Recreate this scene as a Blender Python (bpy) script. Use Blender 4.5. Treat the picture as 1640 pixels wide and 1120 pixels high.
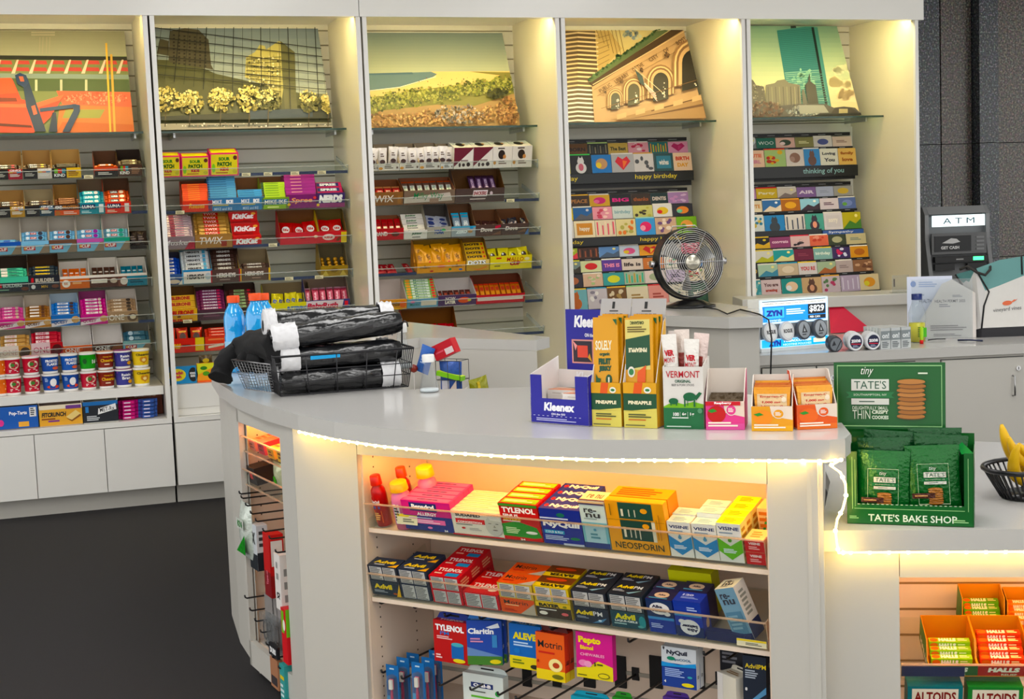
import bpy, math, random
from mathutils import Vector, Matrix
random.seed(7)
S = bpy.context.scene
C = S.collection
for _o in list(bpy.data.objects): bpy.data.objects.remove(_o)
R = math.radians

# ---------------------------------------------------------------- camera
W0, H0 = 1640, 1120
FPX = 2300.0
CAM = Vector((-0.7959, -8.3985, 1.6204)); YAW, PITCH, ROLL = 0.3215, 0.097, -0.0384
_fw = Vector((math.sin(YAW)*math.cos(PITCH), math.cos(YAW)*math.cos(PITCH), -math.sin(PITCH)))
_rt = Vector((math.cos(YAW), -math.sin(YAW), 0)); _up = _rt.cross(_fw)
RT = _rt*math.cos(ROLL) + _up*math.sin(ROLL); UP = _up*math.cos(ROLL) - _rt*math.sin(ROLL)
cd = bpy.data.cameras.new('camera'); cam = bpy.data.objects.new('camera', cd); C.objects.link(cam)
cd.sensor_width = 36; cd.lens = FPX*36/W0; cd.sensor_fit = 'HORIZONTAL'; cd.clip_start = .05; cd.clip_end = 60
cam.matrix_world = Matrix(((RT.x, UP.x, -_fw.x, CAM.x), (RT.y, UP.y, -_fw.y, CAM.y), (RT.z, UP.z, -_fw.z, CAM.z), (0, 0, 0, 1)))
S.camera = cam

# ---------------------------------------------------------------- light and exposure
wd = bpy.data.worlds.new('world'); S.world = wd; wd.use_nodes = True
wd.node_tree.nodes['Background'].inputs[0].default_value = (1.0, 0.985, 0.955, 1)
wd.node_tree.nodes['Background'].inputs[1].default_value = 0.9
S.view_settings.view_transform = 'Standard'; S.view_settings.look = 'None'
S.view_settings.gamma = 1; S.view_settings.use_curve_mapping = False
S.view_settings.exposure = 1.0
CEIL_Z = 3.7
CEILING_POWER = 3.6            # emission strength of the ceiling light diffusers
LED = 60.0                     # warm strip lights under the counter edge
LED_IN = 21.0
BAY = 24                      # warm strip lights at the top of each wall bay

# ---------------------------------------------------------------- geometry helpers
def ray(px, py):
    return (_fw + RT*((px-W0/2)/FPX) + UP*((H0/2-py)/FPX))
def onz(px, py, z):
    d = ray(px, py); return CAM + d*((z-CAM.z)/d.z)
class Frame:                       # a vertical plane with its own u (sideways), d (inwards) and z axes
    def __init__(s, O, U):
        s.O = Vector((O[0], O[1], 0)); U = Vector((U[0], U[1], 0)).normalized()
        s.U = U; s.D = Vector((-U.y, U.x, 0))
    def at(s, px, py, d=0.0):      # -> (u, z)
        r = ray(px, py); O = s.O + s.D*d
        t = (O-CAM).dot(s.D)/r.dot(s.D); P = CAM + r*t
        return (P-s.O).dot(s.U), P.z
    def P(s, u, d, z): return s.O + s.U*u + s.D*d + Vector((0, 0, z))
    def M(s, u, d, z, tilt=0.0, turn=0.0):
        X = s.U; Y = s.D; Z = Vector((0, 0, 1))
        if turn: X, Y = X*math.cos(turn)+Y*math.sin(turn), Y*math.cos(turn)-X*math.sin(turn)
        Y2 = Y*math.cos(tilt)+Z*math.sin(tilt); Z2 = Z*math.cos(tilt)-Y*math.sin(tilt)
        m = Matrix((X, Y2, Z2)).transposed().to_4x4(); m.translation = s.P(u, d, z); return m
def pxframe(ax, ay, bx, by, z):    # frame standing at height z whose front bottom edge runs between two seen points
    A = onz(ax, ay, z); B = onz(bx, by, z); f = Frame(A, B-A); return f, (B-A).length
def zat(px, py, P):                # height seen at pixel row py above the ground point P
    r = ray(px, py); a = Vector((r.x, r.y)); b = Vector((P.x-CAM.x, P.y-CAM.y)); return CAM.z + r.z*(b.dot(a)/a.dot(a))
def lin(h, boost=False):
    h = h.lstrip('#'); o = []
    for i in (0, 2, 4):
        c = int(h[i:i+2], 16)/255; o.append(c/12.92 if c <= .04045 else ((c+.055)/1.055)**2.4)
    l = .3*o[0]+.59*o[1]+.11*o[2]     # inks a little richer than the listed swatches
    if boost: o = [max(0, l+(c-l)*1.22)*.93 for c in o]
    return (o[0], o[1], o[2], 1.0)

# ---------------------------------------------------------------- materials
MAT = {}
def mat(name, rough=.5, metal=0, spec=.5, col=None, bump=0, bscale=200, trans=None, emit=None, coat=0, var=0.0, vscale=30):
    m = bpy.data.materials.new(name); m.use_nodes = True; nt = m.node_tree; b = nt.nodes['Principled BSDF']
    b.inputs['Roughness'].default_value = rough; b.inputs['Metallic'].default_value = metal
    b.inputs['Specular IOR Level'].default_value = spec; b.inputs['Coat Weight'].default_value = coat
    L = nt.links
    if col is None:
        a = nt.nodes.new('ShaderNodeAttribute'); a.attribute_name = 'Col'; src = a.outputs['Color']
    else:
        a = nt.nodes.new('ShaderNodeRGB'); a.outputs[0].default_value = lin(col); src = a.outputs[0]
    if var:
        n = nt.nodes.new('ShaderNodeTexNoise'); n.inputs['Scale'].default_value = vscale; n.inputs['Detail'].default_value = 3
        tc = nt.nodes.new('ShaderNodeTexCoord'); L.new(tc.outputs['Object'], n.inputs['Vector'])
        mr = nt.nodes.new('ShaderNodeMapRange'); mr.inputs['To Min'].default_value = 1-var; mr.inputs['To Max'].default_value = 1+var*.6
        L.new(n.outputs['Fac'], mr.inputs['Value'])
        mx = nt.nodes.new('ShaderNodeVectorMath'); mx.operation = 'MULTIPLY'
        L.new(src, mx.inputs[0]); L.new(mr.outputs[0], mx.inputs[1]); src = mx.outputs[0]
    L.new(src, b.inputs['Base Color'])
    if bump:
        n = nt.nodes.new('ShaderNodeTexNoise'); n.inputs['Scale'].default_value = bscale; n.inputs['Detail'].default_value = 2
        tc = nt.nodes.new('ShaderNodeTexCoord'); L.new(tc.outputs['Object'], n.inputs['Vector'])
        bp = nt.nodes.new('ShaderNodeBump'); bp.inputs['Strength'].default_value = bump; bp.inputs['Distance'].default_value = .004
        L.new(n.outputs['Fac'], bp.inputs['Height']); L.new(bp.outputs[0], b.inputs['Normal'])
    if emit:
        b.inputs['Emission Color'].default_value = (*emit[0], 1); b.inputs['Emission Strength'].default_value = emit[1]
    MAT[name] = m; return m
def clear_mat(name, tint, gloss=.9, rough=.03, body=0.0, bodycol='ffffff', bump=0):  # thin clear plastic or glass
    m = bpy.data.materials.new(name); m.use_nodes = True; nt = m.node_tree; nt.nodes.clear(); L = nt.links
    o = nt.nodes.new('ShaderNodeOutputMaterial'); t = nt.nodes.new('ShaderNodeBsdfTransparent'); t.inputs[0].default_value = lin(tint)
    g = nt.nodes.new('ShaderNodeBsdfGlossy'); g.inputs['Roughness'].default_value = rough
    fr = nt.nodes.new('ShaderNodeFresnel'); fr.inputs[0].default_value = 1.45
    mx = nt.nodes.new('ShaderNodeMixShader'); mm = nt.nodes.new('ShaderNodeMath'); mm.operation = 'MULTIPLY'; mm.inputs[1].default_value = gloss
    ge = nt.nodes.new('ShaderNodeNewGeometry'); bf = nt.nodes.new('ShaderNodeMath'); bf.operation = 'SUBTRACT'; bf.inputs[0].default_value = 1; L.new(ge.outputs['Backfacing'], bf.inputs[1]); m0 = nt.nodes.new('ShaderNodeMath'); m0.operation = 'MULTIPLY'; L.new(fr.outputs[0], m0.inputs[0]); L.new(bf.outputs[0], m0.inputs[1]); L.new(m0.outputs[0], mm.inputs[0]); L.new(mm.outputs[0], mx.inputs[0]); L.new(t.outputs[0], mx.inputs[1]); L.new(g.outputs[0], mx.inputs[2])
    last = mx
    if body:
        d = nt.nodes.new('ShaderNodeBsdfDiffuse'); d.inputs[0].default_value = lin(bodycol)
        m2 = nt.nodes.new('ShaderNodeMixShader'); m2.inputs[0].default_value = body
        L.new(mx.outputs[0], m2.inputs[1]); L.new(d.outputs[0], m2.inputs[2]); last = m2
    if bump:
        n = nt.nodes.new('ShaderNodeTexNoise'); n.inputs['Scale'].default_value = 35; tc = nt.nodes.new('ShaderNodeTexCoord')
        mp = nt.nodes.new('ShaderNodeMapping'); mp.inputs['Scale'].default_value = (.6, 2.2, 2.2)
        L.new(tc.outputs['Object'], mp.inputs[0]); L.new(mp.outputs[0], n.inputs['Vector'])
        bp = nt.nodes.new('ShaderNodeBump'); bp.inputs['Strength'].default_value = bump; bp.inputs['Distance'].default_value = .02
        L.new(n.outputs['Fac'], bp.inputs['Height']); L.new(bp.outputs[0], g.inputs['Normal']); L.new(bp.outputs[0], fr.inputs['Normal'])
    L.new(last.outputs[0], o.inputs[0]); MAT[name] = m; return m
mat('card', .45, spec=.35, var=.04)
mat('gloss', .28, spec=.35)
mat('foil', .24, metal=.25, bump=.5, bscale=90)
mat('matte', .8, var=.05)
mat('metal', .3, metal=1)
mat('blackmetal', .35, col='15151a', spec=.5)
mat('white_lam', .16, col='e4e2dc', var=.015, vscale=3)
mat('gable_lam', .12, col='e4dcc0', var=.02, vscale=3)
mat('slat', .4, col='d6d2c6', var=.03, vscale=6)
mat('counter_top', .14, col='c7c5c2', var=.03, vscale=160)
mat('counter_edge', .35, col='bcbab5', var=.02, vscale=30)
mat('body_lam', .38, col='bfbcb4', var=.02, vscale=8)
mat('inner_lam', .4, col='dfcdbb', var=.03, vscale=8)
mat('fabric', .95, var=.2, vscale=300, bump=.4, bscale=500)
mat('print', .4, spec=.3)
clear_mat('acrylic', 'fafcfa', .55, .05, body=.01)
clear_mat('acrylic_edge', 'eef4f0', .8, .1, body=.25)
clear_mat('glass', 'dfeee6', 1.0, .02)
clear_mat('clearplastic', 'f2f5f6', 1.0, .06, body=.05)
clear_mat('wrapfilm', 'f0f2f4', 1.0, .08, body=.03, bump=1.0)
clear_mat('lip_edge', 'ffe8d0', .8, .1, body=.3, bodycol='f0d8c0')
mat('glass_edge', .15, col='1d3a30')
mat('wrapblack', .2, col='101114', bump=.8, bscale=34, coat=.25)
mat('led', .5, col='fff0b0', emit=((1.0, .68, .15), LED))
mat('ledstrip', .5, col='fff0b0', emit=((1.0, .66, .15), LED*.05))
mat('led_in', .5, col='ffd080', emit=((1.0, .44, .09), LED_IN))
mat('bay_led', .5, col='fff0b0', emit=((1.0, .85, .42), BAY))
mat('lamp', .5, col='ffffff', emit=((1.0, .985, .96), CEILING_POWER))
mat('atm_lit', .4, col='eaffff', emit=((.86, 1.0, 1.0), .55))
mat('greenlit', .4, col='20ff50', emit=((.05, 1.0, .25), 1.5))
mat('zynlit', .4, emit=None)

# ---------------------------------------------------------------- mesh builder
_txt = {}
def text_mesh(s, bold):
    if any(q in 'MW&' for q in s): bold = min(bold, .006)     # wide letters fold over themselves when emboldened
    k = (s, bold)
    if k in _txt: return _txt[k]
    cu = bpy.data.curves.new('t', 'FONT'); cu.body = s; cu.resolution_u = 2; cu.offset = bold; cu.size = 1
    ob = bpy.data.objects.new('t', cu); C.objects.link(ob)
    me = bpy.data.meshes.new_from_object(ob)
    vs = [(v.co.x, v.co.y) for v in me.vertices]; fs = [tuple(p.vertices) for p in me.polygons]
    bpy.data.objects.remove(ob); bpy.data.curves.remove(cu); bpy.data.meshes.remove(me)
    if not vs: vs = [(0, 0)]; fs = []
    x0 = min(v[0] for v in vs); x1 = max(v[0] for v in vs); y0 = min(v[1] for v in vs); y1 = max(v[1] for v in vs)
    w = max(x1-x0, 1e-6); h = max(y1-y0, 1e-6)
    _txt[k] = ([((x-x0)/w-.5, (y-y0)/h-.5) for x, y in vs], fs); return _txt[k]
class Face:
    def __init__(s, mb, O, U, V, m): s.mb = mb; s.O = Vector(O); s.U = Vector(U); s.V = Vector(V); s.N = s.U.cross(s.V).normalized(); s.o = .0006; s.m = m
    def pt(s, x, y): return s.O + s.U*x + s.V*y + s.N*s.o
    def draw(s, items):
        for it in items:
            k = it[0]
            if k == 'R':
                _, a, b, c, d, col = it[:6]; s.mb.poly([s.pt(a, b), s.pt(c, b), s.pt(c, d), s.pt(a, d)], col, s.m)
            elif k == 'P': s.mb.poly([s.pt(x, y) for x, y in it[1]], it[2], s.m)
            elif k == 'E':
                _, cx, cy, rx, ry, col = it[:6]; n = it[6] if len(it) > 6 else 18
                s.mb.poly([s.pt(cx+rx*math.cos(2*math.pi*i/n), cy+ry*math.sin(2*math.pi*i/n)) for i in range(n)], col, s.m)
            elif k == 'T':       # text, cx, cy, w, h, col, [bold, shear, rot]
                _, t, cx, cy, w, h, col = it[:7]; bold = it[7] if len(it) > 7 else .02
                sh = it[8] if len(it) > 8 else 0; rot = it[9] if len(it) > 9 else 0
                vs, fs = text_mesh(t, bold); ar = s.U.length/s.V.length; c, si = math.cos(rot), math.sin(rot)
                b0 = len(s.mb.v)
                for x, y in vs:
                    X = x*w + y*h*sh/ar; Y = y*h
                    if rot: X, Y = X*c - Y*si/ar, X*si*ar + Y*c
                    s.mb.v.append(s.pt(cx+X, cy+Y))
                for f in fs: s.mb.f.append([b0+i for i in f]); s.mb.c.append(col); s.mb.m.append(s.m); s.mb.s.append(False)
            elif k == 'L':       # lines of tiny unreadable print: x0,y0,x1,y1,n,col
                _, a, b, c, d, n, col = it
                for i in range(n):
                    y = d - (d-b)*(i+.5)/n; hh = (d-b)/n*.28; e = a+(c-a)*(.7+.3*((i*37) % 10)/10)
                    s.mb.poly([s.pt(a, y-hh), s.pt(e, y-hh), s.pt(e, y+hh), s.pt(a, y+hh)], col, s.m)
            s.o += .00035
        return s
class MB:
    def __init__(s, m='card'): s.v = []; s.f = []; s.c = []; s.m = []; s.s = []; s.dm = m
    def poly(s, pts, col='ffffff', m=None, sm=False):
        b = len(s.v); s.v += [Vector(p) for p in pts]; s.f.append(list(range(b, b+len(pts)))); s.c.append(col); s.m.append(m or s.dm); s.s.append(sm); return s
    def box(s, x0, x1, y0, y1, z0, z1, col='ffffff', m=None, skip='', **fc):
        p = [Vector((x, y, z)) for x in (x0, x1) for y in (y0, y1) for z in (z0, z1)]
        q = {'l': (0, 1, 3, 2), 'r': (4, 6, 7, 5), 'f': (0, 4, 5, 1), 'b': (2, 3, 7, 6), 'd': (0, 2, 6, 4), 't': (1, 5, 7, 3)}
        b = len(s.v); s.v += p
        for k, ix in q.items():
            if k in skip: continue
            s.f.append([b+i for i in ix]); s.c.append(fc.get(k, col)); s.m.append(m or s.dm); s.s.append(False)
        return s
    def front(s, x0, x1, y, z0, z1, items, m=None): return Face(s, (x0, y, z0), (x1-x0, 0, 0), (0, 0, z1-z0), m or s.dm).draw(items)
    def top(s, x0, x1, y0, y1, z, items, m=None): return Face(s, (x0, y0, z), (x1-x0, 0, 0), (0, y1-y0, 0), m or s.dm).draw(items)
    def right(s, x, y0, y1, z0, z1, items, m=None): return Face(s, (x, y0, z0), (0, y1-y0, 0), (0, 0, z1-z0), m or s.dm).draw(items)
    def left(s, x, y0, y1, z0, z1, items, m=None): return Face(s, (x, y1, z0), (0, y0-y1, 0), (0, 0, z1-z0), m or s.dm).draw(items)
    def prism(s, pts, z0, z1, col='ffffff', m=None, topm=None, sm=False):       # vertical extrusion of a plan outline (counter-clockwise)
        n = len(pts)
        s.poly([(x, y, z1) for x, y in pts], col, topm or m); s.poly([(x, y, z0) for x, y in reversed(pts)], col, m)
        for i in range(n):
            a = pts[i]; b = pts[(i+1) % n]; s.poly([(a[0], a[1], z0), (b[0], b[1], z0), (b[0], b[1], z1), (a[0], a[1], z1)], col, m, sm)
        return s
    def extr(s, pts, y0, y1, col='ffffff', m=None):      # outline in x,z extruded in y
        n = len(pts); s.poly([(x, y0, z) for x, z in pts], col, m); s.poly([(x, y1, z) for x, z in reversed(pts)], col, m)
        for i in range(n):
            a = pts[i]; b = pts[(i+1) % n]; s.poly([(a[0], y0, a[1]), (a[0], y1, a[1]), (b[0], y1, b[1]), (b[0], y0, b[1])], col, m)
        return s
    def lathe(s, prof, cx=0, cy=0, n=20, col='ffffff', m=None, cols=None, axis='z', sx=1.0):
        b = len(s.v)
        for r, z in prof:
            for i in range(n):
                a = 2*math.pi*i/n; x, y = r*math.cos(a)*sx, r*math.sin(a)
                s.v.append(Vector((cx+x, cy+y, z)) if axis == 'z' else Vector((cx+x, z, cy+y)))
        for j in range(len(prof)-1):
            for i in range(n):
                k = (i+1) % n; q = [b+j*n+i, b+j*n+k, b+(j+1)*n+k, b+(j+1)*n+i]
                s.f.append(q if axis == 'z' else q[::-1]); s.c.append(cols[j] if cols else col); s.m.append(m or s.dm); s.s.append(True)
        return s
    def tube(s, pts, r, n=6, col='ffffff', m=None, closed=False):
        pts = [Vector(p) for p in pts]; b = len(s.v); N = len(pts); up = None
        for i, p in enumerate(pts):
            a = pts[i-1] if (i or closed) else p; c = pts[(i+1) % N] if (i < N-1 or closed) else p
            t = (c-a).normalized()
            if up is None: up = t.orthogonal().normalized()
            up = (up - t*up.dot(t)); up = up.normalized() if up.length > 1e-6 else t.orthogonal().normalized()
            sd = t.cross(up)
            for k in range(n): g = 2*math.pi*k/n; s.v.append(p + (up*math.cos(g)+sd*math.sin(g))*(r[i] if isinstance(r, (list, tuple)) else r))
        for i in range(N if closed else N-1):
            j = (i+1) % N
            for k in range(n):
                l = (k+1) % n; s.f.append([b+i*n+k, b+i*n+l, b+j*n+l, b+j*n+k]); s.c.append(col); s.m.append(m or s.dm); s.s.append(True)
        if not closed:
            s.f.append([b+k for k in range(n)][::-1]); s.f.append([b+(N-1)*n+k for k in range(n)])
            for _ in (0, 1): s.c.append(col); s.m.append(m or s.dm); s.s.append(False)
        return s
    def grid(s, fn, nu, nv, col='ffffff', m=None, both=False, colfn=None):
        b = len(s.v)
        for j in range(nv+1):
            for i in range(nu+1): s.v.append(Vector(fn(i/nu, j/nv)))
        for j in range(nv):
            for i in range(nu):
                a = b+j*(nu+1)+i; s.f.append([a, a+1, a+nu+2, a+nu+1]); s.c.append(colfn((i+.5)/nu, (j+.5)/nv) if colfn else col); s.m.append(m or s.dm); s.s.append(True)
        return s
    def xf(s, M, b=0):
        for i in range(b, len(s.v)): s.v[i] = M @ s.v[i]
        return s
    def mesh(s, name):
        me = bpy.data.meshes.new(name); me.from_pydata([tuple(v) for v in s.v], [], s.f)
        names = []
        for m in s.m:
            if m not in names: names.append(m)
        for m in names: me.materials.append(MAT[m])
        at = me.color_attributes.new('Col', 'FLOAT_COLOR', 'CORNER'); buf = []; cc = {}
        for f, c, q in zip(s.f, s.c, s.m):
            if (c, q) not in cc: cc[c, q] = lin(c, q != 'print')
            buf += list(cc[c, q])*len(f)
        at.data.foreach_set('color', buf)
        me.polygons.foreach_set('material_index', [names.index(m) for m in s.m])
        me.polygons.foreach_set('use_smooth', s.s)
        me.update(); return me
def link(name, data, M=None, parent=None):
    o = bpy.data.objects.new(name, data); C.objects.link(o)
    if parent is not None: o.parent = parent
    if M is not None: o.matrix_world = M if parent is None else M
    return o
LABELS = {}
def tag(o, label, cat, group=None, kind=None):
    o['label'] = label; o['category'] = cat
    if group: o['group'] = group
    if kind: o['kind'] = kind
    LABELS.setdefault(label, []).append(o); return o
def thing(name, mb, label, cat, M=None, group=None, kind=None):
    return tag(link(name, mb.mesh(name) if isinstance(mb, MB) else mb, M), label, cat, group, kind)
def part(name, mb, parent, label=None, L=None):
    o = bpy.data.objects.new(name, mb.mesh(name) if isinstance(mb, MB) else mb); C.objects.link(o); o.parent = parent
    if L is not None: o.matrix_local = L
    if label: o['label'] = label
    return o
def struct(name, mb, M=None):
    o = link(name, mb.mesh(name), M); o['kind'] = 'structure'; o['label'] = name.replace('_', ' '); return o
def Rx(a): return Matrix.Rotation(a, 4, 'X')
def Ry(a): return Matrix.Rotation(a, 4, 'Y')
def Rz(a): return Matrix.Rotation(a, 4, 'Z')
def Tr(x, y, z): return Matrix.Translation((x, y, z))
WALL = Frame((0, 0), (1, 0))
# ================================================================ room shell
fl = MB('carpet')
def carpet():
    m = mat('carpet', 1.0, col='211e20', var=.5, vscale=260, bump=.7, bscale=420)
    nt = m.node_tree; b = nt.nodes['Principled BSDF']
carpet()
def granite():
    m = bpy.data.materials.new('granite'); m.use_nodes = True; nt = m.node_tree; b = nt.nodes['Principled BSDF']; L = nt.links
    tc = nt.nodes.new('ShaderNodeTexCoord'); v = nt.nodes.new('ShaderNodeTexVoronoi'); v.inputs['Scale'].default_value = 55
    n = nt.nodes.new('ShaderNodeTexNoise'); n.inputs['Scale'].default_value = 60; n.inputs['Detail'].default_value = 4
    L.new(tc.outputs['Object'], v.inputs['Vector']); L.new(tc.outputs['Object'], n.inputs['Vector'])
    r = nt.nodes.new('ShaderNodeValToRGB'); e = r.color_ramp.elements
    e[0].position = .38; e[0].color = lin('23282e'); e[1].position = .7; e[1].color = lin('b4b4b2')
    k = e.new(.55); k.color = lin('4c5258')
    L.new(n.outputs['Fac'], r.inputs['Fac'])
    mx = nt.nodes.new('ShaderNodeMixRGB'); mx.blend_type = 'MULTIPLY'; mx.inputs[0].default_value = .35
    L.new(r.outputs[0], mx.inputs[1]); L.new(v.outputs['Color'], mx.inputs[2]); L.new(mx.outputs[0], b.inputs['Base Color'])
    b.inputs['Roughness'].default_value = .12; MAT['granite'] = m
granite()
m = MAT['granite'].copy(); m.name = 'granite_brown'; MAT['granite_brown'] = m
for n_ in m.node_tree.nodes:
    if n_.type == 'VALTORGB':
        n_.color_ramp.elements[0].color = lin('2c2724'); n_.color_ramp.elements[1].color = lin('6f655c'); n_.color_ramp.elements[2].color = lin('b0a598')
for k_ in ('granite', 'granite_brown'): MAT[k_].node_tree.nodes['Principled BSDF'].inputs['Roughness'].default_value = .3
struct('floor', MB('carpet').box(-6, 12, -11, 4, -.1, 0))
struct('ceiling', MB('matte').box(-6, 12, -11, 4, CEIL_Z, CEIL_Z+.1, 'e8e8e4'))
g = MB('granite')
for i, (p0_, p1_, m_) in enumerate([(1400, 1506, 'granite'), (1508, 1556, 'granite_brown'), (1558, 1588, 'granite'), (1592, 1700, 'granite_brown'), (1704, 1800, 'granite')]):
    u0 = WALL.at(p0_, 200, 2.6)[0]; u1 = WALL.at(p1_, 200, 2.6)[0]
    for (z0, z1) in ((0, 1.02), (1.026, 2.05), (2.056, CEIL_Z)): g.box(u0, u1, 2.6 if i != 2 else 2.5, 2.7, z0, z1, m=m_)
g.box(-6, 12, 2.7, 2.75, 0, CEIL_Z, '222222', 'matte')
struct('wall_back', g)
for i, (x, y) in enumerate([(a, b) for b in (-7.6, -5.2, -2.6) for a in (-2.2, 1.0, 4.2)]):
    e = tag(link('ceiling_light', None, Tr(x, y, CEIL_Z-.04)), 'square white ceiling light panel above the shop floor', 'ceiling light', 'ceiling light panels')
    part('frame', MB('matte').box(-.62, .62, -.62, -.6, 0, .04, 'f0f0f0').box(-.62, .62, .6, .62, 0, .04, 'f0f0f0').box(-.62, -.6, -.6, .6, 0, .04, 'f0f0f0').box(.6, .62, -.6, .6, 0, .04, 'f0f0f0'), e)
    part('diffuser', MB('lamp').box(-.6, .6, -.6, .6, .01, .03), e)

# ================================================================ wall shelving unit
TZ = 2.7785; BD = .79
PX = [WALL.at(-115, 30)[0]] + [WALL.at(px, 30)[0] for px in (237, 577, 895, 1192)] + [WALL.at(1469, 30)[0]]
BOT = [None, .506, .506, .506, .506]
BAYW = ['far-left', 'second', 'middle', 'fourth', 'far-right']
xs = WALL.at(573, 15)[0]; xe = WALL.at(1475, 15)[0]
struct('trim_1', MB('white_lam').box(PX[0]-.5, xs-.002, -.03, .03, TZ, CEIL_Z).box(PX[0]-.5, xs-.002, .03, BD, TZ+.06, TZ+.08))
struct('trim_2', MB('white_lam').box(xs+.002, xe, -.03, .03, TZ, CEIL_Z).box(xs+.002, xe, .03, BD, TZ+.06, TZ+.08))
for b in range(5):
    x0, x1 = PX[b]+.006, PX[b+1]-.006
    bay = tag(link('display_bay', None, Tr((x0+x1)/2, 0, 0)), ['white glossy wall shelving bay holding nutrition bars and cereal cups, at the far left',
        'white glossy wall shelving bay holding boxed candy, right of the nutrition bar bay', 'white glossy wall shelving bay under the beach picture',
        'white glossy card display bay under the arched stone library picture', 'white glossy card display bay under the glass tower picture'][b], 'shelving unit', None)
    cx = (x0+x1)/2; hw = (x1-x0)/2
    low = .506
    bp = MB('slat'); z = low
    while z < TZ+.05:
        zz = min(z+.083, TZ+.06); bp.box(-hw+.01, hw-.01, BD, BD+.018, z, zz); z += .092
    bp.box(-hw+.01, hw-.01, BD+.012, BD+.02, low, TZ+.06, '948e7c', 'matte')
    part('slatwall_panel', bp, bay)
    for sgn, nm in ((-1, 'side_panel'), (1, 'side_panel')):
        a, c = (-hw, -hw+.026) if sgn < 0 else (hw-.026, hw)
        part(nm, MB('gable_lam').box(a, c, .004, BD+.01, low, TZ+.06), bay)
        part('stile', MB('white_lam').box(a, c, -.02, .004, low, TZ), bay)
    part('deck', MB('white_lam').box(-hw, hw, -.02, BD, low-.03, low), bay)
    part('plinth', MB('body_lam').box(-hw, hw, .06, .1, 0, .11), bay)
    n = 3; dw = 2*hw/n
    for k in range(n):
        part('drawer_front', MB('white_lam').box(-hw+k*dw+.002, -hw+(k+1)*dw-.002, -.024, -.004, .112, low-.034), bay)
    part('carcass', MB('body_lam').box(-hw, hw, .0, BD, .11, low-.035), bay)
    st = MB('bay_led').box(-hw+.06, hw-.04, .05, .075, TZ+.028, TZ+.036)
    part('strip_light', st, bay, 'warm white strip light behind the fascia')

# glass shelves and the pictures leaning on them
GD = .36
gl_px = [((110, 213)), ((400, 208)), ((720, 203)), ((1020, 195)), ((1300, 187))]
GZ = [WALL.at(px, py, GD)[1] for px, py in gl_px]
for b in range(5):
    x0, x1 = PX[b]+.036, PX[b+1]-.036
    e = tag(link('glass_shelf', None, Tr((x0+x1)/2, GD, GZ[b])), 'green edged glass shelf under the %s picture' % ['ballpark', 'mirrored glass building', 'sandy beach', 'arched stone library', 'blue glass tower'][b], 'shelf', None)
    hw = (x1-x0)/2
    part('glass_pane', MB('glass').box(-hw, hw, .002, .42, -.01, 0), e)
    part('front_edge', MB('glass_edge').box(-hw, hw, -.001, .003, -.011, .001), e, 'dark green polished front edge')
    for sx in (-hw*.8, hw*.92): part('bracket', MB('metal').box(sx, sx+.012, .15, .43, -.03, -.011, 'c8c8c8'), e)
# ================================================================ checkout island
CZ = 1.014; LZ = .77
def oz(px, py, z): v = onz(px, py, z); return (v.x, v.y)
outer = [(1.175, -5.207), (1.125, -5.262), (1.08, -5.262), (.797, -5.085), (.59, -4.955), (.395, -4.78), (.25, -4.61), (.125, -4.42), (.03, -4.22), (-.039, -4.0), (-.1, -3.7), (-.139, -3.377), (-.152, -2.96), (-.13, -2.55), (-.06, -2.1), (.12, -1.6), (.42, -1.1), (.8, -.72), (1.206, -.574)]
inner = [(1.514, -2.031), (1.41, -2.139), (.992, -1.604), (.78, -1.75), (.5, -2.15), (.34, -2.7), (.35, -3.3), (.418, -3.611), (.803, -3.785), (1.1, -4.0), (1.449, -4.612)]
def bevel(o, w=.006, n=2):
    b = o.modifiers.new('bevel', 'BEVEL'); b.width = w; b.segments = n; b.limit_method = 'ANGLE'; return o
ring = outer[::-1] + inner[::-1]
isl = tag(link('checkout_counter', None, Tr(.6, -3.4, 0)), 'white curved checkout counter with a tall grey top, filling the front of the picture', 'counter')
def ip(name, mb, label=None):
    return part(name, mb, isl, label, L=Tr(-.6, 3.4, 0))
bevel(ip('countertop', MB('counter_top').prism(ring, CZ-.05, CZ, m='counter_edge', topm='counter_top'), 'pale grey speckled countertop'), .008, 3)
# facet frames
tc = -.88; UC = Vector((math.cos(tc), math.sin(tc))); c1 = Vector((1.06, -5.235))
FC = Frame(c1-UC*1.35, UC); uC0 = FC.at(573, 760)[0]; uC1 = FC.at(1229, 800)[0]; uCe = 1.35
pB = FC.P(uC0, 0, 0); FA = Frame((-.135, -3.33), (.095, -.62)); uAe = FA.at(470, 720)[0]
pA = FA.P(uAe, 0, 0); FB = Frame((pA.x, pA.y), (pB.x-pA.x, pB.y-pA.y)); LB = (pB-pA).length
t = .02; top = CZ-.051
def boards(fr, parent_name, specs, m='body_lam'):
    for nm, u0, u1, z0, z1 in specs:
        mb = MB(m).box(u0, u1, 0, t, z0, z1); mb.xf(fr.M(0, 0, 0)); ip(nm, mb)
zh = FC.at(900, 752)[1]                     # bottom of the header board
boards(FC, '', [('header_board', uC0+.001, uC1-.001, zh, top), ('front_panel', uC1+.001, uCe, .03, top), ('base_board', uC0, uC1, .0, .06)])
boards(FB, '', [('front_panel', .001, LB-.001, .03, top)])
uA0 = FA.at(386, 800)[0]; uA1 = FA.at(453, 800)[0]
zha = FA.at(420, 668)[1]
boards(FA, '', [('corner_stile', 0, uA0, .03, top), ('corner_stile', uA1, uAe, .03, top), ('header_board', uA0, uA1, top-.05, top), ('base_board', uA0, uA1, .03, .12)])
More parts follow.
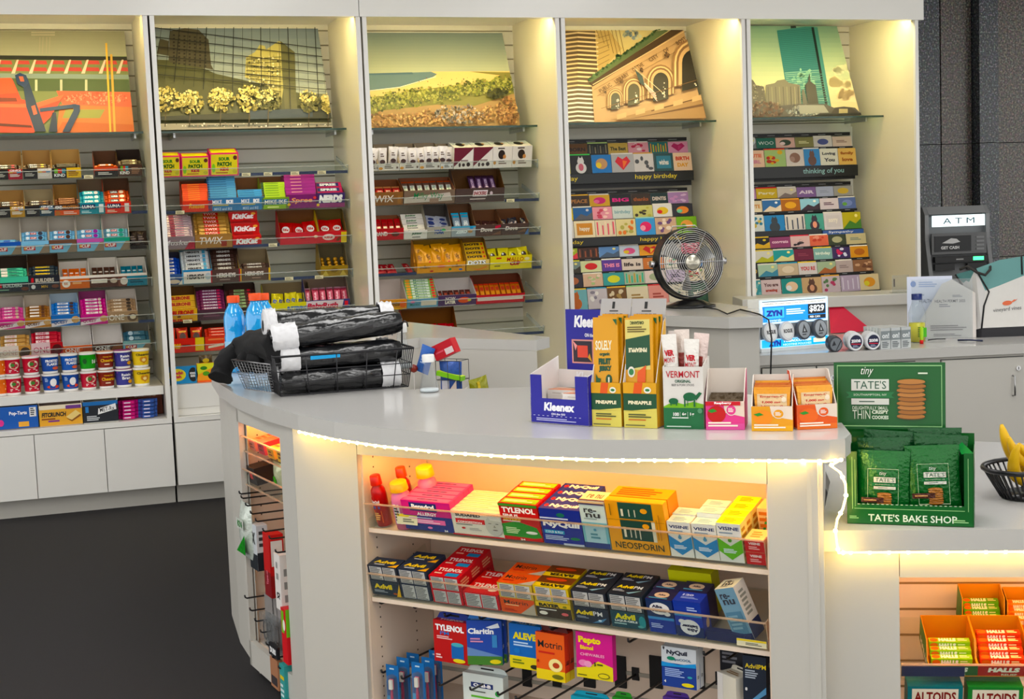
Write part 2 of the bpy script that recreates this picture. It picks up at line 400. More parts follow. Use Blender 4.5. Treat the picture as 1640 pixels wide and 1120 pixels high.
# interior niches: back, sides, floor
def niche(fr, u0, u1, depth, z0, z1, m='inner_lam'):
    mb = MB(m).box(u0, u1, depth, depth+.015, z0, z1).box(u0-.016, u0-.001, t, depth, z0, z1).box(u1+.001, u1+.016, t, depth, z0, z1).box(u0, u1, t, depth, z0, z0+.015).box(u0, u1, t, depth, z1-.002, z1)
    for k in range(int((z1-z0)/.032)):      # shelf pin holes in the side panels
        for dd in (.07, .26):
            z = z0+.05+k*.032
            if z < z1-.03: mb.box(u0-.0006, u0+.0004, dd, dd+.004, z, z+.005, '3a2c20', 'matte').box(u1-.0004, u1+.0006, dd, dd+.004, z, z+.005, '3a2c20', 'matte')
    mb.xf(fr.M(0, 0, 0)); ip('cabinet_interior', mb)
ND = .36
niche(FC, uC0+.006, uC1-.012, ND, .05, top, 'inner_lam')
niche(FA, uA0, uA1, .20, .1, top)
# plain body behind: inner skin
sk = MB('body_lam')
for a, b in zip(inner[1:-1], inner[2:]):
    sk.poly([(a[0], a[1], 0), (b[0], b[1], 0), (b[0], b[1], top), (a[0], a[1], top)])
for (a, b) in (((1.449, -4.612), (1.175, -5.19)),):
    n_ = Vector((b[0]-a[0], b[1]-a[1])).normalized(); q = Vector((-n_.y, n_.x))*-.04
    sk.poly([(a[0]+q.x, a[1]+q.y, 0), (c1.x+.01, c1.y+.02, 0), (c1.x+.01, c1.y+.02, top), (a[0]+q.x, a[1]+q.y, top)])
ip('inner_panel', sk)
ip('end_board', MB('body_lam').prism([(c1.x+.012, c1.y-.004), (1.425, -4.66), (1.39, -4.64), (c1.x-.02, c1.y+.02)], 0, top))
ou = [(x+(.03 if x < .3 else 0), y+.03) for x, y in outer[11:]]
bk = MB('body_lam')
for a, b in zip(ou[:-1], ou[1:]): bk.poly([(a[0], a[1], 0), (b[0], b[1], 0), (b[0], b[1], top), (a[0], a[1], top)])
ip('outer_panel', bk)
# end of the far arm
bk = MB('body_lam').prism([(1.06, -1.62), (1.38, -2.05), (1.44, -1.98), (1.2, -1.0)], 0, top); ip('end_panel', bk)
# work surface inside the ring
ws = MB('counter_top').prism([(.5, -2.5), (.9, -2.2), (1.36, -2.62), (1.44, -2.1), (1.1, -1.66), (.9, -1.66), (.6, -2.0)], LZ-.04, LZ, m='counter_top'); ip('inner_worktop', ws)

# low counter at the right front
low = tag(link('low_counter', None, Tr(1.8, -5, 0)), 'lower white counter with a lit front cabinet, at the bottom right', 'counter')
def lp(name, mb, label=None): return part(name, mb, low, label, L=Tr(-1.8, 5, 0))
a_ = oz(1345, 850, LZ); b_ = oz(1640, 848, LZ); dL = (Vector(b_)-Vector(a_)).normalized()
bk1 = oz(1530, 706, LZ); bk2 = oz(1640, 710, LZ); d2 = (Vector(bk2)-Vector(bk1)).normalized()
e1 = Vector(a_)+dL*1.3; e2 = Vector(bk2)+d2*.9
topL = [tuple(Vector(a_)-dL*.05), tuple(e1), tuple(e2), bk2, bk1, (1.56, -4.42), (1.44, -4.66)]
bevel(lp('countertop', MB('counter_top').prism(topL, LZ-.055, LZ, m='counter_edge', topm='counter_top'), 'pale grey speckled countertop'), .006, 3)
FD = Frame(Vector(a_)+Vector((-dL.y, dL.x))*.03-dL*.02, dL)
uD1 = FD.at(1441, 950)[0]; zD = FD.at(1540, 925)[1]
def bd(specs):
    for nm, u0, u1, z0, z1 in specs:
        mb = MB('body_lam').box(u0, u1, 0, t, z0, z1); mb.xf(FD.M(0, 0, 0)); lp(nm, mb)
bd([('front_panel', -.075, uD1-.001, .03, LZ-.056), ('header_board', uD1+.001, 1.3, zD, LZ-.056), ('base_board', uD1, 1.3, 0, .06)])
mb = MB('inner_lam').box(uD1, 1.3, ND, ND+.015, .05, LZ-.06).box(uD1-.015, uD1, t, ND, .05, LZ-.06).box(1.3, 1.315, t, ND, .05, LZ-.06).box(uD1, 1.3, t, ND, .05, .065)
zz = .15
while zz < LZ-.12: mb.box(uD1+.01, 1.29, ND-.002, ND, zz, zz+.006, '8a7355', 'matte'); zz += .075
mb.xf(FD.M(0, 0, 0)); lp('cabinet_interior', mb)

# centre pedestal that carries the fan
cb = [oz(1059, 505, CZ), oz(1167, 508.5, CZ), oz(1221, 506.5, CZ), oz(1222, 495, CZ), oz(1150, 485, CZ), oz(1050, 484, CZ)]
mid = sum((Vector(p) for p in cb), Vector((0, 0)))/len(cb)
ped = tag(link('counter_pedestal', None, Tr(mid.x, mid.y, 0)), 'grey angled pedestal counter that carries the black fan', 'counter')
L_ = [(x-mid.x, y-mid.y) for x, y in cb]
bevel(part('countertop', MB('counter_edge').prism(L_, CZ-.06, CZ, m='counter_edge', topm='counter_top'), ped), .006)
part('body', MB('body_lam').prism([(x*.9, y*.93) for x, y in L_], 0, CZ-.061), ped)

# far right counter with raised ledge behind
fr_ = tag(link('back_counter', None, Tr(3.3, -1.4, 0)), 'white back counter with lockable doors and a raised ledge, below the card racks', 'counter')
def fp(name, mb, label=None, par=None): return part(name, mb, par or fr_, label, L=(Tr(-3.3, 1.4, 0) if par is None else None))
f0 = oz(1212.7, 570, LZ); f1 = oz(1490.6, 557.4, LZ); f2 = oz(1640, 550.6, LZ); d3 = (Vector(f2)-Vector(f1)).normalized(); f3 = Vector(f2)+d3*1.5
lA = Vector(oz(1219, 479, 1.0)); lB = Vector(oz(1480, 469, 1.0)); lu = (lB-lA).normalized(); lE = lB+lu*1.4
topF = [f0, f1, f2, tuple(f3), tuple(lE+Vector((0, .1))), tuple(lB+Vector((0, .1))), tuple(lA+Vector((0, .1))), (f0[0]+.26, f0[1]+.95)]
bevel(fp('countertop', MB('counter_top').prism(topF, LZ-.055, LZ, m='counter_edge', topm='counter_top'), 'pale grey speckled countertop'), .005)
FL = Frame(lA, lu); LL = (lE-lA).length
m_ = MB('counter_edge').box(-.12, LL-1.25, 0, .4, .93, 1.0, m='counter_edge'); m_.xf(FL.M(0, 0, 0)); bevel(fp('ledge', m_), .005)
m_ = MB('body_lam').box(-.08, LL-1.27, .04, .36, 0, .93); m_.xf(FL.M(0, 0, 0)); fp('ledge_panel', m_)
FF = Frame(Vector(f1)+Vector((0, .03)), Vector(f2)-Vector(f1)); FG = Frame(Vector(f0)+Vector((0, .03)), Vector(f1)-Vector(f0)); LG = (Vector(f1)-Vector(f0)).length
m_ = MB('body_lam').box(0, 1.9, 0, .02, 0, LZ-.056); m_.xf(FF.M(0, 0, 0)); fp('carcass', m_)
m_ = MB('body_lam').box(0, LG, 0, .02, 0, LZ-.056); m_.xf(FG.M(0, 0, 0)); fp('carcass', m_)
def door(fr, px0, px1, py, handle, lock):
    u0 = fr.at(px0, py)[0]; u1 = fr.at(px1, py)[0]; z1 = LZ-.075
    e = part('cabinet_door', MB('body_lam').box(0, u1-u0, -.018, -.002, .12, z1).box(-.004, u1-u0+.004, -.002, .0, .11, z1+.004, '3a3a3a', 'matte'), fr_, None, L=Tr(-3.3, 1.4, 0) @ fr.M(u0, 0, 0))
    h0 = fr.at(handle[0], handle[1])[1]; h1 = fr.at(handle[0], handle[2])[1]; hu = fr.at(*handle[:2])[0]-u0
    part('handle', MB('metal').tube([(hu, -.018, h0), (hu, -.045, h0-.004), (hu, -.045, h1+.004), (hu, -.018, h1)], .005, 8, 'bbbbbb'), e)
    lu_, lz_ = fr.at(*lock); part('lock', MB('metal').lathe([(.013, -.03), (.013, -.018), (0, -.018)], lu_-u0, lz_, 16, axis='y').lathe([(0, -.03), (.013, -.03)], lu_-u0, lz_, 16, axis='y').box(lu_-u0-.002, lu_-u0+.002, -.031, -.03, lz_-.008, lz_+.008, '222222', 'matte'), e)
door(FF, 1507, 1638, 600, (1620, 601, 633), (1628, 589))
door(FG, 1308, 1465, 600, (1329, 618, 650), (1331.7, 604))
door(FG, 1220, 1305, 600, (1290, 618, 650), (1292, 606))

# warm LED strips: under the tall counter edge, looped at its corner, along the low counter edge
def ledpath(pts, name, label, step=.042, r=.0055):
    P = [Vector(p) for p in pts]; mb = MB('ledstrip').tube(P, .0035, 6); spots = []
    bulb = MB('led').lathe([(0, -r), (r*.75, -r*.6), (r, 0), (r*.75, r*.6), (0, r)], 0, 0, 8).mesh('led_bulb')
    acc = 0
    for a, b in zip(P[:-1], P[1:]):
        l = (b-a).length; d = (b-a)/max(l, 1e-6)
        while acc < l:
            spots.append(a+d*acc); acc += step
        acc -= l
    e = tag(link(name, None, Tr(*P[0])), label, 'light strip')
    i = Tr(*(-P[0])); part('cord', mb, e, L=i); [part('led_bulb', bulb, e, L=Tr(*(c-P[0]))) for c in spots]
zl = CZ-.053
pts = []
def onedge(px, py, z=zl): v = onz(px, py, z); return v
for a, b in zip(outer[:-1], outer[1:]):
    pass
edge = [Vector((x, y, zl-.004)) for x, y in outer[1:10]]
edge = [p + Vector((-.012 if p.x < 1 else -.02, .018, 0)) for p in edge]; edge = edge[::-1]
for p in edge: p.x += .018
c0 = edge[-1]
loop = [c0]
A0 = Vector((a_[0], a_[1], 0)) - Vector((dL.x, dL.y, 0))*.0
for px, py in ((1330, 746), (1346, 757), (1354, 775), (1355, 795), (1350, 815), (1341, 832), (1338, 850), (1340, 868), (1343, 886)):
    r = ray(px, py); t_ = ((Vector((1.085, -5.275, 0))-CAM).dot(Vector((r.x, r.y, 0)).normalized()))/Vector((r.x, r.y)).length; loop.append(CAM+r*t_)
lowl = [Vector((a_[0], a_[1], LZ-.06))+Vector((dL.x, dL.y, 0))*k - Vector((-dL.y, dL.x, 0))*(-.01) for k in (.02, .5, 1.2)]
ledpath(edge, 'led_light_strip', 'warm white dotted light strip under the curved front edge of the tall counter')
ledpath(loop+lowl, 'led_light_strip', 'warm dotted light strip looping off the tall counter corner to the low counter edge', .048)
# inner strips behind the header boards
m_ = MB('led_in').box(uC0+.06, uC1-.03, .03, .045, top-.02, top-.012); m_.xf(FC.M(0, 0, 0)); ip('strip_light', m_, 'amber strip light behind the header board')
m_ = MB('led_in').box(uD1+.02, 1.2, .03, .045, LZ-.075, LZ-.068); m_.xf(FD.M(0, 0, 0)); lp('strip_light', m_, 'amber strip light behind the header board')
m_ = MB('led_in').box(uA0+.01, uA1-.01, .06, .07, top-.02, top-.012); m_.xf(FA.M(0, 0, 0)); ip('strip_light', m_)
# ================================================================ shelf rows: builders
ORD = ['first', 'second', 'third', 'fourth', 'fifth', 'sixth', 'seventh', 'eighth', 'ninth', 'tenth', 'eleventh', 'twelfth', 'thirteenth']
def ordw(i, n, a, b):            # words for one of n: a = name of the start, b = name of the end
    if n == 1: return ''
    if i == 0: return a+'most' if a in ('left', 'right', 'top') else a
    if i == n-1: return b+'most' if b in ('left', 'right', 'top') else b
    if i <= n//2: return ORD[i]+' from '+a
    return ORD[n-1-i]+' from '+b
def yzpoly(mb, pts, x0, x1, ci, co, right):   # side board of a carton, outline in y,z
    a = [(x0, y, z) for y, z in pts]; b = [(x1, y, z) for y, z in pts]
    mb.poly(a[::-1], ci if right else co); mb.poly(b, co if right else ci)
    for i in range(len(pts)):
        j = (i+1) % len(pts); mb.poly([a[i], a[j], b[j], b[i]], ci)
def tray(w, d, fh, bh, out, inn, decs=(), sidecol=None, shape='taper', rdecs=()):
    mb = MB(); t = .0025; sc = sidecol or out
    mb.box(0, w, 0, d, 0, t, inn)
    mb.box(0, w, 0, t, t, fh, inn, f=out); mb.front(0, w, 0, 0, fh, decs)
    mb.box(0, w, d-t, d, t, bh, inn, b=out)
    if shape == 'taper': pr = [(t, t), (d-t, t), (d-t, bh), (d*.75, bh), (t, fh)]
    elif shape == 'step': pr = [(t, t), (d-t, t), (d-t, bh), (d*.35, bh), (d*.2, fh), (t, fh)]
    else: pr = [(t, t), (d-t, t), (d-t, bh), (t, bh)]
    yzpoly(mb, pr, 0, t, inn, sc, False); yzpoly(mb, pr, w-t, w, inn, sc, True)
    if rdecs: mb.right(w, 0, d, 0, min(fh, bh), rdecs)
    return mb
def cbox(w, d, h, col, decs=(), topdecs=(), rdecs=(), m='card', **fc):     # closed carton with bevelled look
    mb = MB(m).box(0, w, 0, d, 0, h, col, **fc)
    mb.front(0, w, 0, 0, h, decs); mb.top(0, w, 0, d, h, topdecs); mb.right(w, 0, d, 0, h, rdecs)
    return mb
def wrapper(w, h, t, col, decs=(), m='foil', crimp=None, ends=None):       # sealed bar: pillow body with flat crimped ends, centred in x
    mb = MB(m); c = crimp or min(.012, w*.12); x0, x1 = -w/2, w/2; pr = [(-t/2, h*.08), (-t/2, h*.92), (-t*.2, h), (t*.2, h), (t/2, h*.92), (t/2, h*.08), (t*.2, 0), (-t*.2, 0)]
    secs = [(x0, .12, 1.0), (x0+c, .25, 1), (x0+c*1.9, .95, 1), (x0+c*2.6, 1, 1), (x1-c*2.6, 1, 1), (x1-c*1.9, .95, 1), (x1-c, .25, 1), (x1, .12, 1)]
    b = len(mb.v); n = len(pr)
    for x, k, _ in secs:
        for y, z in pr: mb.v.append(Vector((x, y*k, z)))
    for i in range(len(secs)-1):
        for j in range(n):
            l = (j+1) % n; mb.f.append([b+i*n+j, b+i*n+l, b+(i+1)*n+l, b+(i+1)*n+j][::-1]); mb.c.append((ends or col) if i in (0, len(secs)-2) else col); mb.m.append(m); mb.s.append(False)
    mb.f.append([b+j for j in range(n)]); mb.f.append([b+(len(secs)-1)*n+j for j in range(n)][::-1])
    for _ in (0, 1): mb.c.append(col); mb.m.append(m); mb.s.append(False)
    mb.front(x0+c*2, x1-c*2, -t/2, h*.08, h*.92, decs); return mb
def pouch(w, h, t, col, decs=(), m='foil', band=None, seed=0):       # standing pillow bag, centred in x, base at z=0
    mb = MB(m); rn = random.Random(seed); N = 8
    def fn(side):
        def g(u, v):
            bul = math.sin(math.pi*min(max(u, 0), 1))**.6*math.sin(math.pi*min(max(v, 0.0), 1))**.6 if 0 < u < 1 and 0 < v < 1 else 0
            return ((u-.5)*w*(1-.06*math.sin(math.pi*v)), side*(-t/2)*bul, v*h)
        return g
    cf = (lambda u, v: band if (v > .86 or v < .08) else col) if band else None
    mb.grid(fn(1), N, N, col, colfn=cf); b = len(mb.f); mb.grid(fn(-1), N, N, col, colfn=cf)
    for i in range(b, len(mb.f)): mb.f[i] = mb.f[i][::-1]
    fa = Face(mb, (-w*.4, -t/2-.0004, h*.12), (w*.8, 0, 0), (0, 0, h*.72), m); fa.draw(decs); return mb
def ppm(fr, u, d): return FPX/((fr.P(u, d, 1.2)-CAM).dot(_fw))
ROWS = []
def row(fr, bay, shelf, L, Rr, items, lipd=.38, tilt=16, depth=.34, lip=.055, plate=True, dd=.165, bayphrase=None, shelflabel=None, span=None, rail=True, edge='acrylic_edge', tags=(), lipmat='acrylic', cat_depth=None):
    a = R(tilt); uL, zL = fr.at(L[0], L[1], lipd); uR, zR = fr.at(Rr[0], Rr[1], lipd); z = (zL+zR)/2
    bp = bayphrase or ('%s bay' % BAYW[bay])
    if plate:
        s0, s1 = span if span else (PX[bay]+.036, PX[bay+1]-.036); w = s1-s0
        M = fr.M(s0, lipd, z-.006, a)
        e = tag(link('acrylic_shelf', None, M), shelflabel or ('clear sloping acrylic shelf with front lip, %s shelf of the %s' % (shelf, bp)), 'shelf')
        mb = MB(lipmat); mb.box(0, w, 0, depth, 0, .004, m=lipmat); part('shelf_plate', mb, e)
        mb = MB(lipmat).box(0, w, -.006, -.002, 0, lip, m=lipmat).box(0, w, -.0065, -.0015, lip-.003, lip+.001, m=edge).box(w-.003, w, 0, .02, 0, lip, m=edge); part('front_lip', mb, e)
        part('end_cheek', MB(lipmat).box(0, .004, 0, depth, .004, .03, m=lipmat), e); part('end_cheek', MB(lipmat).box(w-.004, w, 0, depth, .004, .03, m=edge), e)
        if rail:
            g0 = 0.0; gaps = []
            for it in sorted(items, key=lambda q: q[0])+[None]:
                a0 = fr.at(it[0], L[1], lipd)[0]-s0 if it else w
                if a0-g0 > .045: gaps.append((max(g0, 0)+.002, a0-.004))
                if it: g0 = max(g0, fr.at(it[1], L[1], lipd)[0]-s0)
            for ga, gb in gaps: part('price_rail', MB('card').box(ga, gb, -.001, .0, .003, .021, '2c3a5e'), e, 'dark blue strip')
            for px in tags:
                ut = fr.at(px, L[1], lipd)[0]-s0
                part('price_tag', MB('card').box(ut-.026, ut+.026, -.0100, -.0065, .003, .023, 'efe9c8').front(ut-.026, ut+.026, -.01, .003, .023, [('L', .1, .15, .9, .85, 2, '8a8468')]).mb, e)
    for it in items:
        px0, px1, look, short, fhp, bhp, out, inn, decs = it[:9]; cont = it[9] if len(it) > 9 else None; ex = it[10] if len(it) > 10 else {}
        t0 = (px0-L[0])/(Rr[0]-L[0]); py = L[1]+(Rr[1]-L[1])*t0
        u0 = fr.at(px0, py, lipd)[0]; u1 = fr.at(px1, py, lipd)[0]-.002; w = u1-u0; k = ppm(fr, u0, lipd)
        d = ex.get('d', dd); fh = fhp/k/math.cos(a); M = fr.M(u0, lipd+.004, z+.002, a)
        where = 'on the %s shelf of the %s' % (shelf, bp)
        kind = ex.get('kind', 'tray')
        if kind == 'tray':
            bh = max((bhp/k-d*math.sin(a))/math.cos(a), fh*.6)
            o = thing(ex.get('name', 'display_carton'), tray(w, d, fh, bh, out, inn, decs, ex.get('side'), ex.get('shape', 'taper'), ex.get('rdecs', ())), '%s %s' % (look, where), ex.get('cat', 'carton'), M)
        elif kind == 'box':
            o = thing(ex.get('name', 'candy_box'), cbox(w, d, fh, out, decs, ex.get('top', ()), ex.get('rdecs', ()), **ex.get('fc', {})), '%s %s' % (look, where), ex.get('cat', 'box'), M)
        if cont: fill(cont, w, d, fh, M, '%s, %s shelf, %s' % (short, shelf, bp), short, shelf, bp)
MESHC = {}
def fill(c, w, d, fh, M, where, short, shelf, bp):
    kind, n, look, name, col, decs = c[:6]; ex = c[6] if len(c) > 6 else {}
    grp = '%ss in the %s' % (look, where); catg = ex.get('cat', 'candy bar')
    alt = ex.get('alt')
    def lab(o):
        l = ' '.join(('%s %s in %s' % (look, o, where)).split())
        return l if len(l.split()) < 17 else ' '.join(('%s %s in %s' % (look, o.replace('second from', 'near').replace('third from left', 'middle'), where)).split()).replace(' trimmed carton', ' carton').replace('wide yellow', 'yellow')
    if kind == 'S':            # spines of flat packs lying on each other, leaning back
        t = ex.get('t', .02); L = ex.get('L', .06); ln = R(ex.get('lean', 48)); ww = w-.010; z0 = ex.get('z0', fh-t*.7)
        me = MB(ex.get('m', 'card')); me.box(-ww/2, ww/2, 0, L, 0, t*.94, col, t=ex.get('tc', col)); me.front(-ww/2, ww/2, 0, 0, t*.94, decs)
        if ex.get('m') == 'foil': me = wrapper(ww, t*.98, L*.5, col, decs)
        mesh = me.mesh(name); yo = .006+(L*.25 if ex.get('m') == 'foil' else 0)
        for i in range(n):
            s = i*t; Mi = M @ Tr(w/2+random.uniform(-.0015, .0015), yo+s*math.sin(ln), z0+s*math.cos(ln)) @ Rx(-ln)
            tag(link(name, mesh, Mi), lab(ordw(i, n, 'bottom', 'top')), catg, grp)
    elif kind == 'K':          # bars side by side, ends towards the viewer, leaning back
        x0, x1 = ex.get('x', (0, 1)); L = ex.get('L', .11); ln = R(ex.get('lean', 50)); bw = (x1-x0)*w/n*.94; rows = ex.get('rows', 1)
        mesh = wrapper(L, bw*.97, ex.get('t', .018), col, decs, ends=ex.get('ends')).mesh(name) if ex.get('wrap', 1) else None
        for r_ in range(rows):
            for i in range(n):
                x = (x0+(x1-x0)*(i+.5)/n)*w
                Mi = M @ Tr(x+bw/2, .02+r_*.022, fh*.35+r_*.02) @ Rz(random.uniform(-.04, .04)) @ Rx(-ln) @ Ry(-math.pi/2) @ Tr(L/2, 0, 0)
                lb = ordw(i, n, 'left', 'right')
                if rows > 1: lb = ['front row', 'back row', 'third row'][r_]+' '+lb
                tag(link(name, mesh, Mi), lab(lb), catg, grp)
    elif kind == 'P':          # little bags standing loosely
        cols = ex.get('cols', [col]); hh = ex.get('h', .09); pw = ex.get('w', w/max(n, 1)*1.05); rows = ex.get('rows', 1)
        for r_ in range(rows):
            for i in range(n):
                cc = cols[(i+r_) % len(cols)]; key = (name, cc, round(pw, 3), hh, len(decs))
                if key not in MESHC: MESHC[key] = pouch(pw, hh, ex.get('t', .025), cc, decs, band=ex.get('band'), seed=i).mesh(name)
                x0, x1 = ex.get('x', (0, 1)); x = w*(x0+(x1-x0)*(i+.5)/n)
                Mi = M @ Tr(x, .035+r_*.03, fh*.35+r_*.022+random.uniform(-.004, .008)) @ Rz(random.uniform(-.2, .2)) @ Ry(random.uniform(-.14, .14)*ex.get('j', 1)) @ Rx(-R(ex.get('lean', 32)))
                lb = ordw(i, n, 'left', 'right')
                if rows > 1: lb = ['front row', 'back row', 'third row'][r_]+' '+lb
                tag(link(name, MESHC[key], Mi), lab(lb), ex.get('cat', 'snack bag'), grp)
    elif kind == 'G':          # gold balls in a grid
        me = MB('foil').lathe([(0, -.014), (.01, -.01), (.014, 0), (.01, .01), (0, .014)], 0, 0, 10, col).lathe([(.014, -.012), (.012, -.016), (0, -.016)], 0, 0, 10, '6b4a20').mesh(name)
        nx, ny = n
        for j in range(ny):
            for i in range(nx):
                tag(link(name, me, M @ Tr(w*(i+.5)/nx, .03+j*.028, fh*.8+j*.014)), lab('row %s, %s' % (['one', 'two', 'three', 'four'][j], ordw(i, nx, 'left', 'right'))), catg, grp)
def T_(t, cx, cy, w, h, c='ffffff', b=.03, sh=0, rot=0): return ('T', t, cx, cy, w, h, c, b, sh, rot)
# ================================================================ far-left bay: nutrition bars
KI = lambda rt, tx='KIND': [('R', 0, 0, .5, 1, '1b191b'), ('R', .5, 0, 1, .75, rt), T_(tx, .75, .88, .4, .16, 'ffffff', .03, 0, math.pi), ('L', .56, .25, .95, .55, 3, 'f4f0ea'), ('L', .06, .25, .42, .6, 3, 'c8c4c0'), ('R', .52, .62, .66, .78, 'e8b93a'), ('R', .66, .62, .8, .78, 'e06a3a'), ('R', .8, .62, .95, .78, '4f86b8')]
KR = [('R', 0, 0, .5, 1, '1c1a1c'), ('R', .08, .5, .2, .9, '7ab648'), ('R', .2, .5, .34, .9, 'd8483a'), ('R', .34, .5, .46, .9, '4a90a4'), T_('KIND', .26, .3, .38, .3), ('L', .56, .2, .94, .75, 3, '8a5a10')]
bars = lambda n, look, col, decs=(), **k: ('S', n, look, 'snack_bar', col, decs, dict(cat='snack bar', m='foil', **k))
def nut(txt, c1, c2): return [('R', 0, 0, .5, 1, c1), T_(txt, .3, .5, .4, .6, 'ffffff'), ('E', .8, .5, .1, .35, c2)]
row(WALL, 0, 'top', (0, 287), (228, 284), [
 (-9, 37, 'black and red nut bar carton', 'black and red carton', 16, 47, 'c02030', 'b08a5a', KI('a02838'), bars(2, 'dark nut bar', '3a2a22', nut('KIND', '201a1a', 'a03040'), t=.014)),
 (38, 84, 'black and cream nut bar carton', 'black and cream carton', 16, 47, 'efe6d6', 'b08a5a', KI('d8cfc8'), bars(2, 'dark speckled bar', '4a3828', nut('KIND', '201a1a', 'd8b060'), t=.014)),
 (84, 131, 'yellow and black nut bar carton', 'yellow carton', 16, 47, 'e8c020', 'b89460', KR, bars(2, 'thin black bar', '2e2620', (), t=.012)),
 (152, 190, 'orange and black nut bar carton', 'orange carton', 16, 43, 'd0552c', '5a3c28', [('R', 0, 0, 1, .6, '1c1818'), ('L', .15, .2, .8, .5, 2, 'e0dcd8')], bars(1, 'white lettered bar', 'c86a40', nut('KIND', 'b04a2a', 'eeeeee'), t=.014)),
 (190, 229, 'brown nut bar carton', 'brown carton', 18, 44, '4a3228', '2c1e16', [('R', .1, .5, .2, .9, '7ab648'), ('R', .2, .5, .3, .9, 'd8483a'), ('R', .3, .5, .42, .9, '4a90a4'), T_('KIND', .27, .32, .4, .26), ('L', .55, .2, .94, .8, 4, 'a07860')], bars(2, 'dark silver bar', '6a5a44', nut('', '3a3020', 'dad0b0'), t=.018)),
], tags=(142,))
row(WALL, 0, 'second', (0, 349), (220, 342), [
 (-6, 41, 'black and tan nut bar carton', 'black and tan carton', 17, 44, 'd6a850', 'b08a5a', KI('b88c48'), bars(2, 'brown nut bar', '6a4a34', nut('KIND', '2a2220', 'b08a50'), t=.016)),
 (41, 88, 'navy nut bar carton', 'navy carton', 17, 44, '2a4658', 'a89878', KI('243c4c'), bars(2, 'dark brown bar', '4a3428', nut('KIND', '2a2220', '80603a'), t=.016)),
 (88, 130, 'orange protein bar carton', 'orange protein carton', 17, 50, 'd8603c', 'a07848', [('R', 0, .5, 1, 1, '3a2a22'), T_('PROTEIN', .62, .75, .6, .3, 'd89050'), T_('KIND', .17, .75, .26, .3), ('L', .35, .1, .9, .4, 2, 'f0d0c0'), ('E', .12, .25, .1, .2, 'b07040')], bars(3, 'glossy brown bar', '6e4028', [('L', .1, .2, .9, .8, 2, 'b08060')], t=.014)),
 (127, 170, 'teal snack bar carton', 'teal carton', 19, 57, '1f8a9a', '6a5a48', [('R', .1, .45, .62, .85, '16244c'), T_('LUNA', .36, .65, .46, .26), ('R', .76, .15, .93, .85, 'dfe8e8'), ('L', .1, .12, .5, .35, 2, 'cfe8ec')], bars(3, 'teal and white bar', '3aa0b4', [T_('LUNA', .35, .5, .5, .6, 'ffffff'), ('E', .8, .5, .12, .4, 'e8e8e0')], t=.03)),
 (168, 211, 'red orange snack bar carton', 'red orange carton', 19, 57, 'd8452a', '5a3c28', [('R', .1, .45, .62, .85, '16244c'), T_('LUNA', .36, .65, .46, .26), ('R', .76, .15, .93, .85, 'e8dfd8'), ('L', .1, .12, .5, .35, 2, 'f8d8c0')], bars(3, 'red orange bar', 'd05a34', [('R', .1, .1, .6, .9, '22283c'), T_('LUNA', .35, .5, .4, .5, 'ffffff'), ('E', .8, .5, .14, .4, 'e8d8c0')], t=.03)),
])
def clif(c): return [('R', 0, 0, 1, .7, '7fb2cc'), ('P', [(.62, 0), (.85, .7), (1, .7), (1, 0)], '8a7a68'), ('R', 0, .7, 1, 1, c), ('R', .08, .26, .5, .6, 'b3222e'), T_('CLIF', .32, .43, .3, .24), ('E', .14, .43, .04, .1, 'e8c080')]
def cbar(look, c, tc='7fb8dc'): return bars(3, look, tc, [('R', .25, .2, .62, .8, 'b3222e'), T_('CLIF', .44, .5, .3, .4), ('E', .85, .5, .14, .5, c), ('E', .1, .5, .1, .4, 'e8eef4')], t=.028, lean=38, z0=.04)
row(WALL, 0, 'third', (0, 408), (234, 400), [
 (-9, 35, 'blue trimmed energy bar carton', 'blue trimmed carton', 20, 62, '2858b0', 'c8c0b4', clif('2858b0'), bars(2, 'pale blue energy bar', '6aa8d8', [('R', .3, .2, .7, .8, '1a56b8')], t=.026, z0=.03)),
 (35, 80, 'sky blue energy bar carton', 'sky blue carton', 20, 62, '79b6d8', 'c8c0b4', clif('8cc4e4'), cbar('sky blue energy bar', '303848')),
 (80, 124, 'dark brown trimmed energy bar carton', 'brown trimmed carton', 20, 62, '4a3a34', 'c8c0b4', clif('6a4a3a'), cbar('blue and brown energy bar', '4a3026')),
 (124, 168, 'magenta trimmed energy bar carton', 'magenta trimmed carton', 20, 62, 'b04a98', 'c8c0b4', clif('c060a8'), cbar('blue and purple energy bar', '8a2a90')),
 (165, 209, 'green trimmed energy bar carton', 'green trimmed carton', 20, 62, '1f9a84', 'd4ccc0', clif('2a9a80'), cbar('green ended energy bar', '14927e', '88c0cc')),
 (209, 236, 'low black plastic tray', 'low black tray', 5, 24, '1c1616', '2a2020', [], ('P', 2, 'shiny dark brown bag', 'snack_bag', '2e1e1a', [('L', .2, .3, .8, .7, 2, '8a7a70')], dict(h=.09, w=.07, t=.035)), dict(cat='tray', name='plastic_tray')),
])
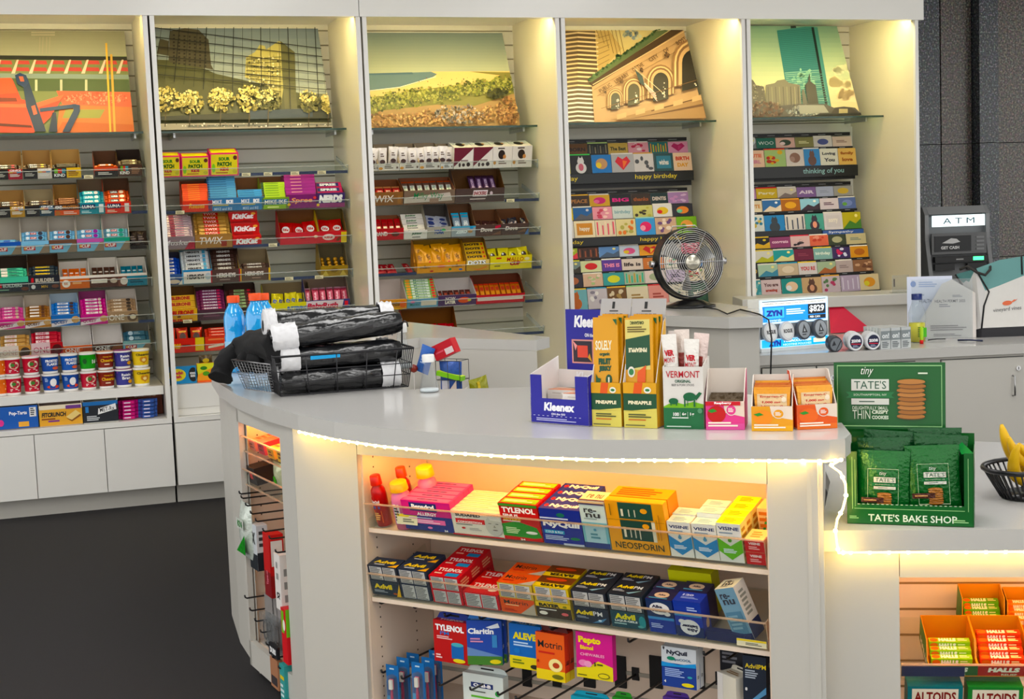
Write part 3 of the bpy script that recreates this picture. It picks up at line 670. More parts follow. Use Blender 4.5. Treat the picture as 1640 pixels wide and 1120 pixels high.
row(WALL, 0, 'fourth', (0, 467), (237, 459), [
 (-5, 47, 'mint green protein bar carton', 'mint green carton', 24, 58, '5fc8a4', '3c2e24', [('R', 0, 0, 1, .62, '222a34'), ('R', .08, .3, .16, .55, 'c02838'), T_('BUILDERS', .5, .42, .6, .24, 'b8c8c0'), ('E', .88, .18, .12, .12, '6a4030'), ('L', .1, .08, .5, .2, 1, '80a890')], bars(3, 'mint green bar', '56c09c', [('R', 0, 0, .3, 1, 'e8e8e0'), ('L', .35, .2, .9, .8, 2, '2a3a44')], t=.02)),
 (47, 97, 'black protein bar carton', 'black carton', 24, 58, '1e222c', '4a3422', [('R', .08, .55, .16, .85, 'c02838'), T_('BUILDERS', .52, .68, .6, .26, 'd8d0c0'), ('E', .14, .25, .07, .14, 'd8d8d8'), T_('MIN', .5, .25, .2, .18, 'c8a030'), ('E', .85, .25, .12, .12, '6a4030')], bars(3, 'black and yellow bar', '23303c', [('L', .1, .2, .9, .9, 1, 'd8b840'), T_('BUILDERS', .5, .5, .6, .5, 'd8c040')], t=.022)),
 (97, 145, 'white and orange date bar carton', 'orange date bar carton', 20, 43, 'e8e2d8', 'e4ded4', [('R', 0, 0, 1, .8, 'c46a30'), ('E', .2, .42, .14, .3, 'f0e8dc'), T_('RX', .2, .42, .12, .2, 'c46a30'), ('L', .42, .3, .85, .6, 1, 'e8b080')], ('K', 4, 'orange date bar', 'snack_bar', 'd06a30', [('R', .1, .1, .35, .9, '8a5a30'), ('E', .75, .5, .08, .4, 'f0e8e0')], dict(cat='snack bar', L=.1, x=(.1, .9)))),
 (144, 192, 'white and brown date bar carton', 'brown date bar carton', 20, 47, 'e8e2d8', 'e4ded4', [('R', 0, 0, 1, .8, '4a2c22'), ('R', .06, .35, .6, .68, 'e4dcd0'), ('E', .82, .5, .12, .2, 'c8b8a8')], ('K', 4, 'dark brown date bar', 'snack_bar', '4c3026', [('E', .75, .5, .08, .4, 'e0d8d0'), ('R', .15, .1, .3, .9, '6a4a3a')], dict(cat='snack bar', L=.1, x=(.1, .9)))),
 (190, 237, 'white and teal date bar carton', 'teal date bar carton', 20, 45, 'e8e2d8', 'e4ded4', [('R', .3, 0, 1, .8, '2f7a92'), ('R', 0, 0, .3, .8, '6a4438'), ('E', .2, .42, .13, .3, 'e0d8d0'), ('L', .4, .2, .9, .6, 2, '0e4a60')], ('K', 4, 'teal date bar', 'snack_bar', '2a7a92', [('E', .75, .5, .08, .4, 'e0e8e8')], dict(cat='snack bar', L=.1, x=(.1, .9)))),
])
def qst(c, tx='QUEST'): return [('P', [(0, .3), (1, .75), (1, .35), (0, 0)], 'e8e0e4'), T_(tx, .32, .35, .5, .3, c, .04, .2), ('E', .85, .55, .14, .3, 'c8a070')]
row(WALL, 0, 'fifth', (0, 527), (221, 519), [
 (-3, 41, 'pink bar carton', 'pink carton', 17, 52, 'cc3a8a', 'c8c0b8', qst('903068'), bars(4, 'pink and white bar', 'd85a9c', [T_('QUEST', .35, .5, .5, .6, 'ffffff'), ('E', .88, .5, .1, .5, 'c8b0a0')], t=.02)),
 (41, 83, 'golden brown bar carton', 'golden brown carton', 17, 52, 'b07838', 'd0c4b4', qst('5a3820'), bars(4, 'brown and white bar', '9a6838', [('R', 0, .2, .6, .8, 'efe8e0'), ('E', .85, .5, .12, .5, '5a3420')], t=.02)),
 (83, 129, 'bright blue bar carton', 'bright blue carton', 19, 52, '2068b0', 'b8c8d4', qst('1a4888'), bars(4, 'bright blue bar', '2a78c8', [('R', .1, .15, .7, .85, 'e8eef4'), T_('QUEST', .4, .5, .4, .5, '1a3a70'), ('E', .88, .5, .12, .5, '4a3430')], t=.021)),
 (130, 174, 'magenta bar carton', 'magenta carton', 17, 53, 'b83480', '9a4a78', qst('902860'), bars(5, 'magenta and white bar', 'd03c90', [('R', .05, .15, .75, .85, 'f0e4ea'), T_('QUEST', .4, .5, .4, .55, '902860'), ('E', .9, .5, .1, .5, 'e0c8c0')], t=.022)),
 (173, 222, 'khaki bar carton', 'khaki carton', 19, 53, '9c8468', 'd8d0c8', [T_('ONE', .3, .5, .5, .5, 'f0e8dc', .01), ('E', .82, .45, .17, .35, '5a4434'), ('E', .84, .5, .1, .2, 'e0d4c0')], bars(4, 'khaki bar', 'a88c70', [T_('ONE', .3, .5, .4, .6, 'f4ecdc'), ('E', .85, .5, .12, .5, '3c3028')], t=.022)),
])
one = lambda tc, bc: [T_('ONE', .32, .5, .5, .42, tc, .0), ('E', .82, .5, .16, .36, bc), ('E', .7, .35, .08, .2, bc)]
row(WALL, 0, 'sixth', (0, 575), (242, 563), [
 (1, 51, 'white and gold floral bar carton', 'floral carton', 21, 46, 'c8985c', 'c4bcb0', [('R', 0, 0, .6, 1, 'eadfd6')]+one('c8a8a0', '4a3c30'), bars(3, 'white and gold bar', 'c49a60', [('R', 0, .1, .6, .9, 'f0e8e0'), T_('ONE', .3, .5, .4, .7, 'e0a8a0')], t=.026)),
 (51, 102, 'pink and crimson bar carton', 'crimson carton', 23, 50, 'b82434', '8a8480', [('R', 0, 0, .6, 1, 'e8ccd0')]+one('b04060', '5a1c1c'), bars(3, 'pink and crimson bar', 'c03040', [('R', 0, .1, .65, .9, 'f0d8dc'), T_('ONE', .3, .5, .4, .7, 'c04868')], t=.026)),
 (102, 149, 'empty orange bar carton with white back', 'orange carton', 15, 47, 'c8602c', 'ece8e4', one('ffffff', 'a04a28')),
 (150, 198, 'empty dark brown bar carton with white back', 'dark brown carton', 15, 47, '4a2c20', 'ece8e4', one('ffffff', '7a4a30')),
 (198, 242, 'pale blue mountain energy bar carton', 'pale blue carton', 17, 52, '5a8494', '8a8478', clif('7fa8a8'), bars(2, 'silver blue energy bar', '3a6478', [('E', .2, .5, .14, .5, 'b8ccd8'), ('L', .4, .2, .8, .8, 2, '90a8b0')], t=.034, z0=.05)),
])
# cereal cups in two tiers on a thick white shelf
u0, z0 = WALL.at(-2, 634, .10); uE, zE = WALL.at(246, 618, .10); zc = (z0+zE)/2-.002
us = PX[0]+.036
e = thing('shelf', MB('white_lam').box(0, PX[1]-.036-us, 0, .55, -.05, 0), 'thick white wooden shelf carrying the cereal cups in the far-left bay', 'shelf', WALL.M(us, .06, zc))
def cup(w, h, body, decs, lid, foot='f2f0ec'):
    r0, r1 = w*.41, w*.5; mb = MB('card'); hs = [0, .12, .5, .88, .9, .97, 1.0]; rs = [r0, r0+.1*(r1-r0), (r0+r1)/2, r1*.97, r1, r1*1.01, r1*.98]
    cols = [foot, body, body, foot, foot, lid]; mb.lathe([(r, z*h) for r, z in zip(rs, hs)], 0, 0, 24, cols=cols); mb.poly([(r1*.96*math.cos(a*math.pi/12), r1*.96*math.sin(a*math.pi/12), h*.985) for a in range(24)], lid)
    # artwork wrapped onto the cup wall
    b = len(mb.v); Face(mb, (0, 0, h*.14), (1, 0, 0), (0, 0, h*.72), 'card').draw(decs)
    for i in range(b, len(mb.v)):
        v = mb.v[i]; ang = (v.x-.5)*2.2 - math.pi/2 + .28; rr = r0+(r1-r0)*(v.z/h)+.0006-v.y*2; mb.v[i] = Vector((rr*math.cos(ang), rr*math.sin(ang), v.z))
    return mb
AC = [('E', .5, .6, .3, .28, 'e8d8c0'), ('E', .42, .62, .12, .14, '4a7a3a'), ('E', .62, .58, .1, .12, 'b04050'), ('L', .2, .08, .8, .28, 2, 'f0e0e0')]
FF_ = [T_('FROSTED', .5, .75, .7, .2, 'ffffff', .04, .2), T_('FLAKES', .52, .5, .6, .2, 'ffffff', .04, .2), ('E', .7, .2, .2, .12, 'd86a50')]
FG_ = [('E', .5, .55, .18, .3, 'f4f4f4'), ('E', .5, .22, .36, .13, 'd8502c'), ('L', .05, .6, .25, .9, 3, 'b0c8e8')]
GR = [('R', .55, .2, .95, .8, '3aa844'), T_('16', .75, .5, .26, .3, 'ffffff'), ('E', .2, .55, .12, .2, '1a5a24')]
CH = [T_('Honey Nut', .5, .78, .5, .12, 'f0c030'), T_('Cheerios', .5, .52, .8, .24, 'f0c030'), ('L', .3, .15, .7, .3, 1, 'f0d8c0')]
RB = [T_('Raisin', .5, .75, .5, .2, 'ffffff'), T_('Bran', .5, .5, .46, .22, 'ffffff'), ('E', .75, .22, .16, .14, 'd8a040'), ('R', 0, .88, 1, 1, '803a80')]
YC = [T_('Cheerios', .5, .78, .8, .18, '1a1a1a'), ('E', .42, .42, .13, .2, 'c88c30'), ('E', .6, .42, .13, .2, 'c88c30'), ('P', [(.3, .38), (.73, .38), (.52, .1)], 'c88c30'), ('E', .51, .38, .1, .12, 'f0d8a0')]
cups = [(-8, 6, 'e07828', [('L', .1, .2, .9, .8, 3, 'ffe0b0')], 'orange', 'd8d0c4'), (8, 36, 'c02a44', AC, 'crimson', 'd8d0c4'), (38, 67, 'bc2840', AC, 'dark crimson', 'e0b8c0'), (68, 98, '1c4c9c', FF_, 'blue and white', 'd4d0cc'), (100, 129, '2a5cb0', FF_, 'bright blue and white', 'd4d0cc'),
        (130, 158, '2c9a34', GR, 'green', 'e0dcd0'), (158, 187, '7e2a18', CH, 'maroon', 'c89a80'), (186, 215, '3c3c88', RB, 'purple lidded blue', '8a3a70'), (215, 244, 'e8c81c', YC, 'bright yellow', 'f0e8d0')]
low_ = {3: ('1c4c9c', FG_, 'blue tiger striped'), 4: ('1c4c9c', FG_, 'deep blue'), 5: ('b82840', AC, 'crimson')}
for i, (a, b, c, dcs, nm, lid) in enumerate(cups):
    ua = WALL.at(a, 630, .1)[0]; ub = WALL.at(b, 630, .1)[0]; w = ub-ua; h = .106
    if i == 0: ua -= .03; w = .105
    for lv in (0, 1):
        cc, dd_, nn = (c, dcs, nm) if (lv or i not in low_) else low_[i]
        thing('cereal_cup', cup(w, h, cc, dd_, lid), '%s cereal cup, %s tier, %s in the row' % (nn, 'upper' if lv else 'lower', ordw(i, 9, 'left', 'right')), 'cereal cup', WALL.M(ua+w/2, .1+w/2, zc+.001+lv*(h+.0015)), 'cereal cups in two tiers')
# boxes on the bay deck
def deckbox(px0, px1, pyb, pyt, d, look, cat, dist, out, decs, topd=(), inn=None, name='snack_box', open_=False, turn=0, back=0):
    u0 = WALL.at(px0, pyb, dist)[0]; u1 = WALL.at(px1, pyb, dist)[0]; h = WALL.at(px0, pyt, dist)[1]-.507; w = u1-u0
    mb = tray(w, d, h, h*1.08, out, inn or 'b8b0a4', decs, shape='full') if open_ else cbox(w, d, h, out, decs, topd)
    return thing(name, mb, look, cat, WALL.M(u0, dist, .5075, 0, turn)), w, h
deckbox(-22, 62, 684, 655, .2, 'open blue toaster pastry carton on the lowest deck of the far-left bay', 'carton', .03, '2458a8', [T_('Pop-Tarts', .62, .68, .34, .2, 'ffffff', .03), ('R', .62, .08, .82, .3, 'e8b060'), ('R', .84, .5, .97, .92, 'e8e8e8'), ('L', .86, .55, .95, .9, 4, '333333'), ('E', .28, .3, .06, .15, 'd84a90')], open_=True, inn='6a6a70')
deckbox(64, 133, 682, 651, .2, 'cream and orange protein bar box on the lowest deck of the far-left bay', 'box', .02, 'dfaa58', [('R', .0, .8, 1, 1, 'ece0c8'), T_('FITCRUNCH', .34, .55, .56, .22, '1a1a1a', .05, .1), ('R', .2, .2, .46, .28, '7a3a80'), ('R', .62, .78, .98, .95, '6a3a80'), ('P', [(.62, .4), (.85, .7), (.97, .5), (.75, .22)], 'e8d090'), ('P', [(.62, .34), (.75, .16), (.97, .42), (.95, .5), (.75, .24)], '8a5a30'), ('L', .05, .3, .5, .4, 1, '7a3a20')], [('R', .2, .2, .9, .8, 'd8c8d0')], open_=True, inn='c8b8b0')
deckbox(134, 190, 675, 645, .2, 'black and blue protein bar box on the lowest deck of the far-left bay', 'box', .02, '1a1e26', [('R', 0, .82, 1, 1, '2a68a8'), ('P', [(.42, .38), (.96, .58), (.94, .86), (.44, .66)], 'f0f0f0'), T_('MET-Rx', .69, .62, .42, .2, '101010', .05, 0, .12), ('L', .1, .1, .5, .35, 3, 'c8ccd0'), ('R', .07, .5, .16, .78, '3a78b8')], open_=True, inn='d8d8d0')
for (px0, px1, c, nm, n, yb, ht) in ((191, 223, 'c8287c', 'pink', 5, 670, .108), (223, 254, '3a58a0', 'blue', 5, 669, .115)):
    u0 = WALL.at(px0, yb, .03)[0]; u1 = WALL.at(px1, yb, .03)[0]; w = u1-u0
    me = wrapper(w, .021, .09, c, [('L', .1, .2, .9, .8, 1, 'e8e0f0')]).mesh('snack_packet')
    for i in range(n):
        tag(link('snack_packet', me, WALL.M(u0+w/2+random.uniform(-.003, .003), .09, .508+i*.0215)), 'flat %s snack packet %s of its pile on the far-left lower deck' % (nm, ordw(i, n, 'bottom', 'top')), 'snack packet', 'flat %s snack packets' % nm)
u0 = WALL.at(191, 640, .25)[0]; thing('snack_box', cbox(.24, .12, .125, '7a3a24', [('R', 0, .8, 1, 1, '8a4a30'), T_('BARKTHINS', .6, .9, .5, .1, 'f0e0d0')]), 'brown and red snack box behind the flat pink and blue packets', 'box', WALL.M(u0, .2, .508))
# ================================================================ second bay: boxed candy
SP = [('R', .04, .05, .96, .95, 'e6d834'), T_('SOUR', .5, .75, .4, .16, '3a7a1e', .06), T_('PATCH', .5, .52, .5, .2, '2a5a1a', .07), T_('KIDS', .5, .3, .3, .16, 'c03020', .07), ('E', .12, .35, .06, .2, '8ac83a'), ('E', .88, .8, .07, .1, '5a2a20'), ('L', .2, .1, .8, .18, 1, 'b06020'), ('E', .86, .2, .08, .09, 'c8c030')]
row(WALL, 1, 'top', (252, 283.6), (547, 278), [
 (250, 290, 'yellow sour candy box, leftmost of three,', '', 33, 0, 'e8467c', '', SP, None, dict(kind='box', d=.1, top=[('R', .05, .1, .95, .85, 'f0e040')], fc=dict(t='e8467c'))),
 (291, 336, 'yellow sour candy box, middle of three,', '', 31, 0, 'e8467c', '', SP, None, dict(kind='box', d=.1, top=[('R', .05, .1, .95, .85, 'f0e040')], fc=dict(t='e8467c'))),
 (337, 383, 'yellow sour candy box, tallest and rightmost,', '', 35, 0, 'e8467c', '', SP, None, dict(kind='box', d=.13, top=[('R', .05, .1, .95, .85, 'f0e040')], fc=dict(t='e8467c'))),
], tags=(394, 429, 472, 515))
def bx(n, look, col, decs=(), **k): return ('S', n, look, 'candy_box', col, decs, dict(dict(cat='candy box', t=.016, lean=40, L=.06), **k))
MI = lambda c: [T_('MIKE', .3, .7, .32, .3, 'ffffff', .06), T_('IKE', .72, .7, .24, .3, 'ffffff', .06), ('L', .15, .4, .9, .5, 1, 'e8d040'), T_('MIKE and IKE', .5, .18, .6, .2, c, .04)]
row(WALL, 1, 'second', (255, 340.5), (551, 334), [
 (293, 341, 'orange peanut butter candy carton', 'orange carton', 18, 51, 'd84a1e', '6a3e28', [T_('Reeses', .48, .55, .52, .44, 'f0b020', .03, .15)], bx(9, 'flat orange candy box', 'f0641e', [('L', .2, .2, .8, .8, 1, 'f8a040')], t=.0135)),
 (334, 382, 'blue fruit candy carton', 'tall blue carton', 21, 53, '3f78a8', '6a4630', MI('cfe0f0'), bx(10, 'flat blue candy box', '5c9cc4', [('L', .05, .25, .95, .75, 1, '2f6088'), ('R', 0, .1, .06, .9, '1a3a6a')], t=.0155)),
 (381, 423, 'blue fruit candy carton, half empty,', 'half empty blue carton', 21, 53, '3f78a8', '6a4630', MI('cfe0f0'), bx(4, 'flat blue candy box', '4f98c8', [('L', .05, .25, .95, .75, 1, '2f6088')], t=.015, tc='d8e070')),
 (420, 464, 'lime green fruit candy carton', 'lime green carton', 19, 53, '8ab03c', '6a4630', [('R', .05, .4, .95, .85, '3a6a8a'), T_('MIKE IKE', .5, .62, .8, .34, 'f0f0e0', .05), ('L', .2, .1, .8, .3, 1, 'e8f0a0')], bx(7, 'flat lime green box', 'b8d838', [('L', .15, .25, .9, .75, 1, '5a8a20'), ('R', 0, 0, .1, 1, '2a4a20')], t=.016)),
 (458, 510, 'purple candy carton', 'purple carton', 22, 54, '7a2468', '5a3444', [T_('Spree', .5, .55, .66, .44, 'e8a070', .03, .2), ('E', .1, .3, .05, .1, 'e8c040'), ('E', .9, .75, .05, .1, 'e05050')], bx(7, 'flat purple candy box', '9a2c82', [('L', .2, .3, .7, .7, 1, 'e8b0a0')], t=.022)),
 (506, 553, 'pink and blue rainbow candy carton', 'rainbow candy carton', 23, 40, '3a2a68', '5a3444', [('R', 0, 0, 1, .3, '8a3a70'), T_('NERDS', .52, .6, .8, .55, 'ffffff', .08, .1), ('E', .08, .2, .05, .1, 'e8c040')], bx(3, 'rainbow candy box', 'c02860', [('R', .1, .15, .9, .85, '2a2a6a'), T_('SPREE', .5, .5, .6, .5, 'ffffff', .05)], t=.04, lean=55)),
], tags=(288,))
def cb(n, look, col, decs=(), **k): return ('S', n, look, 'candy_bar', col, decs, dict(dict(m='foil'), **k))
TWX = [('R', .2, 0, .75, 1, 'c83828'), T_('TWIX', .45, .5, .46, .7, 'f4e8dc', .05)]
HSY = [T_('HERSHEYS', .5, .5, .66, .6, 'e0dcd8', .03)]
row(WALL, 1, 'third', (258, 400), (556, 390), [
 (257, 313, 'silver and maroon chocolate carton', 'silver and maroon carton', 20, 56, '8a7a80', '8a7458', [T_('Musket', .5, .55, .8, .4, 'e8e0e8', .03, .3), ('P', [(.7, 0), (.85, .6), (1, .6), (1, 0)], 'a83040')], cb(9, 'silver and red bar', 'c8b4bc', [('R', .25, 0, .45, 1, '8a3048'), ('L', .5, .2, .95, .8, 1, '9a4a70'), ('R', .02, 0, .12, 1, '70405a')], t=.017)),
 (313, 373, 'gold and red caramel wafer carton', 'gold and red carton', 22, 57, 'a07848', '6a4a38', [T_('TWIX', .42, .55, .62, .5, 'd0303a', .09, .2), T_('TWIX', .42, .55, .62, .5, 'f4ece4', .02, .2), ('R', .7, .1, .85, .5, '8a3020')], cb(6, 'red and gold bar', 'b08a50', TWX, t=.027)),
 (449, 513, 'red wafer carton, wide and open,', 'wide red carton', 19, 56, 'c0303a', '6a4020', [('R', 0, 0, 1, 1, 'c23a42'), ('L', .5, .4, .7, .6, 1, '802028'), ('E', .9, .6, .05, .12, 'e8d0b0')], ('P', 3, 'red wafer pouch', 'candy_bag', 'c41e2c', [('E', .5, .5, .34, .3, 'f4f0f0'), T_('KitKat', .5, .5, .5, .24, 'c41e2c', .05)], dict(h=.11, w=.085, lean=45))),
 (511, 556, 'red and yellow wafer carton', 'red and yellow carton', 19, 54, 'c8323c', '6a5a30', [('R', .8, 0, 1, .9, 'e0c828'), ('E', .35, .5, .22, .26, 'e8d8d4'), T_('KitKat', .35, .5, .3, .24, 'c41e2c', .04), ('P', [(.6, .2), (.72, .5), (.8, .45), (.7, .1)], '7a3a20')], ('P', 2, 'red wafer bag', 'candy_bag', 'c41e2c', [('E', .5, .45, .36, .22, 'f4f0f0'), T_('KitKat', .5, .45, .5, .2, 'c41e2c', .05)], dict(h=.12, w=.085, lean=45)), dict(side='e0c828')),
], tags=(437,))
# three red wafer boxes stacked like steps
for i, nm in enumerate(('bottom', 'middle', 'top')):
    u0 = WALL.at(373, 397, .385)[0]; u1 = WALL.at(419, 397, .385)[0]; w = u1-u0; z0 = (WALL.at(258, 400, .38)[1]+WALL.at(556, 390, .38)[1])/2+.001
    thing('candy_box', cbox(w, .12, .066, 'c01828', [T_('KitKat', .5, .52, .74, .5, 'ffffff', .06, .15), ('E', .86, .75, .08, .12, 'e8b060'), ('L', .5, .08, .9, .16, 1, '701018')], [('L', .1, .2, .8, .8, 2, '8a1420')]), 'red wafer bar box, %s of three stacked on the third shelf of second bay' % nm, 'box', WALL.M(u0-i*.004, .386+i*.033, z0+i*.066+i*.01, R(16)), 'red wafer bar boxes')
row(WALL, 1, 'fourth', (261, 456.5), (557, 444), [
 (259, 293, 'blue cookie bar carton', 'blue carton', 17, 52, '3a5a90', '3a3a50', [('L', .2, .55, .85, .8, 1, 'c8d4e8'), ('E', .6, .3, .3, .2, 'd8c8b8'), ('P', [(.8, 0), (1, .5), (1, 0)], 'e8e0d4')], cb(5, 'royal blue bar', '2048b0', [('R', .3, .2, .8, .8, 'e8ecf4'), ('L', .3, .3, .8, .7, 1, '5a3020')], t=.024)),
 (292, 341, 'white and sky blue cookie bar carton', 'white carton', 23, 54, 'e8e4de', '5a8aa0', [('R', 0, .85, 1, 1, '3a8ac0'), ('R', 0, 0, .05, 1, '6aa8d0'), T_('HERSHEYS', .45, .5, .56, .34, '2a2a2a', .05), ('E', .86, .5, .1, .24, 'b8c4cc')], cb(5, 'white and blue bar', 'e0e4e8', [T_('HERSHEYS', .4, .5, .66, .6, '1e1e22', .05), ('R', .85, 0, 1, 1, '5aa0c8')], t=.028)),
 (338, 386, 'dark brown and red chocolate carton', 'brown and red carton', 21, 56, '4e3832', '3c2420', [('R', 0, 0, .05, 1, 'a03038'), T_('HERSHEYS', .52, .55, .64, .34, 'e4dcd4', .04), ('L', .3, .15, .8, .28, 1, 'a09088'), ('R', .95, 0, 1, 1, 'a03038')], cb(5, 'dark brown bar', '3c2822', HSY, t=.029)),
 (384, 434, 'half empty brown and yellow chocolate carton', 'brown and yellow carton', 20, 50, '5a463a', '8a7a60', [('R', 0, 0, .06, 1, 'e0b830'), ('R', .94, 0, 1, 1, 'e0b830'), T_('HERSHEYS', .48, .6, .6, .34, 'e4dcd4', .04), ('L', .4, .2, .8, .3, 1, 'c0a090')], cb(2, 'dark brown bar', '44302a', HSY, t=.02), dict(side='e0b830')),
 (514, 558, 'gold hazelnut ball carton', 'gold carton', 18, 58, '9a7e38', '6a6048', [('P', [(.05, .1), (.3, .1), (.18, .6)], 'c8b060'), ('P', [(.95, .1), (.7, .1), (.82, .6)], 'c8b060'), ('R', 0, 0, 1, .06, 'e8e4d0'), ('E', .5, .6, .14, .2, '7a6028')], ('G', (4, 3), 'gold foil ball', 'chocolate_ball', 'c09040', (), dict(cat='chocolate'))),
], tags=(463, 511))
row(WALL, 1, 'fifth', (263, 514), (559, 504), [
 (262, 317, 'yellow honey nougat bar carton', 'yellow carton', 21, 56, 'e0b040', '6a4a2a', [T_('TOBLERONE', .48, .7, .84, .36, 'b8281c', .06), ('E', .46, .4, .06, .08, '7a4a1a'), T_('TOBLERONE', .46, .13, .8, .2, 'c03020', .05)], cb(3, 'yellow triangular bar', 'e6b63c', [T_('TOBLERONE', .45, .5, .8, .6, 'b02418', .06)], t=.042, m='card')),
 (317, 365, 'dark purple nougat bar carton', 'dark purple carton', 17, 53, '4a2c3a', '3a2420', [('L', .2, .3, .8, .7, 2, '7a4a60')], cb(7, 'purple and pink bar', '7a3058', [T_('SNICKERS', .45, .5, .7, .6, 'e8d8e8', .04), ('E', .9, .5, .08, .4, 'c84060')], t=.02)),
 (364, 414, 'dark green nut bar carton', 'dark green carton', 17, 56, '2a241c', '3a2820', [('L', .2, .3, .8, .7, 2, '7a6a60')], cb(6, 'green and maroon bar', '4a2a24', [('R', .2, .1, .7, .9, '94a878'), ('L', .25, .3, .65, .7, 1, '2a4a2a'), ('E', .9, .5, .08, .4, 'b02838')], t=.022)),
 (425, 501, 'yellow peanut crisp bar carton', 'yellow crisp carton', 21, 52, 'd8d044', '7a6a50', [T_('BUTTERFINGER', .72, .55, .5, .3, '3a6ab0', .05), ('L', .15, .3, .5, .6, 2, 'a8a020'), ('E', .85, .2, .1, .1, '6a4a20')], ('P', 7, 'yellow peanut crisp packet', 'candy_bar', 'd8cc34', [T_('BUTTER', .5, .5, .66, .3, '2a4a90', .06, 0, 1.2), ('R', .05, .05, .95, .22, '3a6ab0')], dict(h=.105, t=.02, lean=40, cat='candy bar'))),
 (491, 561, 'white, red and blue peanut bar carton', 'white and red carton', 22, 60, '3c3c78', '7a685c', [('P', [(0, 0), (.8, 0), (.86, .95), (0, .95)], 'd8ccd0'), T_('BabyRuth', .38, .55, .7, .5, 'b83048', .05, .1), ('P', [(.3, .1), (.55, .35), (.5, .1)], '4a3028'), ('R', .88, .5, .96, .85, 'd03040')], ('K', 6, 'maroon peanut bar', 'candy_bar', 'a83a4e', [T_('BabyRuth', .5, .5, .8, .5, 'e8b8c0', .04)], dict(L=.13, t=.018, lean=36, ends='6a3a4a'))),
], tags=(300,))
row(WALL, 1, 'sixth', (265, 565), (430, 560), [
 (263, 328, 'orange and yellow peanut cup carton', 'orange carton', 24, 50, 'd8401c', '4a2c1c', [('R', .78, .1, 1, 1, 'e8d028'), T_('Reeses', .22, .55, .4, .5, 'f0c020', .04, .2), ('L', .45, .4, .75, .6, 1, '4a2418')], ('P', 3, 'orange peanut cup packet', 'candy_bar', 'd84a20', [('E', .5, .5, .34, .3, '4a2818'), ('R', .1, .82, .9, .95, 'f0b020')], dict(h=.11, w=.07, t=.022, lean=28, j=.3, cat='candy bar'))),
 (329, 380, 'orange wafer bar carton', 'orange wafer carton', 24, 42, 'dc4c2a', '4a2c1c', [('P', [(.1, .2), (.6, .35), (.58, .5), (.1, .35)], 'f4e8d8'), ('L', .1, .7, .8, .9, 1, 'f09060')], cb(3, 'orange red bar', 'd84828', [('L', .1, .3, .9, .7, 1, 'f0d0b0')], t=.02)),
])
# white block on the deck with two movie theatre boxes
u0 = WALL.at(266, 660, .03)[0]; zb = WALL.at(300, 616, .03)[1]; zb0 = WALL.at(300, 652, .03)[1]
thing('riser_block', MB('white_lam').box(0, 1.05, 0, .5, 0, zb-.508).box(.0, 1.05, -.002, 0, .04, .042, 'b8b4aa', 'matte'), 'white wooden riser block on the deck of the second bay', 'riser', WALL.M(u0, .03, .5075))
ua = WALL.at(268, 613, .08)[0]; ub = WALL.at(315, 613, .08)[0]
thing('candy_box', cbox(ub-ua, .03, .1, '2a88c0', [('E', .35, .52, .3, .36, 'e8d838'), T_('Swedish', .36, .64, .4, .2, 'c03050', .05), T_('Fish', .36, .42, .26, .2, 'c03050', .05), ('E', .9, .5, .16, .42, '141414'), ('R', .98, 0, 1, 1, '2a88c0'), T_('KING', .88, .58, .18, .12, 'ffffff', .04), T_('SIZE', .88, .42, .16, .12, 'ffffff', .04)]), 'blue and yellow fish candy box on the white riser block', 'box', WALL.M(ua, .08, zb+.001))
ua = WALL.at(317, 612, .08)[0]; ub = WALL.at(352, 612, .08)[0]
thing('candy_box', cbox(ub-ua, .03, .11, 'e8a028', [('P', [(0, .4), (1, .9), (1, 1), (0, 1)], 'd8d830'), ('E', .4, .45, .16, .12, '5a9a2a'), ('E', .7, .3, .14, .1, '4a8a2a'), ('E', .3, .75, .16, .1, '3a7a20'), ('R', 0, 0, 1, .1, 'e86a28')]), 'orange and lime sour candy box behind the black jacket', 'box', WALL.M(ua, .08, zb+.001))
me = pouch(.08, .06, .03, '4a3a20', [('E', .5, .5, .3, .3, 'c8b030')]).mesh('snack_bag')
tag(link('snack_bag', me, WALL.M(ua+.06, .16, zb+.112-.02)), 'small dark snack bag lying on top of the lime sour candy box', 'snack bag')

# ================================================================ middle bay
JU = [('E', .12, .35, .1, .2, 'd8a060'), ('L', .3, .3, .75, .75, 2, '5a5248'), ('R', .86, .3, .95, .6, '6a5a50'), ('L', .35, .85, .7, .95, 1, '2a2420')]
JP = [('E', .5, .22, .34, .16, '3a2420'), ('L', .25, .55, .75, .85, 2, '6a5a50')]
def ju(n, **k): return ('P', n, 'white nut butter packet', 'snack_packet', 'e6e0dc', JP, dict(dict(h=.12, t=.022, lean=10, cat='snack packet', j=.5, w=.062), **k))
JB = lambda flip: ([('P', [(0, .1), (0, 1), (1, 1), (1, .95)], '6a2434') if flip else ('R', .3, .8, .7, .88, '4a3a30'), ('L', .35, .3, .9, .45, 1, '8a7a78'), ('E', .3, .18, .06, .1, '3a2a28'), ('E', .5, .18, .08, .08, '3a2a28'), ('E', .75, .2, .1, .1, '2a1a1a')] if flip else [('L', .25, .86, .75, .96, 1, '3a2a20'), ('E', .45, .62, .18, .22, '2a1e1a'), ('E', .6, .52, .08, .1, 'c89060'), ('L', .3, .15, .75, .36, 2, '7a6a60'), ('E', .1, .25, .07, .1, 'c8945a')])
JT = [('E', .45, .5, .22, .3, '2a1e1a'), ('E', .66, .55, .07, .12, 'c89060'), ('L', .25, .85, .75, .95, 1, '4a3a30')]
bxj = lambda fl: dict(kind='box', d=.15, top=JT, name='snack_box')
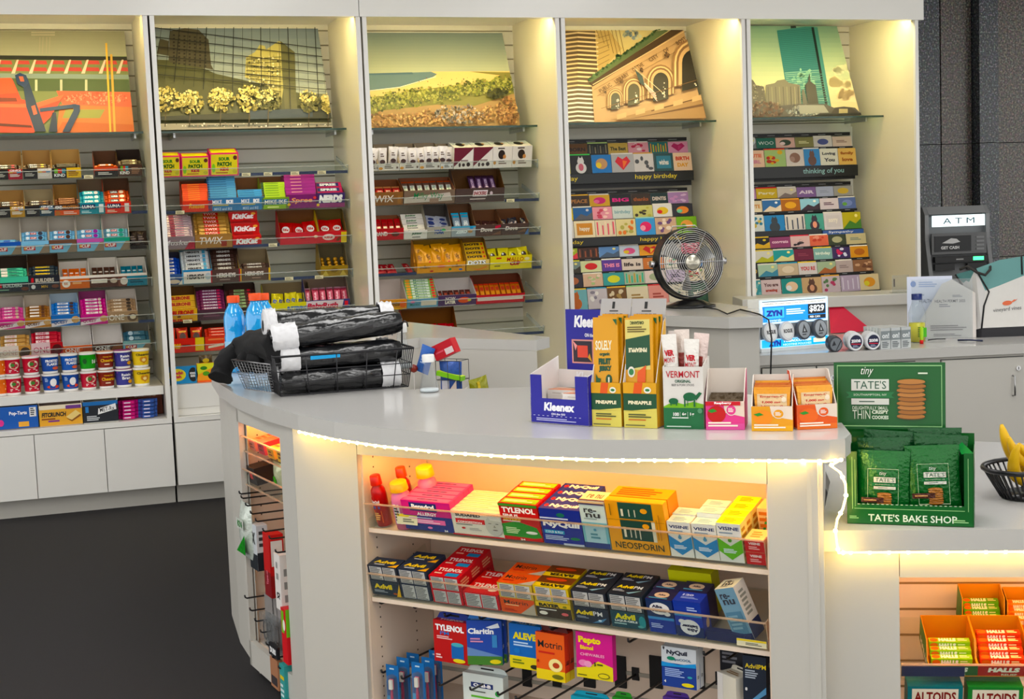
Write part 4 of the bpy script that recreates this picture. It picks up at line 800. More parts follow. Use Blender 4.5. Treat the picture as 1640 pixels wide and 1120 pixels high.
row(WALL, 2, 'top', (590, 275), (849, 268), [
 (591, 606, 'white nut butter carton at the left end', 'leftmost white carton', 11, 44, 'e4dfda', '9a8a74', JU, ju(1)),
 (606, 640, 'second white nut butter carton from the left', 'second white carton', 11, 44, 'e4dfda', '9a8a74', JU, ju(2)),
 (640, 672, 'third white nut butter carton from the left', 'third white carton', 11, 44, 'e4dfda', '9a8a74', JU, ju(2)),
 (672, 706, 'fourth white nut butter carton from the left', 'fourth white carton', 11, 44, 'e4dfda', '9a8a74', JU, ju(3)),
 (706, 726, 'narrow white and blue nut butter carton', 'narrow white carton', 9, 42, 'dcdcdc', '9a8a74', JU, ju(2, rows=1)),
 (727, 758, 'left white and maroon cube box', '', 33, 0, 'ece6e0', '', JB(1), None, bxj(1)),
 (758, 789, 'right white and maroon cube box', '', 33, 0, 'ece6e0', '', JB(1), None, bxj(1)),
 (789, 820, 'plain white cube box, left of two,', '', 33, 0, 'ece6e0', '', JB(0), None, bxj(0)),
 (820, 852, 'plain white cube box at right end', '', 33, 0, 'ece6e0', '', JB(0), None, bxj(0)),
])
row(WALL, 2, 'second', (591, 331), (851, 321), [
 (591, 646, 'brown and red caramel wafer carton', 'brown and red carton', 21, 42, '8a6038', '7a4a30', [T_('TWIX', .36, .5, .72, .5, 'd0303a', .1, .1), T_('TWIX', .36, .5, .72, .5, 'f4ece4', .02, .1), ('R', .84, .1, .94, .7, 'a07040')], ('K', 4, 'red wafer bar', 'candy_bar', 'b83a3a', [T_('TWIX', .5, .5, .6, .6, 'f0d8c8', .06)], dict(L=.1, ends='c88a60'))),
 (647, 729, 'wide brown carton with green and white lettering', 'wide brown carton', 22, 43, '7a6656', '7a4a34', [('P', [(0, .1), (0, .5), (.9, .8), (.95, .2)], 'c8beb4'), T_('Milky Way', .48, .55, .58, .56, '2a7a4a', .05, .15), ('R', .5, .1, .68, .4, '9a8070')], ('K', 7, 'brown, green and white bar', 'candy_bar', '6a5248', [('R', .15, .1, .85, .9, 'dcdcd4'), T_('MilkyWay', .5, .5, .6, .5, '2a8a50', .05)], dict(L=.13, ends='a04830'))),
 (729, 808, 'wide dark carton with white lettered plate', 'wide dark carton', 22, 56, '4a3a36', '5a3c20', [('P', [(.35, .42), (.37, .86), (.66, .86), (.64, .42)], 'e8dce0'), T_('SNICKERS', .5, .64, .26, .28, '8a3a3a', .05, .1), ('E', .73, .62, .03, .14, 'c8b8c0'), ('L', .3, .18, .75, .3, 1, 'd8c8c4')], ('K', 4, 'purple nougat bar', 'candy_bar', '4a3050', [T_('SNICKERS', .5, .5, .8, .5, 'c8b0d0', .05)], dict(x=(.35, .9), L=.13, ends='3a2030', rows=2))),
], tags=(817,))
row(WALL, 2, 'third', (594, 386), (851, 376), [
 (594, 647, 'red carton with white lettering', 'red carton', 19, 40, 'b82a34', '8a5a40', [T_('GRAND', .28, .55, .46, .36, 'f0e4e0', .04), ('E', .75, .5, .12, .2, '5a2a1a')], ('K', 5, 'red caramel bar', 'candy_bar', 'c02434', [('R', .15, .15, .5, .85, 'e8d0c8'), ('R', .6, .2, .85, .8, 'a03030')], dict(L=.12, x=(0, .98)))),
 (647, 685, 'white mint box carton with green lettering', 'white mint carton', 14, 24, 'e4e0d8', 'c8c4bc', [T_('Junior', .55, .62, .44, .34, '2a5a3a', .05, .1), ('L', .35, .15, .85, .3, 1, '202020')], bx(4, 'white mint candy box', 'e6e2da', [T_('Junior', .45, .65, .5, .5, '2a6a3a', .05, .1), ('L', .2, .1, .9, .35, 1, '1a1a1a')], t=.04, lean=52)),
 (684, 723, 'silver grey peppermint patty carton', 'silver carton', 18, 56, 'a8a498', '4a4440', [T_('YORK', .5, .55, .44, .4, '2a4a8a', .06, .2), ('E', .68, .68, .09, .14, '4a9a60')], ('P', 2, 'silver and blue patty packet', 'candy_packet', 'b8bcc8', [('E', .5, .3, .3, .16, '2c3c7c'), ('E', .5, .7, .3, .16, '3a4478')], dict(h=.085, t=.02, lean=50, rows=2, cat='candy packet'))),
 (723, 762, 'silver and sky blue bar carton', 'sky blue trimmed carton', 17, 54, '9aa4a8', '6a4a34', [('R', 0, .88, 1, 1, '4aa8cc'), T_('ZERO', .42, .5, .46, .34, 'e8f0f0', .07, .2), ('E', .78, .5, .1, .14, 'b8906a'), ('R', .76, .75, .9, .95, '3a8ac0')], ('K', 2, 'silver blue bar', 'candy_bar', '8a9aa8', [T_('ZERO', .4, .5, .4, .6, 'e8f0f4', .05), ('R', .85, 0, 1, 1, '3aa0c8')], dict(L=.14, x=(.15, .85), ends='3ab0d8', lean=44))),
 (762, 804, 'dark brown chocolate carton with red ribbon', 'dark carton with ribbon', 18, 42, '4e3a34', '6a4630', [T_('Dove', .42, .55, .46, .36, 'e8dcd4', .04, .15), ('P', [(.72, .55), (.95, .75), (.95, .95), (.75, .85)], 'c03048'), ('P', [(.6, .1), (.95, .4), (.95, .1)], '7a5a48')], ('P', 3, 'dark red trimmed bar', 'candy_bar', '4a2c28', [T_('Dove', .5, .5, .5, .3, 'd8c0b8', .05), ('R', 0, .1, 1, .2, 'a02838')], dict(h=.075, t=.02, lean=50, cat='candy bar'))),
 (804, 847, 'dark brown chocolate carton with blue ribbon', 'dark blue trimmed carton', 18, 42, '4e3e3a', '6a4630', [T_('Dove', .36, .6, .46, .36, 'e8dcd4', .04, .15), ('P', [(.85, 0), (.97, .5), (1, .5), (1, 0)], '5a7ab0'), ('P', [(.55, .2), (.9, .55), (.88, .25)], '7a5a48')], ('P', 4, 'dark blue bar', 'candy_bar', '2c2c3c', [T_('Dove', .5, .5, .6, .3, 'd8c8c8', .06, 0, 1.1), ('R', 0, .1, 1, .2, '3a5a98')], dict(h=.08, t=.02, lean=45, cat='candy bar'))),
])
row(WALL, 2, 'fourth', (595, 441), (853, 432), [
 (668, 746, 'wide yellow peanut candy carton', 'wide yellow carton', 17, 54, 'e0a028', '8a6a30', [T_('m&m', .16, .6, .2, .32, '4a2a18', .08), ('E', .5, .62, .09, .14, 'd8642c'), T_('m&m', .82, .62, .2, .32, '4a2a18', .08), ('E', .3, .2, .04, .08, 'a83020'), ('E', .68, .3, .03, .1, '3a8a4a'), ('E', .9, .25, .04, .09, '3a6ab0')], ('P', 5, 'yellow candy bag', 'candy_bag', 'e8a820', [T_('m&m', .5, .55, .6, .3, '4a2014', .1, 0, -1.2), ('E', .5, .15, .1, .07, 'c83020')], dict(h=.12, t=.03, lean=34, rows=2, cat='candy bag', w=.075))),
 (747, 784, 'yellow and orange gumdrop box carton', 'yellow and orange carton', 18, 53, 'c8a050', '7a5a30', [('R', 0, .55, 1, 1, 'e0c880'), T_('DOTS', .45, .75, .78, .38, '2a2a2a', .1), T_('DOTS', .45, .75, .78, .38, 'ffffff', .04), ('P', [(.05, .4), (.5, .15), (.9, .4), (.9, .3), (.5, .05)], 'd87a30')], bx(5, 'yellow gumdrop candy box', 'd8b040', [T_('DOTS', .45, .5, .7, .6, '3a2a20', .08), ('E', .9, .5, .05, .3, 'c84a30')], t=.033, lean=54)),
 (785, 852, 'bright yellow cup candy carton', 'bright yellow carton', 22, 34, 'e8d820', 'a89a20', [T_('MALLO', .6, .72, .4, .3, 'b02820', .08, .1), T_('CUP', .6, .42, .26, .3, 'b02820', .08, .1), ('E', .88, .72, .06, .12, 'e8e0b0'), ('L', .1, .2, .3, .34, 1, '7a6a10'), ('R', .14, .78, .26, .9, 'c04030')], ('P', 4, 'bright yellow cup packet', 'candy_packet', 'e8dc28', [('E', .5, .5, .3, .26, '3a2a1a'), ('E', .4, .6, .1, .1, 'f0ece0')], dict(h=.1, t=.025, lean=36, cat='candy packet', w=.07))),
])
me = wrapper(.135, .034, .018, 'b83038', [T_('CARAMEL', .5, .5, .7, .4, 'e8c8b8', .04)], ends='8a2028').mesh('candy_bar')
zr = (WALL.at(595, 441, .38)[1]+WALL.at(853, 432, .38)[1])/2
for i in range(6):
    px = 603+i*8.5 if i < 5 else 661
    u = WALL.at(px, 438, .4)[0]
    tag(link('candy_bar', me, WALL.M(u, .4, zr+.018, R(16)) @ Tr(0, .07, 0) @ Rz(.12*(i % 2)) @ Rx(-R(80)) @ Ry(-math.pi/2)), 'loose red candy bar %s, fourth shelf of the middle bay' % (ordw(i, 6, 'left', 'right')), 'candy bar', 'loose red candy bars')
row(WALL, 2, 'fifth', (598, 497.5), (855, 484), [
 (598, 607, 'thin clear divider', '', 20, 0, 'c8c4bc', '', [], None, dict(kind='box', d=.16, name='shelf_divider', cat='divider')),
 (607, 652, 'white open carton with orange fruit chew front', 'orange fruit carton', 16, 48, 'd89a30', 'd4ccc8', [('E', .12, .5, .12, .3, 'e8a838'), T_('Mamba', .5, .58, .5, .44, '3a3420', .06, .1), ('E', .86, .5, .12, .34, 'e07030'), ('P', [(.1, 0), (.5, .24), (.9, 0)], 'f0c040')], ('S', 2, 'orange fruit chew pack', 'candy_pack', 'e0a030', [T_('Mamba', .4, .5, .5, .6, '4a6a2a', .06)], dict(cat='candy', t=.018, z0=.03, lean=30))),
 (652, 702, 'light blue fruit chew carton with white patch', 'light blue carton', 15, 48, '6a98b0', 'a8a49c', [('R', .45, .25, .95, .8, 'ddd4c4'), ('E', .18, .7, .08, .12, 'd8508a'), T_('Mamba', .25, .4, .3, .22, '2a6a4a', .05)], ('S', 8, 'green and yellow chew pack', 'candy_pack', '8ab868', [('E', .1, .5, .08, .45, 'e8a030'), ('R', .2, .1, .8, .9, 'dce8d8'), T_('Mamba', .5, .5, .4, .7, '2a7a5a', .06), ('E', .92, .5, .07, .4, 'd84030')], dict(cat='candy', t=.019, L=.04, lean=45))),
 (702, 763, 'purple chew carton with white lettering', 'purple chew carton', 18, 44, '4a3458', 'd8d0cc', [T_('NOW', .32, .68, .26, .3, 'f0e8d8', .06), T_('LATER', .32, .36, .28, .3, 'f0e8d8', .06), ('E', .68, .5, .16, .26, 'd8602c'), ('E', .82, .48, .05, .12, 'c8c040')], ('K', 6, 'brown and orange bar', 'candy_bar', '5a2e28', [('R', .1, .15, .5, .85, 'c06a38'), ('R', .55, .2, .9, .8, 'a85040')], dict(L=.08, x=(.02, .92)))),
 (763, 841, 'wide red carton with a white stripe', 'wide red striped carton', 15, 46, 'b83038', '6a3828', [('R', .02, .35, .96, .72, 'e8d8d0')], ('K', 9, 'orange peanut bar', 'candy_bar', 'd07a28', [('R', .1, .1, .45, .9, 'e8a040'), ('R', .55, .1, .9, .9, 'c04838')], dict(L=.12, x=(0, .98), ends='c8483a'))),
])
row(WALL, 2, 'sixth', (600, 552), (858, 534), [
 (600, 648, 'dark red carton mostly behind the black rolls', 'dark red carton', 14, 44, '8a1c28', '5a2420', [], ('P', 3, 'red chocolate bag', 'candy_bag', 'b82030', [('E', .5, .5, .3, .3, 'e8c8c0')], dict(h=.09, lean=40))),
 (648, 734, 'wide red carton with brown back', 'wide brown backed carton', 12, 56, 'c42838', '7a4c24', [], ('P', 6, 'red cookie bar bag', 'candy_bag', 'b82434', [('E', .5, .55, .32, .22, 'f0e8e8'), ('E', .5, .3, .2, .12, 'e0a040')], dict(h=.08, lean=45, t=.025))),
])
# ================================================================ pictures leaning on the glass shelves
def poster(b, pxr, pyb, pxt, pyt, label, draw, base):
    d0, d1 = GD+.05, .70
    uR, z0 = WALL.at(pxr, pyb, d0); z0 = GZ[b]+.001
    z1 = WALL.at(pxt, pyt, d1)[1]; u0 = PX[b]+.04; w = uR-u0; h = math.hypot(z1-z0, d1-d0); ln = math.atan2(d1-d0, z1-z0)
    M = WALL.M(u0, d0, z0) @ Rx(-ln); Mi = M.inverted()
    mb = MB('print').box(0, w, 0, .012, 0, h, 'd8d4c8', f=base); rn = random.Random(b+3)
    def pp(px, py):
        r = ray(px, py); o = Mi @ CAM; d = (Mi.to_3x3() @ r); t = -o.y/d.y; p = o+d*t; return (min(max(p.x/w, 0), 1), min(max(p.z/h, 0), 1))
    f = Face(mb, (0, 0, 0), (w, 0, 0), (0, 0, h), 'print')
    class K: pass
    k = K(); k.f = f; k.rn = rn; k.pp = pp
    def poly(pts, col): f.draw([('P', [pp(*p) for p in pts], col)])
    def blobs(n, cx, cy, rx, ry, r, cols):
        for _ in range(n):
            a = rn.random()*6.283; q = rn.random()**.5; x, y = cx+rx*q*math.cos(a), cy+ry*q*math.sin(a); rr = r*(.5+rn.random()); m = rn.randint(4, 6); a0 = rn.random()*3
            mb.poly([f.pt(*pp(x+rr*math.cos(a0+6.283*i/m)*(.7+.5*rn.random()), y-rr*math.sin(a0+6.283*i/m)*(.7+.5*rn.random()))) for i in range(m)], rn.choice(cols), 'print')
        f.o += .0003
    def text(t, px, py, wpx, hpx, col, rot=0, bold=.02):
        x, y = pp(px, py); x2, _ = pp(px+wpx/2, py); _, y2 = pp(px, py-hpx); f.draw([('T', t, x, y, (x2-x)*2, y2-y, col, bold, 0, rot)])
    def line(x0, y0, x1, y1, wd, col):
        dx, dy = x1-x0, y1-y0; l = math.hypot(dx, dy); nx, ny = -dy/l*wd/2, dx/l*wd/2; poly([(x0+nx, y0+ny), (x1+nx, y1+ny), (x1-nx, y1-ny), (x0-nx, y0-ny)], col)
    k.poly, k.blobs, k.text, k.line = poly, blobs, text, line
    k.quad = lambda a, b_, c, d, col: mb.poly([f.pt(*pp(*q)) for q in (a, b_, c, d)], col, 'print')
    draw(k)
    thing('picture_panel', mb, label, 'picture', M)
def gradient(k, x0, x1, y0, y1, c0, c1, n=14):
    A = [int(c0[i:i+2], 16) for i in (0, 2, 4)]; B = [int(c1[i:i+2], 16) for i in (0, 2, 4)]
    for i in range(n):
        t = (i+.5)/n; c = '%02x%02x%02x' % tuple(int(a+(b-a)*t) for a, b in zip(A, B)); ya = y0+(y1-y0)*i/n; yb = y0+(y1-y0)*(i+1)/n
        k.quad((x0, yb), (x1, yb), (x1, ya), (x0, ya), c)
    k.f.o += .0003
def ballpark(k):
    gradient(k, -140, 222, 40, 90, '8a8870', '9a9a80', 8)
    k.poly([(-140, 88), (220, 92), (220, 215), (-140, 215)], '707848'); k.poly([(-140, 88), (220, 91), (220, 97), (-140, 95)], '2c2e28')
    for y, c in ((97, 'b8403a'), (108, 'b04038')):
        for i in range(10): k.quad((-60+i*28, y+6), (-36+i*28, y+6.5), (-38+i*28, y+.5), (-58+i*28, y), c)
    k.f.o += .0003
    for i in range(11): k.quad((-66+i*28, 118), (-60+i*28, 118), (-54+i*28, 96), (-57+i*28, 96), 'c8b8a0')
    k.f.o += .0003
    k.poly([(-140, 117), (220, 120), (220, 127), (-140, 125)], '7a8a80'); k.poly([(-140, 125), (220, 128), (220, 147), (-140, 146)], '4a5a38')
    for x in (56, 96, 136): k.poly([(x, 146), (x+4, 146), (x+4, 128), (x, 128)], 'b0b090')
    k.poly([(90, 146), (220, 148), (220, 172), (100, 168)], 'c8583a'); k.blobs(200, 155, 158, 52, 9, 1.4, ['d87858', 'b84830', 'e09070'])
    k.poly([(96, 168), (220, 172), (220, 215), (90, 215)], 'c06a30'); k.poly([(105, 176), (168, 176), (160, 190), (100, 190)], '8a8a3c'); k.poly([(100, 196), (220, 200), (220, 214), (90, 214)], 'b85a24')
    for x in (63, 68, 74, 79): k.line(x, 88, x+1, 60, 1.5, 'a09880')
    for y in (53, 57): k.line(50, y, 88, y, 2.4, 'b0a68c')
    k.line(170, 70, 177, 214, 3, 'd8a838'); k.line(178, 88, 184, 214, 3.6, 'c89a3c')
    k.poly([(-60, 170), (-60, 128), (20, 128), (34, 160), (60, 166), (104, 152), (80, 190), (54, 214), (-140, 214), (-140, 150)], 'd0402a')
    k.poly([(-60, 165), (30, 168), (60, 166), (104, 152), (96, 162), (60, 174), (-60, 172)], 'e8603c'); k.poly([(-140, 157), (26, 158), (28, 164), (-140, 166)], '70281c')
    k.poly([(-140, 194), (50, 202), (52, 206), (-140, 200)], '5a1c18'); k.poly([(-60, 128), (18, 126), (28, 150), (-60, 158)], 'e0512e')
    k.poly([(36, 130), (44, 126), (58, 166), (74, 212), (56, 212), (42, 172)], '1f3350'); k.poly([(24, 122), (32, 118), (42, 122), (46, 134), (40, 142), (28, 136)], '22385a'); k.poly([(30, 124), (37, 124), (39, 132), (33, 132)], 'c05a3a')
    k.line(64, 178, 122, 171, 6, '24405f'); k.poly([(116, 168), (128, 170), (128, 180), (112, 213), (100, 213), (118, 178)], '1f3858'); k.poly([(84, 182), (90, 182), (92, 213), (78, 213)], '1a2c48')
    k.poly([(50, 172), (56, 170), (60, 184), (54, 186)], 'd05a40')
def mirror_building(k):
    gradient(k, 232, 540, 40, 150, '6f7c86', '9ca294', 10)
    k.poly([(238, 120), (430, 150), (520, 158), (545, 215), (232, 215)], '3f4028')
    k.poly([(238, 95), (300, 98), (345, 118), (450, 142), (545, 160), (545, 215), (232, 215)], '4c4c2c')
    k.poly([(270, 96), (272, 50), (296, 44), (318, 48), (334, 64), (338, 104), (342, 112), (272, 100)], '4a4434'); k.poly([(251, 86), (256, 62), (270, 66), (271, 90)], '46402e')
    for i in range(7):
        for j in range(9): k.quad((277+i*8.4, 58+j*5.6+i*.8), (280+i*8.4, 58+j*5.6+i*.8), (280+i*8.4, 55.5+j*5.6+i*.8), (277+i*8.4, 55.5+j*5.6+i*.8), '2a2620')
    k.f.o += .0003
    k.poly([(392, 124), (394, 92), (408, 84), (416, 72), (424, 74), (426, 80), (446, 66), (452, 68), (454, 140), (450, 170), (430, 140)], 'b0a45c'); k.poly([(449, 66), (472, 84), (474, 150), (476, 175), (456, 175), (452, 120)], '5c5a38')
    for i in range(8):
        k.line(396+i*7, 90+((i*5) % 7)-4*(i > 3), 396+i*7, 128+i*3, .9, 'd8cc90' if i % 2 else '8a8050')
    for j in range(8): k.line(394, 96+j*6, 450, 92+j*8, 1.1, '5f5a30')
    for i in range(7): k.blobs(9, 399+i*7.5, 118, 1.5, 26, 1.5, ['e6dca4', '4e4a28'])
    for i in range(21):
        x = 244+i*14.5-(i*.1); k.line(x, 44, x+(i-7)*1.1-4, 120+i*4.2, 1.3 if i % 3 == 0 else .6, '1f221e')
    for j in range(9): k.line(240, 46+j*15, 545, 46+j*15+34+j*-1.8, 1.3, '23241e') if j < 6 else None
    k.poly([(232, 190), (545, 176), (545, 192), (232, 196)], '22261f'); k.poly([(400, 180), (500, 176), (500, 190), (400, 194)], '2b3a4a')
    k.poly([(232, 201), (545, 199), (545, 215), (232, 215)], '9a9282'); k.poly([(300, 203), (545, 200), (545, 203), (300, 207)], '6a6a60')
    for cx, cy, rx, ry, cs in ((266, 160, 26, 20, 0), (305, 164, 20, 18, 0), (354, 160, 22, 18, 0), (400, 158, 22, 22, 0), (430, 162, 20, 16, 1), (495, 164, 18, 16, 1), (526, 168, 12, 14, 0)):
        k.line(cx, cy, cx-2, 206, 1.6, '4a3c22'); k.blobs(130, cx, cy+3, rx, ry, 2.1, ['9a8a3c', '6c6428', 'c8b45c', 'd8c878'] if not cs else ['5a5a30', '7a7440', '8a8448', '46461e'])
        k.blobs(50, cx-3, cy-6, rx*.75, ry*.6, 1.6, ['e4d48c', 'd0bc64'])
    k.blobs(60, 400, 204, 140, 3, 1.3, ['3a3a34', 'e8e0d0', '8a7a68'])
def beach(k):
    gradient(k, 578, 840, 50, 118, '6d7c7a', 'a5a88a', 14)
    k.poly([(580, 119), (700, 115), (728, 120), (680, 132), (640, 142), (580, 148)], '5a7274'); k.poly([(580, 118), (660, 116), (662, 119), (580, 121)], '44606a')
    k.poly([(580, 148), (640, 141), (690, 126), (700, 119), (690, 115), (840, 114), (840, 160), (580, 170)], 'd4b26a')
    k.line(580, 147, 640, 140, 1.1, 'e8dcb8'); k.line(640, 140, 698, 123, 1.1, 'e8dcb8')
    k.poly([(752, 115), (840, 116), (840, 130), (790, 128), (800, 121)], '7c7434'); k.blobs(22, 720, 130, 60, 7, .8, ['4a3a28', '7a4a34'])
    k.poly([(580, 156), (620, 154), (660, 146), (720, 138), (780, 132), (800, 126), (840, 126), (840, 212), (580, 212)], '75702c')
    k.poly([(610, 178), (700, 168), (760, 170), (840, 150), (840, 212), (580, 212)], '9a7844')
    for i in range(26): k.blobs(42, 588+i*9.6, 164-i*1.2+k.rn.uniform(-3, 5), 13, 13, 2, ['5e6420', '7e8430', '9a9838', '434a18', 'a8a450'])
    for i in range(26): k.blobs(34, 588+i*9.6, 196-i*.5+k.rn.uniform(-4, 4), 12, 13, 1.7, ['b88a4c', '9a6a38', 'c8a060', '6a4a28', 'a8784a'])
    k.blobs(160, 735, 185, 40, 16, 1.7, ['6a6058', '8a8070', 'b0a090', '4a483c']); k.blobs(60, 795, 152, 16, 8, 2.4, ['34381a', '4a4a1e'])
    k.blobs(120, 812, 180, 18, 24, 1.7, ['8a5a30', 'b07a40', '6a4420'])
def library(k):
    k.poly([(895, 46), (1130, 46), (1130, 200), (895, 200)], 'cdb27a'); gradient(k, 955, 1110, 48, 84, 'c8b680', 'c4b074', 4)
    k.blobs(26, 1012, 56, 14, 7, 3, ['6f8796', '84949a', 'b8b898'])
    k.poly([(897, 50), (953, 50), (962, 198), (897, 198)], '5c4a34'); k.poly([(953, 50), (976, 50), (996, 78), (958, 120)], 'b89a5c')
    for i in range(24):
        y = 46+i*7; k.quad((897, y+4.5), (925, y+1-.0*i), (925, y-1.6), (897, y+1.6), 'c8b084' if i < 14 else 'e0d8c8'); k.quad((925, y+1), (958, y+3), (958, y+.4), (925, y-1.6), 'd8c094' if i < 14 else 'e8e0d0')
    k.f.o += .0003
    for i in range(7): k.line(955+i*6, 48, 960+i*7.4, 62+i*8, .9, '7a6238'); k.line(976-i*.1, 56+i*8, 955, 62+i*9, .8, '7a6238')
    # facade
    k.poly([(947, 134), (1090, 50), (1122, 50), (1135, 200), (952, 200)], 'b89468'); k.poly([(944, 132), (1074, 48), (1096, 48), (948, 140)], '4a3826'); k.poly([(940, 128), (1046, 52), (1064, 48), (1070, 50), (946, 133)], '5a6a44')
    k.blobs(90, 990, 92, 4, 3, 1.6, ['3e5a3a'])
    for i in range(30): k.blobs(3, 944+i*3.8, 128-i*2.75, 2, 2, 1.8, ['3c5a38', '5a7848', '2e4428'])
    k.line(948, 138, 1098, 52, 1.4, 'd8bc8c'); k.line(950, 146, 1112, 62, .7, '8a6a44'); k.line(955, 156, 1114, 74, .9, '8a6a44')
    for t, x, y, wd in (('PUBLIC', 968, 143, 24), ('LIBRARY', 994, 127, 28), ('OF THE', 1020, 110, 22), ('CITY', 1045, 95, 18), ('OF', 1065, 83, 10), ('BOST', 1089, 68, 22)): k.text(t, x, y, wd, 6, '5a4028', .52, .01)
    for cx, cy, r, dk in ((984, 160, 10, '4a4a3c'), (1013, 148, 13, '4a4632'), (1056, 134, 17, '38342a'), (1107, 104, 24, '2a2620')):
        out = lambda q, s=1: [(cx-q, cy+60), (cx-q, cy)]+[(cx+q*math.cos(math.pi-math.pi*i/10), cy-q*1.15*math.sin(math.pi*i/10)) for i in range(11)]+[(cx+q, cy-6), (cx+q, cy+52-r)]
        b = 198
        def arch(q, col, hh): k.poly([(cx-q, min(b, cy+hh)), (cx-q, cy)]+[(cx-q*math.cos(math.pi*i/10), cy-q*1.2*math.sin(math.pi*i/10)) for i in range(11)]+[(cx+q, min(b, cy+hh-q*.4))], col)
        arch(r*1.35, '8a6440', r*1.6); arch(r*1.22, 'd2b07c', r*1.6); arch(r*1.1, '7a5838', r*1.6); arch(r*.95, 'c49c6c', r*1.6); arch(r*.72, dk, r*1.9)
        k.blobs(14, cx+r*.3, cy+r*.9, r*.2, r*.8, 1.1, ['c8c0b0', 'e0dccc'])
    for cx, cy, r in ((967, 152, 3.4), (993, 134, 3.8), (1025, 116, 5), (1066, 92, 7)): k.blobs(1, cx, cy, .1, .1, r, ['6a4c30']); k.blobs(8, cx, cy, r*.6, r*.6, 1, ['3a2c20', '8a6848'])
    for i in range(7):
        k.line(1020+i*1.5, 128+i*1.5, 1050-i*.5, 166-i*2, 1.2, 'b84a3c' if i % 2 else 'e8d8c8')
    k.poly([(1014, 116), (1026, 126), (1030, 142), (1022, 138)], '3a4a48'); k.line(1012, 112, 1062, 156, .8, 'd8c8a0')
    k.poly([(975, 196), (1130, 160), (1130, 200), (975, 200)], 'a07c50'); k.line(960, 178, 1130, 132, .8, '7a5834'); k.line(1040, 182, 1130, 160, 1.5, '5a3c24'); k.line(1000, 200, 1135, 172, 4, '6a4a30')
    for i in range(5): k.poly([(985+i*30, 196-i*7), (1000+i*30, 192-i*7), (1000+i*30, 184-i*7), (985+i*30, 188-i*7)], 'c4a070')
def tower(k):
    gradient(k, 1192, 1385, 38, 130, '6c9080', 'b4bc90', 12); gradient(k, 1192, 1385, 130, 195, 'c2c094', 'ccb484', 6)
    for y, c in ((110, 'c4c49c'), (135, 'd8c898'), (150, 'dcc494')): k.blobs(8, 1350, y, 25, 5, 9, [c])
    k.poly([(1244, 49), (1290, 43), (1300, 43), (1332, 184), (1266, 184)], '2f7474'); k.poly([(1299, 43), (1309, 44), (1332, 176), (1330, 184), (1322, 184)], '3a7c78'); k.poly([(1266, 42), (1274, 41), (1275, 45), (1266, 46)], '1c2420')
    for j in range(44): k.quad((1244.6+j*.55, 52+j*3), (1300+j*.68, 47+j*3), (1300+j*.68, 46+j*3), (1244.4+j*.55, 51+j*3), '246062' if j < 22 else '7fae98')
    k.f.o += .0003
    k.poly([(1299, 44), (1303, 44), (1325, 168), (1321, 168)], '10201e'); k.blobs(30, 1284, 130, 24, 20, 3.4, ['6fa48c', '82b094'])
    for j in range(12): k.line(1262+j*.5, 122+j*4, 1318+j*.8, 119+j*4, .9, '3f8078')
    k.poly([(1226, 180), (1226, 137), (1240, 134), (1244, 130), (1256, 128), (1263, 134), (1280, 137), (1284, 182)], '6a6656')
    for i in range(9): k.line(1229+i*6, 140, 1231+i*6, 178, .9, '8a8468' if i % 2 else '3e3c36')
    k.poly([(1198, 126), (1205, 130), (1210, 138), (1222, 140), (1224, 150), (1228, 182), (1196, 185)], '4c4840'); k.blobs(40, 1212, 155, 14, 20, 1.6, ['8a8474', '35322c', '6e685a'])
    k.poly([(1288, 138), (1293, 132), (1295, 118), (1297, 132), (1305, 138), (1310, 170), (1308, 186), (1296, 186)], '34342f'); k.poly([(1283, 146), (1286, 144), (1294, 172), (1284, 172)], '55564c')
    k.poly([(1196, 160), (1240, 172), (1275, 168), (1320, 168), (1334, 174), (1350, 172), (1368, 174), (1376, 182), (1384, 184), (1384, 195), (1196, 195)], '4b4844')
    k.blobs(220, 1225, 178, 32, 14, 1.8, ['5c4438', '6a4a3c', '8a7a6a', '3c3430']); k.blobs(120, 1285, 180, 26, 10, 2, ['9aa09c', '6a7070', '3a3c3c', 'b8b4a4'])
    k.poly([(1276, 170), (1318, 170), (1326, 182), (1280, 184)], '8c8c82'); k.poly([(1330, 182), (1336, 174), (1362, 174), (1380, 188), (1330, 190)], '3a3530'); k.poly([(1342, 176), (1356, 176), (1356, 186), (1342, 187)], 'a09468')
    k.poly([(1312, 184), (1384, 182), (1384, 195), (1300, 195)], '23241f')
poster(0, 215, 212, 203, 50, 'picture of a ballpark with a red seat, leaning on the far-left glass shelf', ballpark, '7a8a60')
poster(1, 532, 207, 523, 46, 'picture of trees before a mirrored glass building, leaning on the second glass shelf', mirror_building, '6a6a50')
poster(2, 833, 203, 813, 53, 'picture of a sandy beach with dune grass, leaning on the middle glass shelf', beach, 'a0a080')
poster(3, 1128, 193, 1101, 49, 'picture of an arched stone library with a flag, leaning on the fourth glass shelf', library, 'c8a878')
poster(4, 1378, 188, 1357, 42, 'picture of a blue glass tower over a skyline, leaning on the right glass shelf', tower, '88a890')

